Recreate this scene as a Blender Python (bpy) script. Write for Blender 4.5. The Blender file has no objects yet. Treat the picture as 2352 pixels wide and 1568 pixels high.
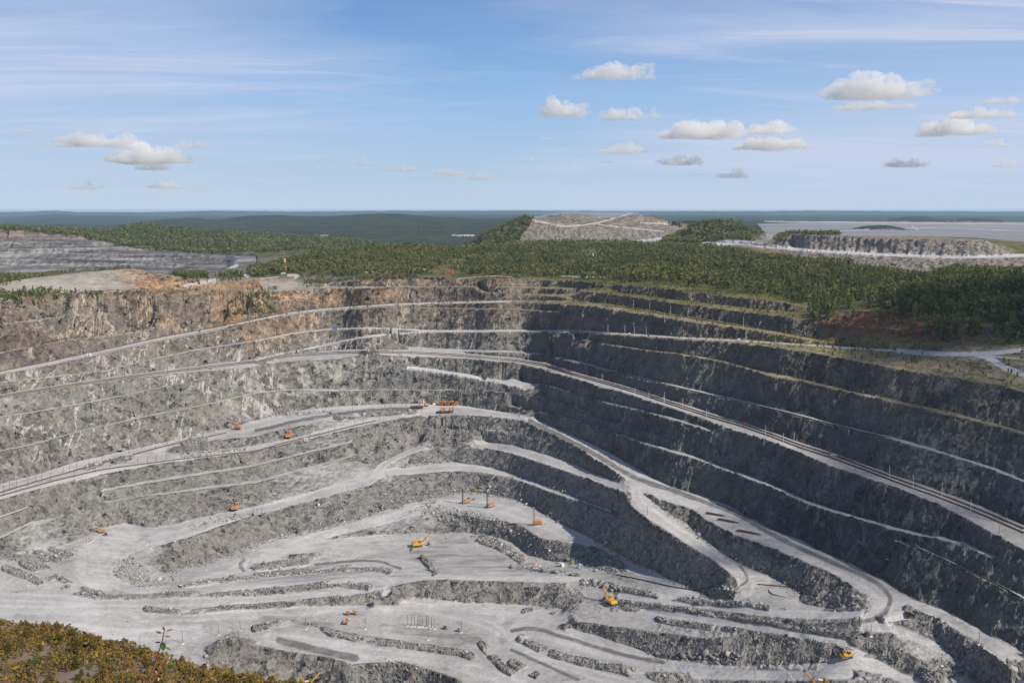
import bpy, bmesh, math, random
import numpy as np
from mathutils import Vector, Matrix
random.seed(7); RNG = np.random.default_rng(11)
C = bpy.context.scene.collection
R = math.radians

# ---------------------------------------------------------------- camera model (traced pixels are in a 2352 x 1568 frame)
F_PX, TH, ZC = 2287.0, R(7.52), 340.0
CT, ST = math.cos(TH), math.sin(TH)

def ray(px, py):
    cx = (np.asarray(px, float) - 1176) / F_PX
    cy = (784 - np.asarray(py, float)) / F_PX
    return cx, CT + cy * ST, -ST + cy * CT          # world direction x, y, z

def project(x, y, z):
    z = z - ZC
    d = y * CT - z * ST
    u = y * ST + z * CT
    return 1176 + F_PX * x / d, 784 - F_PX * u / d

def poly(s):
    return np.array([[float(v) for v in p.split(',')] for p in s.split()])

def densify(P, step=4.0):
    out = [P[:1]]
    for a, b in zip(P[:-1], P[1:]):
        n = max(1, int(math.hypot(b[0] - a[0], b[1] - a[1]) / step))
        t = (np.arange(1, n + 1) / n)[:, None]
        out.append(a + (b - a) * t)
    return np.vstack(out)

def extend(P, d=520):
    P = P.copy()
    def ext(a, b):                                   # a is the border end, b the inside neighbour
        dx = a[0] - b[0]
        if abs(dx) < 1: return None
        t = min(d / abs(dx), 8)
        q = a + (a - b) * t
        q[1] = a[1] + (a[1] - b[1]) * t * 0.8
        if len(q) > 2: q[2] = a[2]
        return q
    if P[0][0] <= 0 or P[0][0] >= 2350:
        q = ext(P[0], P[1]);  P = np.vstack([q, P]) if q is not None else P
    if P[-1][0] <= 0 or P[-1][0] >= 2350:
        q = ext(P[-1], P[-2]); P = np.vstack([P, q]) if q is not None else P
    return P

# ---------------------------------------------------------------- numpy gradient noise
_perm = np.random.default_rng(3).permutation(4096)
_ang = np.random.default_rng(4).random(4096) * 2 * np.pi
_gx, _gy = np.cos(_ang), np.sin(_ang)
def perlin(x, y, seed=0):
    xi = np.floor(x).astype(np.int64); yi = np.floor(y).astype(np.int64)
    xf = x - xi; yf = y - yi
    u = xf * xf * xf * (xf * (xf * 6 - 15) + 10); v = yf * yf * yf * (yf * (yf * 6 - 15) + 10)
    def g(ix, iy, dx, dy):
        h = _perm[(_perm[(ix + seed * 131) & 4095] + iy) & 4095]
        return _gx[h] * dx + _gy[h] * dy
    a = g(xi, yi, xf, yf); b = g(xi + 1, yi, xf - 1, yf)
    c = g(xi, yi + 1, xf, yf - 1); d = g(xi + 1, yi + 1, xf - 1, yf - 1)
    return (a + u * (b - a) + v * (c - a + u * (a - b - c + d))) * 1.5
def fbm(x, y, octv=4, seed=0, gain=0.5, ridged=False):
    s = 0; amp = 1; tot = 0
    for o in range(octv):
        n = perlin(x * 2 ** o + 17.3 * o, y * 2 ** o - 9.1 * o, seed + o)
        if ridged: n = 1 - 2 * np.abs(n)
        s = s + n * amp; tot += amp; amp *= gain
    return s / tot
def worley(x, y, seed=0):
    """distance to the nearest and to the second of a jittered set of points, and a random value per cell"""
    xi = np.floor(x).astype(np.int64); yi = np.floor(y).astype(np.int64)
    d1 = np.full(x.shape, 9.0); d2 = np.full(x.shape, 9.0); v = np.zeros(x.shape)
    for i in (-1, 0, 1):
        for j in (-1, 0, 1):
            h = _perm[(_perm[(xi + i + seed * 131) & 4095] + yi + j) & 4095]
            dx = xi + i + (h % 64) / 64.0 - x; dy = yi + j + (h // 64) / 64.0 - y
            d = np.hypot(dx, dy); c = d < d1
            d2 = np.where(c, d1, np.minimum(d2, d)); v = np.where(c, (h % 97) / 97.0, v); d1 = np.where(c, d, d1)
    return d1, d2, v
def sstep(a, b, x):
    t = np.clip((x - a) / (b - a), 0, 1); return t * t * (3 - 2 * t)

# ---------------------------------------------------------------- polar terrain grid
AZ = np.radians(np.linspace(-33.5, 33.5, 1181))
def geo(a, b, n): return np.exp(np.linspace(math.log(a), math.log(b), n, endpoint=False))
RR = np.concatenate([geo(2.2, 95, 70), geo(95, 330, 170), geo(330, 490, 30), geo(490, 1000, 440), geo(1000, 1650, 400),
                     geo(1650, 3500, 210), geo(3500, 13000, 110), geo(13000, 41000, 46), [41000.]])
NA, NR = len(AZ), len(RR)

def crossings(P3):
    """world polyline (az, r, z) -> list of (column, r, z)"""
    out = []
    az, r, z = P3.T
    for i in range(len(az) - 1):
        a0, a1 = az[i], az[i + 1]
        lo, hi = min(a0, a1), max(a0, a1)
        j0 = np.searchsorted(AZ, lo); j1 = np.searchsorted(AZ, hi)
        if j1 <= j0: continue
        t = (AZ[j0:j1] - a0) / (a1 - a0)
        out.append(np.stack([np.arange(j0, j1), r[i] + t * (r[i + 1] - r[i]), z[i] + t * (z[i + 1] - z[i])], 1))
    return np.vstack(out) if out else np.zeros((0, 3))

CROSS = []; LINES = {}
def add_world(name, P3):
    LINES[name] = P3; c = crossings(P3); CROSS.append(c); return c

def zline(name, s, off=0.0, zadd=0.0, ex=True):
    """polyline x,y,z (z below the eye)"""
    P = poly(s)
    if ex: P = extend(P)
    P = densify(P); P[:, 1] += off
    dx, dy, dz = ray(P[:, 0], P[:, 1])
    z = P[:, 2] + zadd
    t = z / dz
    return add_world(name, np.stack([np.arctan2(dx, dy), t * np.hypot(dx, dy), z], 1))

def dline(name, s, ex=True):
    """polyline x,y,distance"""
    P = poly(s)
    if ex: P = extend(P)
    P = densify(P)
    dx, dy, dz = ray(P[:, 0], P[:, 1])
    t = P[:, 2] / dy
    return add_world(name, np.stack([np.arctan2(dx, dy), t * np.hypot(dx, dy), t * dz], 1))

# --- R1: the broad haul bench, anchor of the upper wall (toe of the wall)
R1T = ("0,1112,-262 37,1102,-262 95,1086,-261 175,1061,-260 225,1050,-259 300,1032,-258 375,1016,-257 450,1001,-256 525,984,-255 588,964,-254 "
       "663,944,-252 738,936,-251 838,929,-250 925,926,-250 1013,926,-250 1063,930,-250 1176,948,-250 1213,954,-250 1263,976,-250 1326,1004,-250 "
       "1401,1039,-250 1451,1069,-250 1513,1102,-250 1551,1119,-250 1626,1141,-250 1676,1159,-250 1764,1211,-250 1844,1239,-250 1898,1271,-250 "
       "1978,1304,-250 2032,1330,-250 2085,1363,-251 2166,1397,-252 2246,1438,-253 2352,1494,-254")
cR1 = zline('R1T', R1T)
anc_r = np.full(NA, np.nan); anc_z = np.full(NA, np.nan)
anc_r[cR1[:, 0].astype(int)] = cR1[:, 1]; anc_z[cR1[:, 0].astype(int)] = cR1[:, 2]
ok = ~np.isnan(anc_r); anc_r = np.interp(AZ, AZ[ok], anc_r[ok]); anc_z = np.interp(AZ, AZ[ok], anc_z[ok])
def smooth1(a, n):
    k = np.ones(2 * n + 1) / (2 * n + 1); return np.convolve(np.pad(a, n, mode='edge'), k, 'valid')
anc_r = smooth1(anc_r, 25); anc_z = smooth1(anc_z, 25)
M_AZ = np.interp(np.degrees(AZ), [-36, -14, -4, 3, 10, 28], [1.25, 1.35, 1.5, 1.25, 1.0, 0.95])      # steepness of the faces, along the line of sight
WALL = []                                             # (name, is_toe, columns, k)
def _wall(name, s, off, ex, is_toe):
    P = poly(s)
    if ex: P = extend(P)
    P = densify(P); P[:, 1] += off
    dx, dy, dz = ray(P[:, 0], P[:, 1])
    c = crossings(np.stack([np.arctan2(dx, dy), -dz / np.hypot(dx, dy), P[:, 1]], 1))
    WALL.append((name, is_toe, c[:, 0].astype(int), c[:, 1]))
def crest(name, s, off=0.0, ex=True): _wall(name, s, off, ex, False)
def toe(name, s, off=0.0, ex=True): _wall(name, s, off, ex, True)

ROAD_U = ("0,856 125,831 250,804 375,776 475,759 588,735 663,720 763,708 888,700 1026,695 1176,692 1326,693 1401,701 1489,714 1568,728 1676,744 1764,759 1889,782 1939,787")
RAIL_T = ("0,908 125,887 250,869 375,852 500,837 588,827 663,814 763,807 838,804 938,806 1038,811 1176,823 1251,834 1313,854 1401,877 1476,899 1551,924 1626,948 "
          "1701,969 1764,990 1839,1018 1914,1041 1989,1068 2064,1096 2139,1122 2214,1150 2264,1170 2352,1208")
RAIL_B = ("0,916 125,896 250,878 375,861 450,855 525,849 588,844 613,838 676,830 776,826 838,816 888,817 963,820 1063,824 1176,833 1246,849 1326,871 1386,891 1426,899 1488,921 "
          "1551,940 1626,967 1676,985 1764,1012 1826,1036 1914,1073 1989,1096 2064,1121 2164,1162 2219,1190 2352,1262")
ROAD_E = ("983,760 1083,760 1176,759 1276,759 1376,763 1476,769 1568,776 1676,781 1764,786 1864,793 1964,799 2064,806 2139,810 2214,812 2352,824")
PIPE_B = ("838,801 938,799 1026,804 1176,809 1251,815 1326,831 1401,852 1501,876 1568,893 1676,917 1764,937 1864,963 1964,988 2039,1006 2114,1027 2189,1049 2264,1072 2352,1107")

# upper wall crests (edges seen against the face below)
crest('A', "700,656 760,650 850,641 900,641 1025,640 1176,640 1238,642 1326,646 1396,651 1501,659 1568,669 1676,681 1764,690 1839,701 1876,707")
crest('B', "0,702 100,697 207,695 300,693 425,689 500,684 588,675 608,672 663,667 738,663 900,661 1013,659 1176,660 1288,664 1376,672 1426,678 1568,699 1676,712 1764,723 1839,734 1901,744 1964,751 2064,759")
crest('B2', "0,748 100,736 200,721 262,713 345,706 425,707 550,705 588,701 625,694 700,689")
crest('Cx', "0,812 75,798 150,784 250,776 387,754 515,735 560,735")
crest('Cr', "963,672 1088,673 1176,675 1251,679 1331,687")
crest('Ul', "0,862 125,838 250,811 375,783 475,766 588,742 700,720 800,711")
crest('Ur', "850,706 888,704 1026,699 1176,695 1306,698 1376,706 1476,722 1568,737 1676,752 1764,765 1839,778 1914,788")
crest('Dm', "800,711 900,708 1013,709 1176,711 1301,719 1338,724 1401,732 1489,747 1568,759 1651,776")
crest('G', "0,880 125,867 250,852 337,830 450,806 588,785 675,767 763,757 863,755 938,759 983,763 1083,764 1176,763 1276,763 1376,767 1476,774 1568,781 1676,787 1764,797 1864,809 1889,816 1976,831 2064,849 2189,869 2289,886 2352,904")
crest('ramp', "588,829 613,823 676,811 763,793 838,776 983,765", ex=False)
crest('F1', "1261,767 1326,777 1376,789 1476,804 1551,813 1626,826 1676,836 1764,862 1839,876 1914,894 2014,916 2114,939 2214,961 2289,981 2352,999")
crest('F2', "1316,797 1376,809 1414,822 1436,836 1504,849", ex=False)
crest('F3', "2064,876 2139,904 2239,929 2339,945", ex=False)
crest('P', PIPE_B, 2)
crest('RB', RAIL_B)
crest('m1', "0,960 100,945 160,934 250,918 330,900 425,881 512,859 560,848")
crest('m2', "0,1039 100,1016 200,989 300,966 400,946 500,926 588,904 676,896 763,900 863,896 1038,898 1100,895 1176,904 1251,914 1296,929 1340,946 1384,966 1451,981 1524,1001")
crest('dumpx', "935,846 1000,853 1080,866 1150,879 1196,890", ex=False)
toe('tdump', "935,840 1000,847 1080,859 1150,872 1196,883", ex=False)
crest('hm', "1249,884 1301,899 1351,914 1386,924 1396,926 1476,946 1551,966 1646,996", ex=False)
crest('jm', "1120,927 1176,934 1263,951 1326,969 1376,986 1476,1019 1576,1049 1651,1074 1764,1117 1844,1154 1978,1197 2112,1231 2219,1255 2299,1288 2352,1310")
crest('lp', "2040,1232 2061,1241 2139,1274 2219,1311 2299,1348 2352,1378")
# toes of the faces
toe('tA', "700,659 800,657 900,657 1176,657 1326,660 1396,663 1426,672 1568,689 1676,702 1764,712 1839,718 1876,709")
toe('tB', "0,742 100,731 200,716 250,709 345,703 430,700 520,697 600,690 700,685 800,684 900,683 1013,676 1100,673 1176,673 1288,676 1351,680 1426,694 1501,709 1568,722 1676,737 1764,745 1839,759 1901,765 1989,770 2064,768")
toe('tB2', "0,808 75,794 150,779 250,769 350,754 387,747 500,733 588,727 625,714 688,707 738,704")
toe('tC', ROAD_U, -3)
toe('tU', "0,876 125,863 250,848 337,826 450,801 588,781 675,763 763,753 863,751 938,755 983,757 1176,757 1276,757 1376,761 1476,766 1568,773 1676,777 1764,783 1864,790 1964,796 2064,803 2139,806")
toe('tUr', "850,707 900,706 1026,706 1176,708 1301,715 1326,722 1376,729 1451,739 1526,752 1568,757")
toe('tG', "588,826 613,818 676,806 763,787 838,770 900,763", ex=False)
toe('tG2', "0,905 125,884 250,866 375,849 500,833 588,826", ex=True)
toe('trail', "613,824 676,814 763,804 838,798 938,796 1026,800 1176,805 1251,811 1326,827 1401,848 1501,871 1568,887 1676,911 1764,931 1864,957 1964,982 2039,1000 2114,1020 2189,1042 2264,1065 2352,1099", 0)
toe('tP', RAIL_T, -3)
toe('tF', "1310,776 1376,785 1476,800 1551,809 1626,821 1676,830 1764,854 1839,869 1914,886 2014,908 2114,930 2214,953 2289,973 2352,990", 0)
toe('tRB', "0,955 100,940 160,929 250,913 330,896 425,878 512,857", 0)
toe('tm1', "0,1033 100,1010 200,984 300,961 400,941 500,921 588,900 676,891 763,894 863,893 1038,894 1176,899", 0)
toe('thm', "1100,880 1176,878 1249,882 1301,896 1351,911 1386,920 1476,940 1551,960 1646,990", -1, ex=False)
toe('tj', "1251,910 1296,926 1350,945 1381,962 1451,977 1524,997", -1, ex=False)
toe('tjm', "1176,929 1263,946 1326,963 1376,980 1476,1011 1576,1041 1651,1065 1764,1107 1844,1143 1978,1187 2112,1222 2219,1245 2299,1278", 0, ex=True)
toe('tlp', "2061,1234 2139,1266 2219,1303 2299,1340 2352,1368", 0)

_cols = [[] for _ in range(NA)]
for li, (name, is_toe, cc, kk) in enumerate(WALL):
    for q, (c, k) in enumerate(zip(cc, kk)): _cols[c].append((k, is_toe, li))
_res = {}
for j in range(NA):                                   # climb the wall column by column: face, shelf, face, shelf ...
    r, z, m = anc_r[j], anc_z[j], M_AZ[j]; k0 = -z / r; shelf = False
    for k, is_toe, li in sorted(_cols[j], reverse=True):
        if k > k0 - 0.0006: continue
        if not is_toe:
            if shelf: pass
            r2 = (m * r - z) / (m + k); r, z = r2, -k * r2; shelf = True
            _res.setdefault(li, []).append((j, r, z, k))
        elif shelf:
            r2 = min(-(z + 0.3) / k, r + 75); r, z = r2, -k * r2; shelf = False
            _res.setdefault(li, []).append((j, r, z, k))
_sm = [[] for _ in range(NA)]
for li, rec in _res.items():
    a = np.array(rec); a = a[np.argsort(a[:, 0], kind='stable')]
    if len(a) < 5: continue
    zs_ = smooth1(a[:, 2], min(22, len(a) // 3))
    for c, z, k in zip(a[:, 0].astype(int), zs_, a[:, 3]): _sm[c].append((k, z, li))
_out = {}
for j in range(NA):                                   # and keep every column climbing
    r0 = anc_r[j]; z0 = anc_z[j]
    for k, z, li in sorted(_sm[j], reverse=True):
        r = max(-z / k, r0 + (1.0 if WALL[li][1] else 0.8)); r0 = r
        _out.setdefault(li, []).append((j, r, -k * r))
for li, rec in _out.items():
    a = np.array(rec); LINES[WALL[li][0]] = np.stack([AZ[a[:, 0].astype(int)], a[:, 1], a[:, 2]], 1); CROSS.append(a)
def line_at(name):
    P = LINES[name]; return np.interp(AZ, P[:, 0], P[:, 1]), np.interp(AZ, P[:, 0], P[:, 2])
ER, EZ = line_at('G'); AR, _ = line_at('A')
def hillside(name, s, s2):
    """a line on the even slope rising behind the white bench road"""
    P = densify(extend(poly(s))); dx, dy, dz = ray(P[:, 0], P[:, 1]); az = np.arctan2(dx, dy); k = -dz / np.hypot(dx, dy)
    re, ze = np.interp(az, AZ, ER), np.interp(az, AZ, EZ); r = (s2 * re - ze) / (s2 + k)
    add_world(name, np.stack([az, r, -k * r], 1))

# --- R1 outer edge, and the inner pit
R1L = ("0,1150,-262 125,1114,-262 225,1086,-262 300,1075,-262 425,1056,-262 588,1036,-262 650,1021,-261 725,1002,-259 800,984,-256 863,971,-254 938,959,-251 988,954,-250 1063,954,-250 1138,957,-250 1176,961,-250 "
       "1213,970,-250 1263,992,-250 1326,1026,-250 1376,1060,-250 1438,1098,-251")
zline('R1L', R1L)
zline('R1c', "400,1026,-257 500,1010,-256 588,1002,-255 650,985,-254 725,968,-252 800,957,-251 870,948,-250 960,942,-250", ex=False)
zline('R1d', "360,1045,-262 425,1038,-263 500,1031,-263 588,1022,-263 650,1012,-262 700,1000,-261 763,984,-258 838,967,-255 900,956,-252 960,946,-250.5", ex=False)
zline('Mc', "0,1190,-273 80,1164,-272 147,1147,-272 300,1118,-273 400,1100,-273 588,1070,-273 763,1029,-267 863,1004,-264 963,981,-262 1088,986,-263 1176,993,-262")
zline('Mt', "0,1184,-273 80,1158,-272 147,1141,-272 300,1112,-273 400,1094,-273 588,1065,-273 763,1024,-267 863,999,-264 963,976,-262 1088,981,-263 1176,990,-262")
zline('Nc', "0,1237,-285 80,1197,-283 187,1164,-282 268,1152,-281 325,1141,-281 450,1126,-282 588,1109,-283 713,1074,-282 813,1046,-278 913,1022,-281 1000,1011,-281")
zline('Nt', "0,1230,-285 80,1191,-283 187,1158,-282 268,1146,-281 325,1136,-281 450,1121,-282 588,1103,-283 713,1069,-282 813,1042,-278 890,1024,-280")
zline('Q', "0,1275,-294 107,1265,-296 187,1240,-298 230,1215,-299 290,1200,-300 343,1213,-301 402,1207,-301 466,1188,-300 540,1172,-299 600,1160,-298 675,1149,-297 738,1124,-295 813,1101,-292 853,1094,-291")
zline('LU', "853,1094,-291 858,1082,-290 876,1064,-289 913,1044,-286 963,1021,-283 1013,1011,-281 1088,1012,-278 1176,1021,-273 1251,1041,-268 1326,1069,-264.5 1388,1096,-260 1426,1111,-254.5 1447,1116,-251.5", ex=False)
zline('LR', "885,1077,-290.5 900,1057,-287 938,1044,-285 988,1030,-282 1038,1025,-280 1113,1027,-277 1176,1040,-273 1251,1066,-268 1326,1091,-264.5 1401,1119,-257.5 1436,1131,-252.5", ex=False)
zline('B3u', "885,1079,-291 925,1073,-292 963,1066,-292.5 1038,1059,-293 1113,1069,-292 1176,1088,-290 1251,1114,-285 1301,1134,-281 1351,1154,-277 1401,1171,-273 1430,1185,-270", ex=False)
zline('B3l', "888,1091,-291 963,1089,-292 1038,1081,-293 1113,1086,-292 1176,1096,-290 1251,1124,-285 1326,1151,-279 1396,1175,-273 1425,1190,-271", ex=False)
zline('FL', "888,1091,-291.5 863,1104,-292 825,1121,-293 763,1136,-295 713,1147,-297 650,1164,-298 588,1182,-299 509,1207,-300 428,1237,-301 348,1255,-302 295,1285,-302.5 268,1304,-303 262,1322,-303", ex=False)
zline('FLt', "348,1346,-304 395,1333,-310 400,1312,-315 418,1300,-318 482,1288,-318 549,1261,-318 588,1248,-317 642,1231,-317 700,1224,-316 775,1205,-315 821,1191,-314 845,1178,-314 900,1168,-312 963,1151,-311 1038,1131,-309 1088,1128,-308 1176,1144,-305 1226,1161,-303 1243,1175,-302 1283,1199,-300 1337,1221,-297 1363,1237,-295 1379,1247,-293 1417,1266,-292 1457,1290,-291 1492,1301,-290 1551,1333,-286 1594,1352,-286 1645,1373,-281 1680,1378,-275", ex=False)
zline('R2L', "1436,1131,-252.5 1446,1156,-253 1460,1172,-254 1497,1202,-256 1551,1234,-259 1591,1261,-262 1631,1282,-264 1671,1314,-266 1695,1336,-268 1701,1352,-270 1685,1371,-273", ex=False)
zline('R2U', "1481,1131,-252 1503,1151,-254 1524,1170,-256 1578,1202,-260 1618,1237,-263 1658,1269,-265 1698,1292,-267 1764,1318,-268 1818,1346,-268 1844,1366,-268 1831,1384,-268 1900,1396,-266 1925,1399,-263", ex=False)
zline('R1i', "1481,1131,-251 1551,1157,-252 1588,1171,-252 1631,1199,-252 1685,1229,-252 1764,1255,-252 1844,1290,-252 1898,1312,-252 1951,1341,-252.5 1992,1363,-253 2005,1384,-254 1978,1405,-257 1925,1409,-261 1871,1405,-264 1804,1397,-267.5", ex=False)
zline('R2m', "1446,1125,-251.5 1480,1155,-253.5 1520,1188,-256 1580,1228,-260 1640,1270,-264 1700,1312,-267.5 1725,1345,-269 1705,1372,-272", ex=False)
zline('Du', "987,1172,-311 1043,1178,-310 1097,1190,-308 1176,1199,-305 1203,1210,-304 1243,1237,-300 1296,1245,-298 1350,1248,-296 1404,1272,-293 1444,1301,-291", ex=False)
zline('Dr', "971,1182,-312 882,1191,-314 802,1207,-315 722,1229,-317 647,1251,-318", ex=False)
zline('Su', "690,1251,-318.5 775,1239,-321 856,1231,-322 936,1226,-322 1016,1225,-322 1078,1222,-321 1130,1228,-319 1176,1242,-317 1211,1272,-315 1270,1288,-311 1310,1291,-307 1358,1304,-302 1404,1312,-297 1444,1303,-292", ex=False)
zline('Sl', "666,1274,-319 722,1266,-320 829,1247,-322 936,1243,-322", ex=False)
zline('Sf', "940,1256,-322.5 1040,1262,-322 1120,1275,-319 1180,1296,-315 1260,1305,-309", ex=False)
zline('Slt', "668,1288,-323 722,1293,-325 802,1285,-326 842,1274,-326 923,1260,-324 944,1264,-323", ex=False)
zline('Hi', "560,1300,-321 588,1322,-318 700,1317,-320 800,1305,-322 900,1300,-320 1000,1312,-310", ex=False)
zline('K', "321,1354,-303 450,1352,-304 588,1342,-304 700,1336,-304 830,1325,-303 950,1325,-301 1080,1327,-300 1176,1328,-299 1300,1330,-298 1400,1342,-296 1480,1362,-291 1560,1376,-287", ex=False)
zline('Kr', "904,1347,-302 963,1335,-301 1043,1329,-300 1176,1339,-299 1300,1338,-298", ex=False)
zline('Krt', "856,1374,-305 950,1366,-309 1080,1385,-312 1176,1388,-312 1243,1392,-311 1300,1398,-308", ex=False)
zline('f1', "0,1370,-297 150,1375,-300 300,1388,-304 588,1380,-306 800,1370,-306 880,1352,-303")
zline('f2', "0,1422,-297 150,1432,-300 330,1420,-306 588,1404,-309 800,1390,-311 900,1388,-312 1000,1400,-313 1176,1412,-312 1296,1427,-306")
zline('f3', "380,1475,-306 588,1440,-311 800,1450,-313 1000,1470,-314 1150,1480,-313 1300,1500,-309 1500,1545,-304")
zline('f4', "880,1552,-315 1060,1590,-316 1300,1590,-312 1568,1575,-304 1764,1568,-293 1900,1556,-280 2000,1560,-278 2060,1575,-280", ex=False)
zline('T', "1978,1412,-257.5 1925,1420,-261.5 1871,1418,-264.5 1764,1408,-270 1650,1396,-280 1578,1386,-286 1497,1378,-291 1417,1375,-297 1340,1378,-301", ex=False)
zline('U', "1350,1408,-303 1479,1402,-297 1604,1424,-286 1764,1446,-274 1871,1468,-270 1940,1474,-268", ex=False)
zline('bfc', "1296,1427,-304 1350,1430,-301 1390,1435,-299 1444,1443,-296 1497,1450,-294 1559,1457,-289.5 1578,1464,-288 1631,1468,-285 1693,1464,-281 1764,1459,-275.5 1831,1463,-273 1884,1485,-272 1951,1499,-271", ex=False)
zline('bft', "1296,1433,-307 1350,1450,-306 1444,1478,-304 1524,1510,-301 1564,1515,-299 1671,1515,-292 1764,1528,-288 1818,1528,-284 1898,1515,-277 1951,1507,-272", ex=False)
zline('R1r', "2030,1420,-256 2096,1400,-254 2166,1429,-255 2246,1478,-256 2299,1523,-256 2352,1562,-257")
zline('rf', "1990,1450,-262 2100,1462,-263 2166,1483,-265 2206,1529,-268 2246,1568,-273", ex=False)
zline('rrc', "1959,1464,-265.3 2005,1470,-266.5 2059,1491,-267 2125,1523,-269 2179,1558,-273", ex=False)
zline('rrt', "1968,1480,-268.5 2005,1502,-272 2085,1545,-276 2112,1563,-278", ex=False)
zline('heap', "471,1499,-309 509,1475,-303 538,1462,-301 588,1481,-309 655,1496,-312 722,1505,-313 775,1515,-313 810,1529,-314 856,1523,-314 923,1521,-314 976,1537,-315 1043,1558,-315 1075,1572,-315", ex=False)
zline('cut', "471,1506,-309.5 500,1540,-315 588,1556,-322 700,1580,-330 800,1590,-330 900,1590,-330 1000,1600,-330 1043,1620,-330", ex=False)
zline('cut2', "440,1640,-318 520,1625,-323 600,1630,-328 700,1640,-331 1000,1660,-331 1100,1660,-328", ex=False)

zline('bot1', "0,1640,-305 440,1640,-318")
zline('bot2', "1100,1660,-325 1300,1660,-318 1764,1660,-300 2060,1660,-285 2246,1660,-279 2352,1690,-279")
zline('rf2', "2246,1572,-273 2299,1610,-276 2352,1640,-278")

# --- beyond the rim: x,y,distance
P_ = densify(poly("700,650 900,634 1000,632 1176,631 1326,634 1501,648 1676,670 1764,680 1850,696")); _dx, _dy, _dz = ray(P_[:, 0], P_[:, 1]); _az = np.arctan2(_dx, _dy); _k = -_dz / np.hypot(_dx, _dy)
_r = np.interp(_az, AZ, AR) * 1.07; add_world('pl0', np.stack([_az, _r, -_k * _r], 1))
hillside('hs1', "1900,712 2000,714 2120,722 2352,745", 0.26)
hillside('hs2', "1900,696 2100,688 2352,676", 0.22)
dline('pl2', "2352,640,1260 2200,634,1330 2050,632,1450 1900,618,1650 1764,602,1850 1640,585,2050 1400,574,2350 1176,574,2400 1080,577,2300 930,569,2250 820,575,2200 700,592,2050 620,615,1850 560,630,1700")
dline('hillb', "620,626,1950 700,606,2250 820,590,2500 930,583,2600 1060,585,2700")
dline('sand1', "0,684,1180 150,674,1230 300,668,1270 450,664,1330 600,655,1400")
dline('sandf', "0,658,1260 70,662,1290 200,668,1300 330,664,1320 450,657,1370 600,640,1480")
dline('sandt', "0,648,1330 70,640,1350 200,625,1380 300,616,1420 330,622,1420 440,640,1420 560,642,1470")
dline('sandb', "0,632,1650 170,622,1700 300,616,1600 400,632,1700 500,636,1700 560,634,1700")
dline('p2n', "0,640,1850 170,640,1850 300,640,1850 420,640,1850 520,625,1950 600,600,2300")
dline('p2b', "0,660,2250 200,660,2250 400,640,2300 520,615,2500")
dline('p2w', "0,612,3000 200,612,3000 350,612,2950 480,603,2900 560,592,2800")
dline('p2m', "0,566,3120 150,572,3120 350,590,3040 480,588,3000 580,584,2950")
dline('p2m2', "0,563,3150 150,569,3150 350,585,3080 480,583,3040 580,578,3020")
dline('p2t', "0,526,3300 100,534,3300 180,540,3300 240,556,3250 300,566,3250 400,576,3250 520,580,3250 600,582,3200")
dline('h3', "0,522,3900 120,527,4000 200,533,4000 260,523,4100 325,518,4100 400,526,4200 500,535,4200 600,542,4400 700,542,4500 800,552,4300 860,560,4200")
dline('h3b', "0,560,5500 325,560,5600 600,560,5600 860,575,5200 1060,575,4500")
dline('qd0', "1080,572,3000 1180,559,2900 1400,558,2900 1520,556,2900 1640,556,2700 1764,566,2200")
dline('qd1', "1110,545,3050 1160,520,3060 1210,501,3100 1300,524,3000 1400,522,3020 1500,531,3000 1540,540,2950")
dline('qd2', "1100,548,3250 1150,528,3250 1200,504,3300 1260,516,3150 1300,518,3150 1400,508,3200 1480,510,3250 1560,520,3150")
dline('qd3', "1180,507,3500 1240,499,3500 1290,490,3500 1350,491,3500 1400,499,3480 1450,490,3500 1490,496,3500 1540,508,3450 1580,516,3350")
dline('qd4', "1100,560,4300 1300,540,4300 1450,540,4300 1600,545,4300")
dline('dm1', "1530,548,2850 1570,530,2850 1610,515,2880 1660,509,2900 1700,512,2900 1740,523,2880 1756,540,2800")
dline('dm2', "1540,556,3400 1650,556,3400 1750,552,3300")
dline('dr0', "1700,566,2150 1764,573,2080 1860,590,1960 1939,600,1890 2114,618,1790 2240,622,1720 2352,620,1700")
dline('dr1', "1640,562,2350 1764,568,2120 1860,575,2010 1939,582,1940 2114,590,1850 2251,594,1790 2352,592,1800")
dline('dr2', "1700,556,2500 1764,562,2200 1860,572,2040 1939,577,1980 2114,586,1890 2251,589,1830 2301,586,1840 2352,585,1850")
dline('dr3', "1780,556,2160 1814,540,2120 1939,546,2010 2039,551,1940 2114,553,1910 2200,554,1880 2264,555,1870 2300,575,1850")
dline('dr4', "1800,536,2400 1814,537,2400 1939,541,2350 2039,542,2300 2114,542,2250 2230,546,2150 2352,556,2150")
dline('dr5', "1700,552,2900 1860,556,2800 2100,556,2800 2352,558,2600")
dline('tp1', "1700,545,3700 1860,543,3750 2100,543,3750 2352,550,3500")
dline('tp2', "1750,508,8600 1900,509,8600 2100,511,8400 2352,511,8400")
dline('r2b', "0,552,6500 400,552,6500 800,560,6000 1060,565,5500 1300,540,5500")
dline('r2', "0,517,9500 120,515,9500 250,518,9500 370,505,9500 430,501,9500 500,505,9500 570,497,9500 640,495,9500 700,498,9500 760,497,9500 870,490,9500 930,492,9500 1000,497,9500 1090,502,9500 1200,500,9500 1400,506,9500 1600,507,9500 1764,509,9500 1900,509,9500 2352,511,9500")
dline('r2c', "0,524,12000 600,520,12000 1090,512,12000 1500,507,12500 2352,509,12500")
dline('hx', "0,498,22000 80,496,22000 130,492,22000 180,494,22000 260,495,22000 330,497,22000 400,498,22000 460,494,22000 600,497,22000 800,495,22000 1000,493,22000 1200,493,22000 1700,494,22000 1900,494,22000 2050,494,22000 2352,496,22000")
dline('hx2', "0,507,26000 600,503,27000 1200,499,27000 2352,501,27000")
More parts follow.
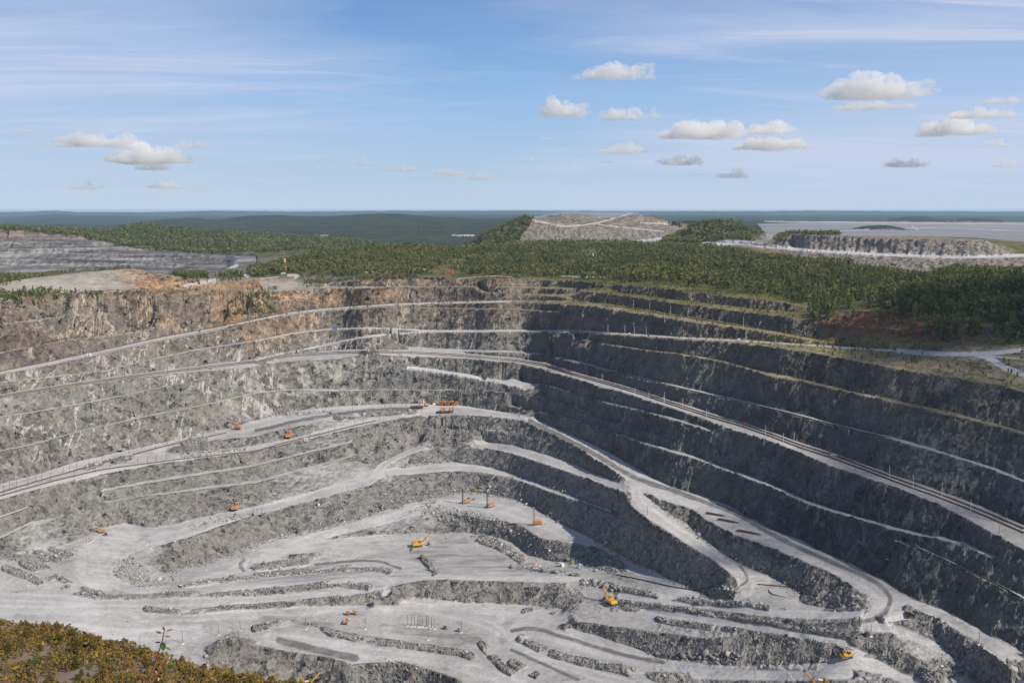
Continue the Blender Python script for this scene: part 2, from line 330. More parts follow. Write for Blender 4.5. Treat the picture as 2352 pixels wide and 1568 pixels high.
dline('hz', "0,487,34000 60,486,34000 130,484,34000 180,487,34000 260,487,34000 330,487,34000 400,486,34000 470,484,34000 560,485,34000 700,486,34000 800,485,34000 900,484,34000 1080,484,34000 1200,483.5,34000 1500,485,34000 1764,485,34000 1850,483.5,34000 1980,484.5,34000 2100,485,34000 2352,486,34000")
dline('end', "0,497,36300 1200,495,36300 2352,497,36300")

# ---------------------------------------------------------------- solve heights
_all = np.vstack(CROSS)
LOGR = np.log(RR)
H = np.zeros((NR, NA)); FIX = np.zeros((NR, NA), bool)
order = np.lexsort((_all[:, 1], _all[:, 0])); _all = _all[order]
bnd = np.searchsorted(_all[:, 0], np.arange(NA + 1))
for j in range(NA):
    seg = _all[bnd[j]:bnd[j + 1]]
    r, z = seg[:, 1], seg[:, 2]
    H[:, j] = np.interp(LOGR, np.log(r), z)
    ii = np.clip(np.searchsorted(RR, r), 1, NR - 1)
    ii = np.where(np.abs(RR[ii - 1] - r) < np.abs(RR[ii] - r), ii - 1, ii)
    # bins hit by several lines keep their mean
    acc = {}
    for a, b in zip(ii, z): acc.setdefault(a, []).append(b)
    for a, b in acc.items():
        H[a, j] = sum(b) / len(b); FIX[a, j] = True
FIX[0] = FIX[-1] = True
def relax(H, FIX, n):
    for _ in range(n):
        P = np.pad(H, 1, mode='edge')
        N = (P[:-2, 1:-1] + P[2:, 1:-1] + P[1:-1, :-2] + P[1:-1, 2:]) * 0.25
        H = np.where(FIX, H, N)
    return H
def coarse(H, FIX, f, n):
    nr, na = (H.shape[0] // f) * f, (H.shape[1] // f) * f
    h = H[:nr, :na].reshape(nr // f, f, na // f, f); m = FIX[:nr, :na].reshape(h.shape)
    cnt = m.sum((1, 3)); hm = np.where(m, h, 0).sum((1, 3)) / np.maximum(cnt, 1)
    hc = np.where(cnt > 0, hm, h.mean((1, 3)))
    hc = relax(hc, cnt > 0, n)
    ri = (np.arange(H.shape[0]) - (f - 1) / 2) / f; ai = (np.arange(H.shape[1]) - (f - 1) / 2) / f
    r0 = np.clip(np.floor(ri).astype(int), 0, hc.shape[0] - 2); a0 = np.clip(np.floor(ai).astype(int), 0, hc.shape[1] - 2)
    tr = np.clip(ri - r0, 0, 1)[:, None]; ta = np.clip(ai - a0, 0, 1)[None]
    up = (hc[r0][:, a0] * (1 - tr) * (1 - ta) + hc[r0 + 1][:, a0] * tr * (1 - ta) + hc[r0][:, a0 + 1] * (1 - tr) * ta + hc[r0 + 1][:, a0 + 1] * tr * ta)
    return np.where(FIX, H, up)
H = coarse(H, FIX, 4, 500)
H = relax(H, FIX, 110)
i490 = np.searchsorted(RR, 495)
H[:i490] = H[i490][None]
for j in range(NA):                                   # nothing nearer than the last traced line: carry it forward
    r0 = _all[bnd[j]:bnd[j + 1]][0, 1]
    k = np.searchsorted(RR, r0); H[:k, j] = H[min(k, NR - 1), j]

# --- the near tip slope the camera stands on
SIL = poly("-300,1385,290 -150,1405,265 0,1427,240 134,1444,215 241,1472,190 348,1499,170 455,1537,150 588,1568,125 760,1612,100 1000,1700,80")
dx, dy, dz = ray(SIL[:, 0], SIL[:, 1]); t = SIL[:, 2] / dy
s_az, s_r, s_z = np.arctan2(dx, dy), t * np.hypot(dx, dy), t * dz
rs = np.interp(AZ, s_az, s_r)[None]; zs = np.interp(AZ, s_az, s_z)[None]
azl = np.interp(AZ, s_az, np.arange(len(s_az)))
r_in = np.minimum(95, rs * 0.7); k_in = 0.505 / np.cos(AZ)[None]
RG = RR[:, None] + np.zeros((1, NA))
zin = -k_in * r_in
near = np.where(RG < r_in, -1.75 + (zin + 1.75) * RG / r_in,
       np.where(RG < rs, zin + (zs - zin) * (RG - r_in) / (rs - r_in), zs - 0.8 * (RG - rs)))
right = sstep(R(-9), R(-4), AZ)[None]
near = near * (1 - right) + (-1.75 - 0.74 * RG) * right
X = RG * np.sin(AZ)[None]; Y = RG * np.cos(AZ)[None]
near = near + 0.012 * RG.clip(0, 250) * fbm(X / 25, Y / 25, 4, 40) * sstep(4, 60, RG)
NEARM = sstep(-3, 3, near - H)                        # 1 on the near slope
def smax(a, b, k): 
    h = np.clip(0.5 + 0.5 * (a - b) / k, 0, 1); return b * (1 - h) + a * h + k * h * (1 - h)
H = np.where(RG < 520, smax(near, H, 5.0), H)

# --- slope, then break the benches up: warp along the radius, then rough rock
def slope_of(H):
    g = np.zeros_like(H); 
    dr = (H[2:] - H[:-2]) / (RR[2:] - RR[:-2])[:, None]
    g[1:-1] = dr; g[0] = dr[0]; g[-1] = dr[-1]
    da = np.zeros_like(H); da[:, 1:-1] = (H[:, 2:] - H[:, :-2]) / (2 * (AZ[1] - AZ[0]) * RR[:, None])
    return np.hypot(g, da)
pit = sstep(500, 560, RG) * (1 - sstep(1560, 1760, RG))
def inpoly(px, py, P):
    P = poly(P) if isinstance(P, str) else P
    m = np.zeros(px.shape, bool); n = len(P)
    bb = (px >= P[:, 0].min()) & (px <= P[:, 0].max()) & (py >= P[:, 1].min()) & (py <= P[:, 1].max())
    x = px[bb]; y = py[bb]; k = np.zeros(x.shape, bool)
    for i in range(n):
        x0, y0 = P[i]; x1, y1 = P[(i + 1) % n]
        if y0 == y1: continue
        k ^= ((y0 > y) != (y1 > y)) & (x < (x1 - x0) * (y - y0) / (y1 - y0) + x0)
    m[bb] = k
    return m
def blur(a, n=3):
    a = a.astype(float)
    for ax in (0, 1):
        for _ in range(n): a = (np.roll(a, 1, ax) + a + np.roll(a, -1, ax)) / 3
    return a
FOREST_R = "1876,700 1900,745 1960,775 2060,790 2200,796 2352,790 2700,790 2700,600 2352,615 1764,560 1500,560 1330,640 1500,652 1764,684"
PX, PY = project(X, Y, H + ZC)
_IDX = {}
def near_line(s, w, px=None, py=None):
    """0..1 mask of the ground within w traced pixels of a polyline"""
    P = poly(s) if isinstance(s, str) else s; px = PX if px is None else px; py = PY if py is None else py
    for _ in range(3 if len(P) > 2 else 0):           # round the corners off
        Q = np.empty((2 * len(P), 2)); Q[0] = P[0]; Q[-1] = P[-1]
        Q[1:-1:2] = P[:-1] * .75 + P[1:] * .25; Q[2:-1:2] = P[:-1] * .25 + P[1:] * .75; P = Q
    if id(px) not in _IDX:
        sub = np.where(((px > -200) & (px < 2600) & (py > 430) & (py < 1680)).ravel())[0]
        o = np.argsort(px.ravel()[sub]); sub = sub[o]; _IDX[id(px)] = (sub, px.ravel()[sub], py.ravel()[sub], px)
    sub, xs, ys, _ = _IDX[id(px)]
    best = np.zeros(len(sub))
    for a, b in zip(P[:-1], P[1:]):
        i0 = np.searchsorted(xs, min(a[0], b[0]) - w * 1.3); i1 = np.searchsorted(xs, max(a[0], b[0]) + w * 1.3)
        k = i0 + np.where((ys[i0:i1] > min(a[1], b[1]) - w * 1.3) & (ys[i0:i1] < max(a[1], b[1]) + w * 1.3))[0]
        x = xs[k]; y = ys[k]; d = b - a; L = max((d * d).sum(), 1e-6)
        t = np.clip(((x - a[0]) * d[0] + (y - a[1]) * d[1]) / L, 0, 1)
        q = np.hypot(x - a[0] - t * d[0], y - a[1] - t * d[1])
        best[k] = np.maximum(best[k], 1 - sstep(0.65, 1.25, q / w))
    m = np.zeros(px.size); m[sub] = best
    return m.reshape(px.shape)
BERMS = [("588,1322 700,1312 762,1308 829,1303 896,1312", 5), ("418,1346 482,1336 588,1325", 4), ("588,1302 640,1297 700,1290", 6), ("588,1360 722,1348 781,1338 845,1348", 6),
         ("228,1370 295,1373 402,1363 509,1365 588,1360", 4), ("54,1288 120,1322 161,1352 228,1368", 9), ("13,1304 54,1320 88,1336", 6),
         ("337,1397 402,1405 455,1405 509,1395 588,1392 722,1379 829,1371 856,1373", 4), ("588,1444 668,1427 700,1437 775,1456 829,1467 909,1478 1043,1494 1083,1507", 6),
         ("1197,1467 1283,1507 1390,1529 1511,1553 1564,1558", 7), ("1107,1480 1150,1529 1176,1545", 6), ("1176,1523 1230,1547", 7),
         ("1412,1349 1484,1363 1551,1373 1631,1387 1711,1387 1764,1395", 5), ("1417,1381 1551,1399 1658,1415 1764,1432 1844,1448 1951,1462", 4),
         ("1511,1421 1604,1438 1685,1443", 4), ("1965,1467 2032,1496 2085,1531 2152,1563", 13), ("2085,1403 2166,1438 2219,1478 2259,1504 2326,1550", 9),
         ("949,1264 975,1285 1000,1318", 4), ("1085,1232 1130,1245 1176,1268 1200,1285", 8), ("1176,1303 1250,1310 1330,1320", 3), ("1205,1402 1222,1401", 4), ("1260,1402 1276,1403", 4), ("425,1020 470,1009", 7), ("200,1076 250,1061 300,1052", 5), ("775,957 850,950 950,945", 5), ("0,1278 60,1282 107,1285", 6), ("120,1262 160,1275", 5), ("85,1270 130,1285", 5)]
FLATS = [("1978,1410 1871,1414 1764,1406 1650,1392 1578,1381 1497,1374 1430,1369", 9), ("1479,1398 1604,1419 1764,1442 1871,1465 1940,1473 1990,1495", 8),
         ("2040,1420 2100,1410 2166,1436 2246,1486 2299,1530 2352,1572", 10), ("1990,1440 2060,1440 2140,1470", 14), ("1900,1525 2000,1520 2100,1560", 16), ("1600,1545 1800,1550 1950,1545", 14)]
BERM = np.zeros(PX.shape)
JX = PX + 5 * fbm(X / 20, Y / 20, 3, 150); JY = PY + 3.5 * fbm(X / 20, Y / 20, 3, 151)
for s_, w_ in BERMS: BERM = np.maximum(BERM, near_line(s_, w_ * 1.25, JX, JY))
BERM *= sstep(-.42, -.1, fbm(X / 26, Y / 26, 2, 152))
FLAT = np.zeros(PX.shape)
for s_, w_ in FLATS: FLAT = np.maximum(FLAT, near_line(s_, w_))
FLAT *= 1 - BERM
HILL = blur(inpoly(PX, PY, FOREST_R), 4)
sl0 = slope_of(H)
wall = (1 - HILL) * pit * sstep(0.25, 0.6, sl0)
wide = wall.copy()
for ax in (0, 1):
    for _ in range(3): wide = (np.roll(wide, 1, ax) + wide + np.roll(wide, -1, ax)) / 3
w1, w2, wv = worley(X / 30 + .3 * fbm(X / 20, Y / 20, 2, 66), Y / 30, 5); v1, v2, vv = worley(X / 10, Y / 10, 6)
wn = fbm(X / 60, Y / 60, 2, 60, 0.6) * 2.4 + (wv - .5) * 2.4 + (w1 - .5) * 1.8 + (vv - .5) * 1.3 + (v1 - .5) * 1.2
wn = wn * (1 - HILL) * pit * np.clip(0.15 + wide * 1.2, 0, 1) * (1 - .35 * sstep(-258, -272, H))
li = np.interp((RG + wn).ravel(), RR, np.arange(NR)).reshape(RG.shape)
i0 = np.clip(np.floor(li).astype(int), 0, NR - 2); tt = li - i0
cols = np.arange(NA)[None] + np.zeros((NR, 1), int)
H = H[i0, cols] * (1 - tt) + H[i0 + 1, cols] * tt
SL = slope_of(H)
rock = pit * sstep(0.22, 0.55, SL) * (1 - HILL * 0.85) * (1 - FLAT)
u1, u2, uv = worley(X / 5.5, Y / 5.5, 7)
H = H + rock * (1 - .5 * sstep(-258, -272, H)) * ((uv - .5) * 1.7 - (u1 - .5) * 1.1 + fbm(X / 13, Y / 13, 2, 80, ridged=True) * 0.7 + fbm(X / 3.0, Y / 3.0, 2, 81) * 0.7)
# far workings: benches of the second pit, gullied tips
P2 = "-400,520 0,526 100,534 190,541 245,556 300,567 400,577 520,582 590,584 590,600 520,618 420,645 350,645 310,622 170,625 -400,632"
p2 = inpoly(PX, PY, P2) * (RG > 2000)
st = 17.0; q_ = (H + 5 * fbm(X / 160, Y / 160, 3, 140)) / st; fq = q_ - np.floor(q_)
H = np.where(blur(p2, 2) > .5, H + (np.floor(q_) + sstep(.55, 1, fq) - q_) * st * .9 + 2.2 * fbm(X / 22, Y / 22, 3, 141, ridged=True), H)
P_D2 = "1192,557 1200,530 1205,515 1222,498 1290,486 1450,486 1545,512 1585,517 1560,526 1525,545 1520,558"
q2_ = inpoly(PX, PY, P_D2) * (RG > 2800) * (PY < 523); st = 10.0; q_ = (H + 5 * fbm(X / 90, Y / 90, 3, 147)) / st; fq = q_ - np.floor(q_)
H = np.where(blur(q2_, 1) > .5, H + (np.floor(q_) + sstep(.5, 1, fq) - q_) * st * .9 + 2.5 * fbm(X / 30, Y / 30, 3, 148), H)
tipm = sstep(0.12, 0.3, SL) * sstep(1650, 1750, RG) * (1 - sstep(3500, 3700, RG)) * (1 - p2)
H = H + tipm * (fbm(X / 26, Y / 80, 3, 142, ridged=True) * 4.0 + fbm(X / 9, Y / 9, 2, 143) * 1.6)
H = H + .72 * BERM * np.clip(0.9 + 1.5 * fbm(X / 18, Y / 18, 2, 85) + 1.1 * fbm(X / 5, Y / 5, 3, 86, ridged=True), 0, 3) * pit
H = H + pit * (1 - rock) * (fbm(X / 14, Y / 14, 3, 84) * 0.35)
far = sstep(2600, 5000, RG)
H = H + far * fbm(X / 700, Y / 700, 4, 90) * np.interp(RG, [2600, 6000, 12000, 40000], [4, 9, 16, 20])
ISLES = [(1590, 507, 6000, 62, 17), (2020, 531, 5200, 62, 9), (2105, 508, 9300, 75, 13), (2235, 509, 9100, 70, 10), (130, 504, 15000, 60, 7)]
ISLE = np.zeros_like(RG)
for px_, py_, d_, hw_, hh_ in ISLES:
    dx, dy, dz = (float(v) for v in ray(px_, py_)); cx_, cy_ = dx / dy * d_, d_
    q_ = np.hypot((X - cx_) / (hw_ * d_ / F_PX), (Y - cy_) / (hw_ * 1.6 * d_ / F_PX))
    b_ = np.clip(1 - q_ ** 2, 0, 1) ** 1.2 * (1 + .25 * fbm(X / 90, Y / 90, 3, 145)); H = H + b_ * hh_ * d_ / F_PX; ISLE = np.maximum(ISLE, sstep(.04, .12, b_))
tail = sstep(R(14), R(15.5), AZ)[None] * sstep(3300, 3800, RG) * (1 - sstep(8200, 8800, RG))
HZ = H + ZC

def ground(x, y):
    """terrain height at world x, y (arrays)"""
    x = np.asarray(x, float); y = np.asarray(y, float)
    az = np.arctan2(x, y); r = np.hypot(x, y)
    ai = np.clip((az - AZ[0]) / (AZ[1] - AZ[0]), 0, NA - 1.001); ri = np.clip(np.interp(r, RR, np.arange(NR)), 0, NR - 1.001)
    a0 = ai.astype(int); r0 = ri.astype(int); ta = ai - a0; tr = ri - r0
    return (HZ[r0, a0] * (1 - tr) * (1 - ta) + HZ[r0 + 1, a0] * tr * (1 - ta) + HZ[r0, a0 + 1] * (1 - tr) * ta + HZ[r0 + 1, a0 + 1] * tr * ta)

def at(px, py, rmin=60, rmax=50000):
    """first ground point on the ray through a traced pixel"""
    dx, dy, dz = (float(v) for v in ray(px, py))
    h = math.hypot(dx, dy); az = math.atan2(dx, dy)
    j = (az - AZ[0]) / (AZ[1] - AZ[0]); j0 = int(np.clip(j, 0, NA - 2)); t = j - j0
    col = HZ[:, j0] * (1 - t) + HZ[:, j0 + 1] * t
    f = col - (ZC + dz / h * RR)
    m = np.where((f[1:] >= 0) & (f[:-1] < 0) & (RR[1:] > rmin))[0]
    if len(m) == 0: r = min(rmax, 800.)
    else:
        i = m[0]; q = f[i] / (f[i] - f[i + 1]); r = RR[i] + q * (RR[i + 1] - RR[i])
    x, y = r * math.sin(az), r * math.cos(az)
    return Vector((x, y, float(ground(x, y))))
# ---------------------------------------------------------------- node helpers
def mat(name):
    m = bpy.data.materials.new(name); m.use_nodes = True
    nt = m.node_tree; b = nt.nodes['Principled BSDF']
    b.inputs['Roughness'].default_value = 0.9; b.inputs['Specular IOR Level'].default_value = 0.15
    return m, nt, b
class NT:
    def __init__(s, nt): s.nt = nt
    def new(s, t, **kw):
        n = s.nt.nodes.new(t)
        for k, v in kw.items(): setattr(n, k, v)
        return n
    def link(s, a, b): s.nt.links.new(a, b)
    def inp(s, sock, v):
        if hasattr(v, 'is_output'): s.link(v, sock)
        elif v is not None: sock.default_value = v
    def noise(s, co, scale, detail=4, rough=0.55, dist=0.0, out='Fac'):
        n = s.new('ShaderNodeTexNoise'); s.inp(n.inputs['Vector'], co)
        n.inputs['Scale'].default_value = scale; n.inputs['Detail'].default_value = detail
        n.inputs['Roughness'].default_value = rough; n.inputs['Distortion'].default_value = dist
        return n.outputs[out]
    def voronoi(s, co, scale, feature='F1', out='Distance', rnd=1.0):
        n = s.new('ShaderNodeTexVoronoi', feature=feature); s.inp(n.inputs['Vector'], co)
        n.inputs['Scale'].default_value = scale; n.inputs['Randomness'].default_value = rnd
        return n.outputs[out]
    def ramp(s, f, stops):
        n = s.new('ShaderNodeValToRGB'); s.inp(n.inputs[0], f)
        e = n.color_ramp.elements
        while len(e) < len(stops): e.new(0.5)
        for q, (p, c) in zip(e, stops):
            q.position = p; q.color = (c, c, c, 1) if isinstance(c, (int, float)) else (*c, 1)
        return n.outputs['Color']
    def mix(s, f, a, b, mode='MIX'):
        n = s.new('ShaderNodeMix', data_type='RGBA', blend_type=mode)
        s.inp(n.inputs[0], f)
        for sk, v in ((n.inputs[6], a), (n.inputs[7], b)):
            if isinstance(v, tuple) and len(v) == 3: v = (*v, 1)
            s.inp(sk, v)
        return n.outputs[2]
    def math(s, op, a, b=None, c=None, clamp=False):
        n = s.new('ShaderNodeMath', operation=op, use_clamp=clamp)
        for i, v in enumerate((a, b, c)):
            if v is not None: s.inp(n.inputs[i], v)
        return n.outputs[0]
    def attr(s, name, comp=None):
        n = s.new('ShaderNodeAttribute'); n.attribute_name = name
        if comp is None: return n.outputs['Color']
        q = s.new('ShaderNodeSeparateColor'); s.link(n.outputs['Color'], q.inputs[0])
        return q.outputs
    def mapping(s, co, rot=(0, 0, 0), scale=(1, 1, 1), loc=(0, 0, 0)):
        n = s.new('ShaderNodeMapping'); s.link(co, n.inputs[0])
        n.inputs['Rotation'].default_value = rot; n.inputs['Scale'].default_value = scale; n.inputs['Location'].default_value = loc
        return n.outputs[0]
    def bump(s, h, strength, dist, normal=None):
        n = s.new('ShaderNodeBump'); s.inp(n.inputs['Height'], h)
        n.inputs['Strength'].default_value = strength; n.inputs['Distance'].default_value = dist
        if normal is not None: s.link(normal, n.inputs['Normal'])
        return n.outputs[0]
    def coord(s, k='Object'): return s.new('ShaderNodeTexCoord').outputs[k]

# ---------------------------------------------------------------- what the ground is made of, per point
PX, PY = project(X, Y, HZ)
SL = slope_of(HZ)
ZR = HZ - ZC
AZD = np.degrees(AZ)[None] + 0 * RG
dust = pit * (1 - sstep(0.2, 0.42, blur(SL, 1))) * (1 - NEARM)
upper = sstep(-178, -150, ZR)                         # benches old enough to have grown over
rimz = sstep(-140, -112, ZR)
WHITE = [(ROAD_U[:ROAD_U.index('1326')].strip(), 1.7), (ROAD_E, 2.0), ("588,826 613,819 676,807 763,789 838,772 983,761", 2), ("588,783 675,765 763,755 863,753 938,757 983,760", 1.3),
         ("662,632 690,632 678,638", 3), ("600,640 640,636", 1.2), ("545,610 525,617 548,628 570,634", 4), ("495,642 425,656", 3), ("300,666 240,670", .8), ("2059,805 2139,813 2264,813 2352,803 2500,795", 6),
         ("2240,812 2276,820 2301,841 2352,859 2450,900", 8), ("1223,504 1276,517 1306,521 1371,513 1401,504 1451,490", 1.8), ("1376,516 1426,521 1526,532", 1.3),
         ("1471,511 1576,518", 1.2), ("1361,556 1476,554 1521,547", 2.6), ("1613,562 1701,554 1751,564", 6), ("1764,566 1914,579 2114,588 2251,590 2352,586 2500,585", 4),
         ("1050,640 1130,633 1176,636", .8), ("1290,634 1390,637", 1), ("2255,690 2300,693", 4), ("830,625 900,622 980,618", 2), ("722,540 760,541", .7), ("1755,508.5 1900,510 2100,512.5 2352,515 2500,516", 1.1), ("1900,532 2120,522 2352,530", .6), ("2095,520 2110,528", 1.2)]
white = np.zeros(PX.shape)
for s_, w_ in WHITE:
    if w_: white = np.maximum(white, near_line(s_, w_))
white = np.maximum(white, near_line("938,845 1000,852 1080,865 1150,878 1196,888", 5))
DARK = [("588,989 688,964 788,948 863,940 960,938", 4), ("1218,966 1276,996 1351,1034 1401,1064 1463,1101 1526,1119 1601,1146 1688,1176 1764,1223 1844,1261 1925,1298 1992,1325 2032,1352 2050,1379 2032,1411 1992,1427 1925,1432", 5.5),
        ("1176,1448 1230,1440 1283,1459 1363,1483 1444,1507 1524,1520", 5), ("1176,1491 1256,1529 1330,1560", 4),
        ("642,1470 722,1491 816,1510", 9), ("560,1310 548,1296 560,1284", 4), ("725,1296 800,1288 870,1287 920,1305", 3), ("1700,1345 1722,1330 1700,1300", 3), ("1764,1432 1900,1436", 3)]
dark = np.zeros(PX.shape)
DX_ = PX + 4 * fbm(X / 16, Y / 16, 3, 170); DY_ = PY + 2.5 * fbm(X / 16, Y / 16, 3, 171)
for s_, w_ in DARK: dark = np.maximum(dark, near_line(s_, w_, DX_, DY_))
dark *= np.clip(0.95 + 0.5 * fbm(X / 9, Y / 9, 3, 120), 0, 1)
DPATCH = [("990,1258 1030,1250 1066,1244", 10), ("1152,1462 1160,1484", 9), ("960,1272 1040,1285 1130,1290 1200,1305", 18), ("40,1420 150,1450 250,1470", 12), ("880,1440 1000,1455 1100,1470", 10), ("1850,1440 1980,1450 2060,1480", 14), ("2060,1440 2140,1480", 12), ("1420,1325 1450,1335", 6), ("600,1420 760,1430", 9)]
for s_, w_ in DPATCH: dark = np.maximum(dark, near_line(s_, w_, DX_, DY_) * np.clip(.25 + 1.5 * fbm(X / 34, Y / 12, 4, 172), 0, .55))
P2_ = "-400,520 0,526 100,534 190,541 245,556 300,567 400,577 520,582 590,584 590,600 520,618 420,645 350,645 310,622 170,625 -400,632"
SAND = "-400,652 0,650 60,640 170,625 310,617 330,622 440,640 560,636 680,640 684,662 560,664 450,674 300,678 150,674 60,670 -400,664"
DUMP2 = "1192,557 1200,530 1205,515 1222,498 1290,488 1450,488 1545,512 1585,517 1560,526 1525,545 1520,558"
DUMPR = "1796,562 1814,537 1939,541 2100,541 2264,551 2335,586 2480,586 2480,612 2326,612 2110,622 1930,602 1764,576 1700,567 1610,564 1640,554 1750,556"
TAIL = "1738,514 1900,508 2100,510 2800,510 2800,556 2352,556 2230,545 1939,541 1814,536 1770,545 1756,540 1748,525"
sand = blur(inpoly(PX, PY, SAND) * (RG > 1100) * (RG < 2000), 2)
d2 = blur(inpoly(PX, PY, DUMP2) * (RG > 2500), 1); dR = blur(inpoly(PX, PY, DUMPR) * (RG > 1300), 1); tl = inpoly(PX, PY, TAIL) * (RG > 3000)
beyond = sstep(-3, 3, ZR + 113) * (RG > 800) * (1 - sstep(0.2, 0.42, SL))
bare = np.clip(p2 + sand + d2 + dR + tl, 0, 1)
# soil tint: orange rim, red spoil on the shaded hill
orange = pit * sstep(-128, -104, ZR) * sstep(0.12, 0.3, SL) * np.interp(AZD, [-30, -17, -15, -8, -5, 2, 12, 16, 24], [0.3, 0.4, 0.6, 0.8, 0.75, 0.5, 0.3, 0.3, 0.3]) * np.clip(.6 + 1.2 * fbm(X / 50, Y / 50, 3, 191), 0, 1)
orange = np.maximum(orange, blur(inpoly(PX, PY, "425,710 470,694 560,684 640,664 900,660 930,672 880,690 700,705 620,735 480,755 380,755 345,720") * (RG < 2000), 6) * 0.8 * np.clip(.55 + 1.3 * fbm(X / 40, Y / 40, 3, 190), 0, 1))
orange = np.maximum(orange, 0.4 * blur(inpoly(PX, PY, "540,755 600,730 720,720 740,760 640,800 560,800") * (RG < 2000), 8))
orange = np.maximum(orange, np.maximum(sand * 0.8, blur(inpoly(PX, PY, "140,668 170,652 300,640 330,648 240,664") * (RG < 2000), 2) * 0.9))
grassy = blur(inpoly(PX, PY, "1700,762 1880,776 2000,772 2200,790 2120,800 1900,790 1764,782") * (RG < 1500), 3)
red = blur(inpoly(PX, PY, "1840,742 1960,712 2060,716 2140,732 2260,735 2350,760 2250,795 2100,782 1960,772") * (RG < 1500), 8)
red = np.maximum(red, d2 * sstep(526, 512, PY) * 0.55 * sstep(1400, 1450, PX)); red = np.maximum(red, 0.5 * d2 * inpoly(PX, PY, "1240,505 1300,496 1330,508 1260,516"))
vein = pit * sstep(0.2, 0.4, SL) * np.interp(AZD, [-30, -12, -8, -3, 0, 4, 30], [1, 1, 0.9, 0.55, 0.35, 0.3, 0.25]) * np.interp(ZR, [-320, -300, -262, -250, -100, -90], [0.0, 0.3, 0.5, 1, 1, 0.3])
pale = blur(inpoly(PX, PY, "500,1000 520,870 660,832 780,830 800,880 700,905 640,960 560,965") * pit, 8)
veg = dust * upper * np.interp(AZD, [-28, -14, -8, -3, 3, 30], [0.5, 0.45, 0.35, 0.5, 0.95, 1]) * np.clip(0.75 + 0.8 * fbm(X / 12, Y / 12, 3, 130), 0, 1)
veg = np.maximum(veg, blur(inpoly(PX, PY, "425,695 560,685 640,690 600,735 480,735 520,715") * pit, 4) * 0.5 * np.clip(0.5 + fbm(X / 14, Y / 14, 3, 131), 0, 1))
veg *= (1 - white) * (1 - orange * 0.5)
forest = np.maximum(sstep(2400, 3000, RG), np.maximum(HILL, beyond * (RG < 3200))) * (1 - bare) * (1 - white) * (1 - red)
veg = np.maximum(veg, grassy * .9); forest *= 1 - grassy
forest = np.maximum(forest, ISLE); tl = tl * (1 - ISLE)
forest = np.maximum(forest, NEARM * (RG < 420))
lf = np.interp(AZD, [-8, -3], [1, 0])
dust = np.clip(np.maximum(dust * (1 - upper * (0.55 - .4 * lf)), white) + FLAT, 0, 1)
dust = np.maximum(dust * (1 - BERM * .65), white)
talus = np.clip(pit * sstep(0.15, 0.35, SL) * (1 - sstep(-262, -250, ZR)) * np.interp(AZD, [-30, -14, -8, 30], [0.25, 0.4, 0.9, 1]) * 1.0 + BERM, 0, 1)
talus = np.maximum(talus, blur(inpoly(PX, PY, "858,893 880,862 900,838 940,846 1060,864 1190,890 1185,900 1050,894") * pit, 2))
talus *= (1 - FLAT)
talus = np.maximum(talus, dR * sstep(0.15, 0.3, SL)); talus = np.maximum(talus, d2 * sstep(524, 528, PY)); talus = np.maximum(talus, .9 * blur(inpoly(PX, PY, '1262,503 1300,489 1445,489 1425,504 1330,509') * (RG > 2500), 1))
dark = np.maximum(dark, 0.55 * blur(inpoly(PX, PY, "858,893 880,862 900,838 940,846 1060,864 1190,890 1185,900 1050,894") * pit, 2))
brown = pit * sstep(-200, -150, ZR)                  # weathered rock towards the top
water = inpoly(PX, PY, "1766,1353 1800,1350 1818,1357 1822,1368 1800,1371 1772,1366") * pit

PALE = [("0,1120 95,1094 175,1068 300,1040 450,1008 588,975 738,945 925,935 1063,940 1176,958", 9), ("0,1142 125,1110 300,1072 425,1052 588,1031 725,998 863,967 960,952", 5),
        ("1176,958 1263,990 1351,1030 1451,1085 1490,1115 1601,1150 1764,1235 1900,1290 2000,1340 2045,1380 2030,1410 1980,1425", 14), ("2060,1375 2166,1412 2246,1455 2352,1525 2500,1600", 12),
        ("1447,1120 1388,1105 1326,1079 1251,1053 1176,1030 1088,1018 1013,1017 963,1025 900,1052 868,1082 866,1095 840,1110 738,1133 660,1155 588,1172 509,1195 428,1222 348,1240 290,1265 250,1300 245,1325 275,1345 321,1354", 10),
        ("250,1215 300,1232 220,1258 200,1290 225,1330", 32), ("321,1354 450,1354 588,1344 700,1336 800,1328 870,1322 930,1310", 8), ("870,1325 905,1340 880,1360 800,1365 588,1378 300,1386 150,1376 0,1370", 9),
        ("0,1400 150,1400 300,1395 320,1410 330,1418 588,1410 750,1395 900,1385 1000,1400 1150,1420", 11), ("875,1087 963,1079 1038,1071 1113,1077 1176,1091 1251,1119 1326,1147 1396,1172", 7),
        ("590,1290 650,1262 722,1235 802,1212 882,1196 960,1170 1060,1155 1150,1165 1230,1195 1300,1225 1350,1243", 11), ("1350,1243 1417,1275 1450,1300 1500,1320", 6), ("560,1290 580,1270 660,1262 775,1244 856,1236 936,1231 990,1232", 6),
        ("560,1290 555,1310 600,1318 700,1305 800,1293 900,1290 960,1300 1000,1320", 8), ("450,1335 520,1318 560,1300", 9), ("930,1310 1000,1325 1080,1328 1176,1328 1350,1330 1420,1345 1480,1362", 5),
        ("1460,1125 1470,1160 1520,1195 1580,1235 1640,1275 1700,1318 1725,1345 1710,1370 1660,1378", 10), ("1440,1300 1500,1320 1550,1340 1600,1362", 8), ("1000,1400 1080,1420 1150,1445 1160,1470 1190,1490 1256,1515 1350,1545 1450,1570", 9),
        ("1165,1460 1200,1447 1260,1455 1363,1490 1444,1512 1560,1530 1700,1540 1850,1535 1930,1515 1975,1500", 12), ("1010,1400 1100,1390 1200,1400 1270,1420 1190,1440", 16), ("620,1462 722,1475 860,1500 1000,1512 1120,1545 1200,1575", 12),
        ("0,1440 150,1440 300,1460 450,1450", 14), ("1700,1335 1760,1330", 12)] + FLATS
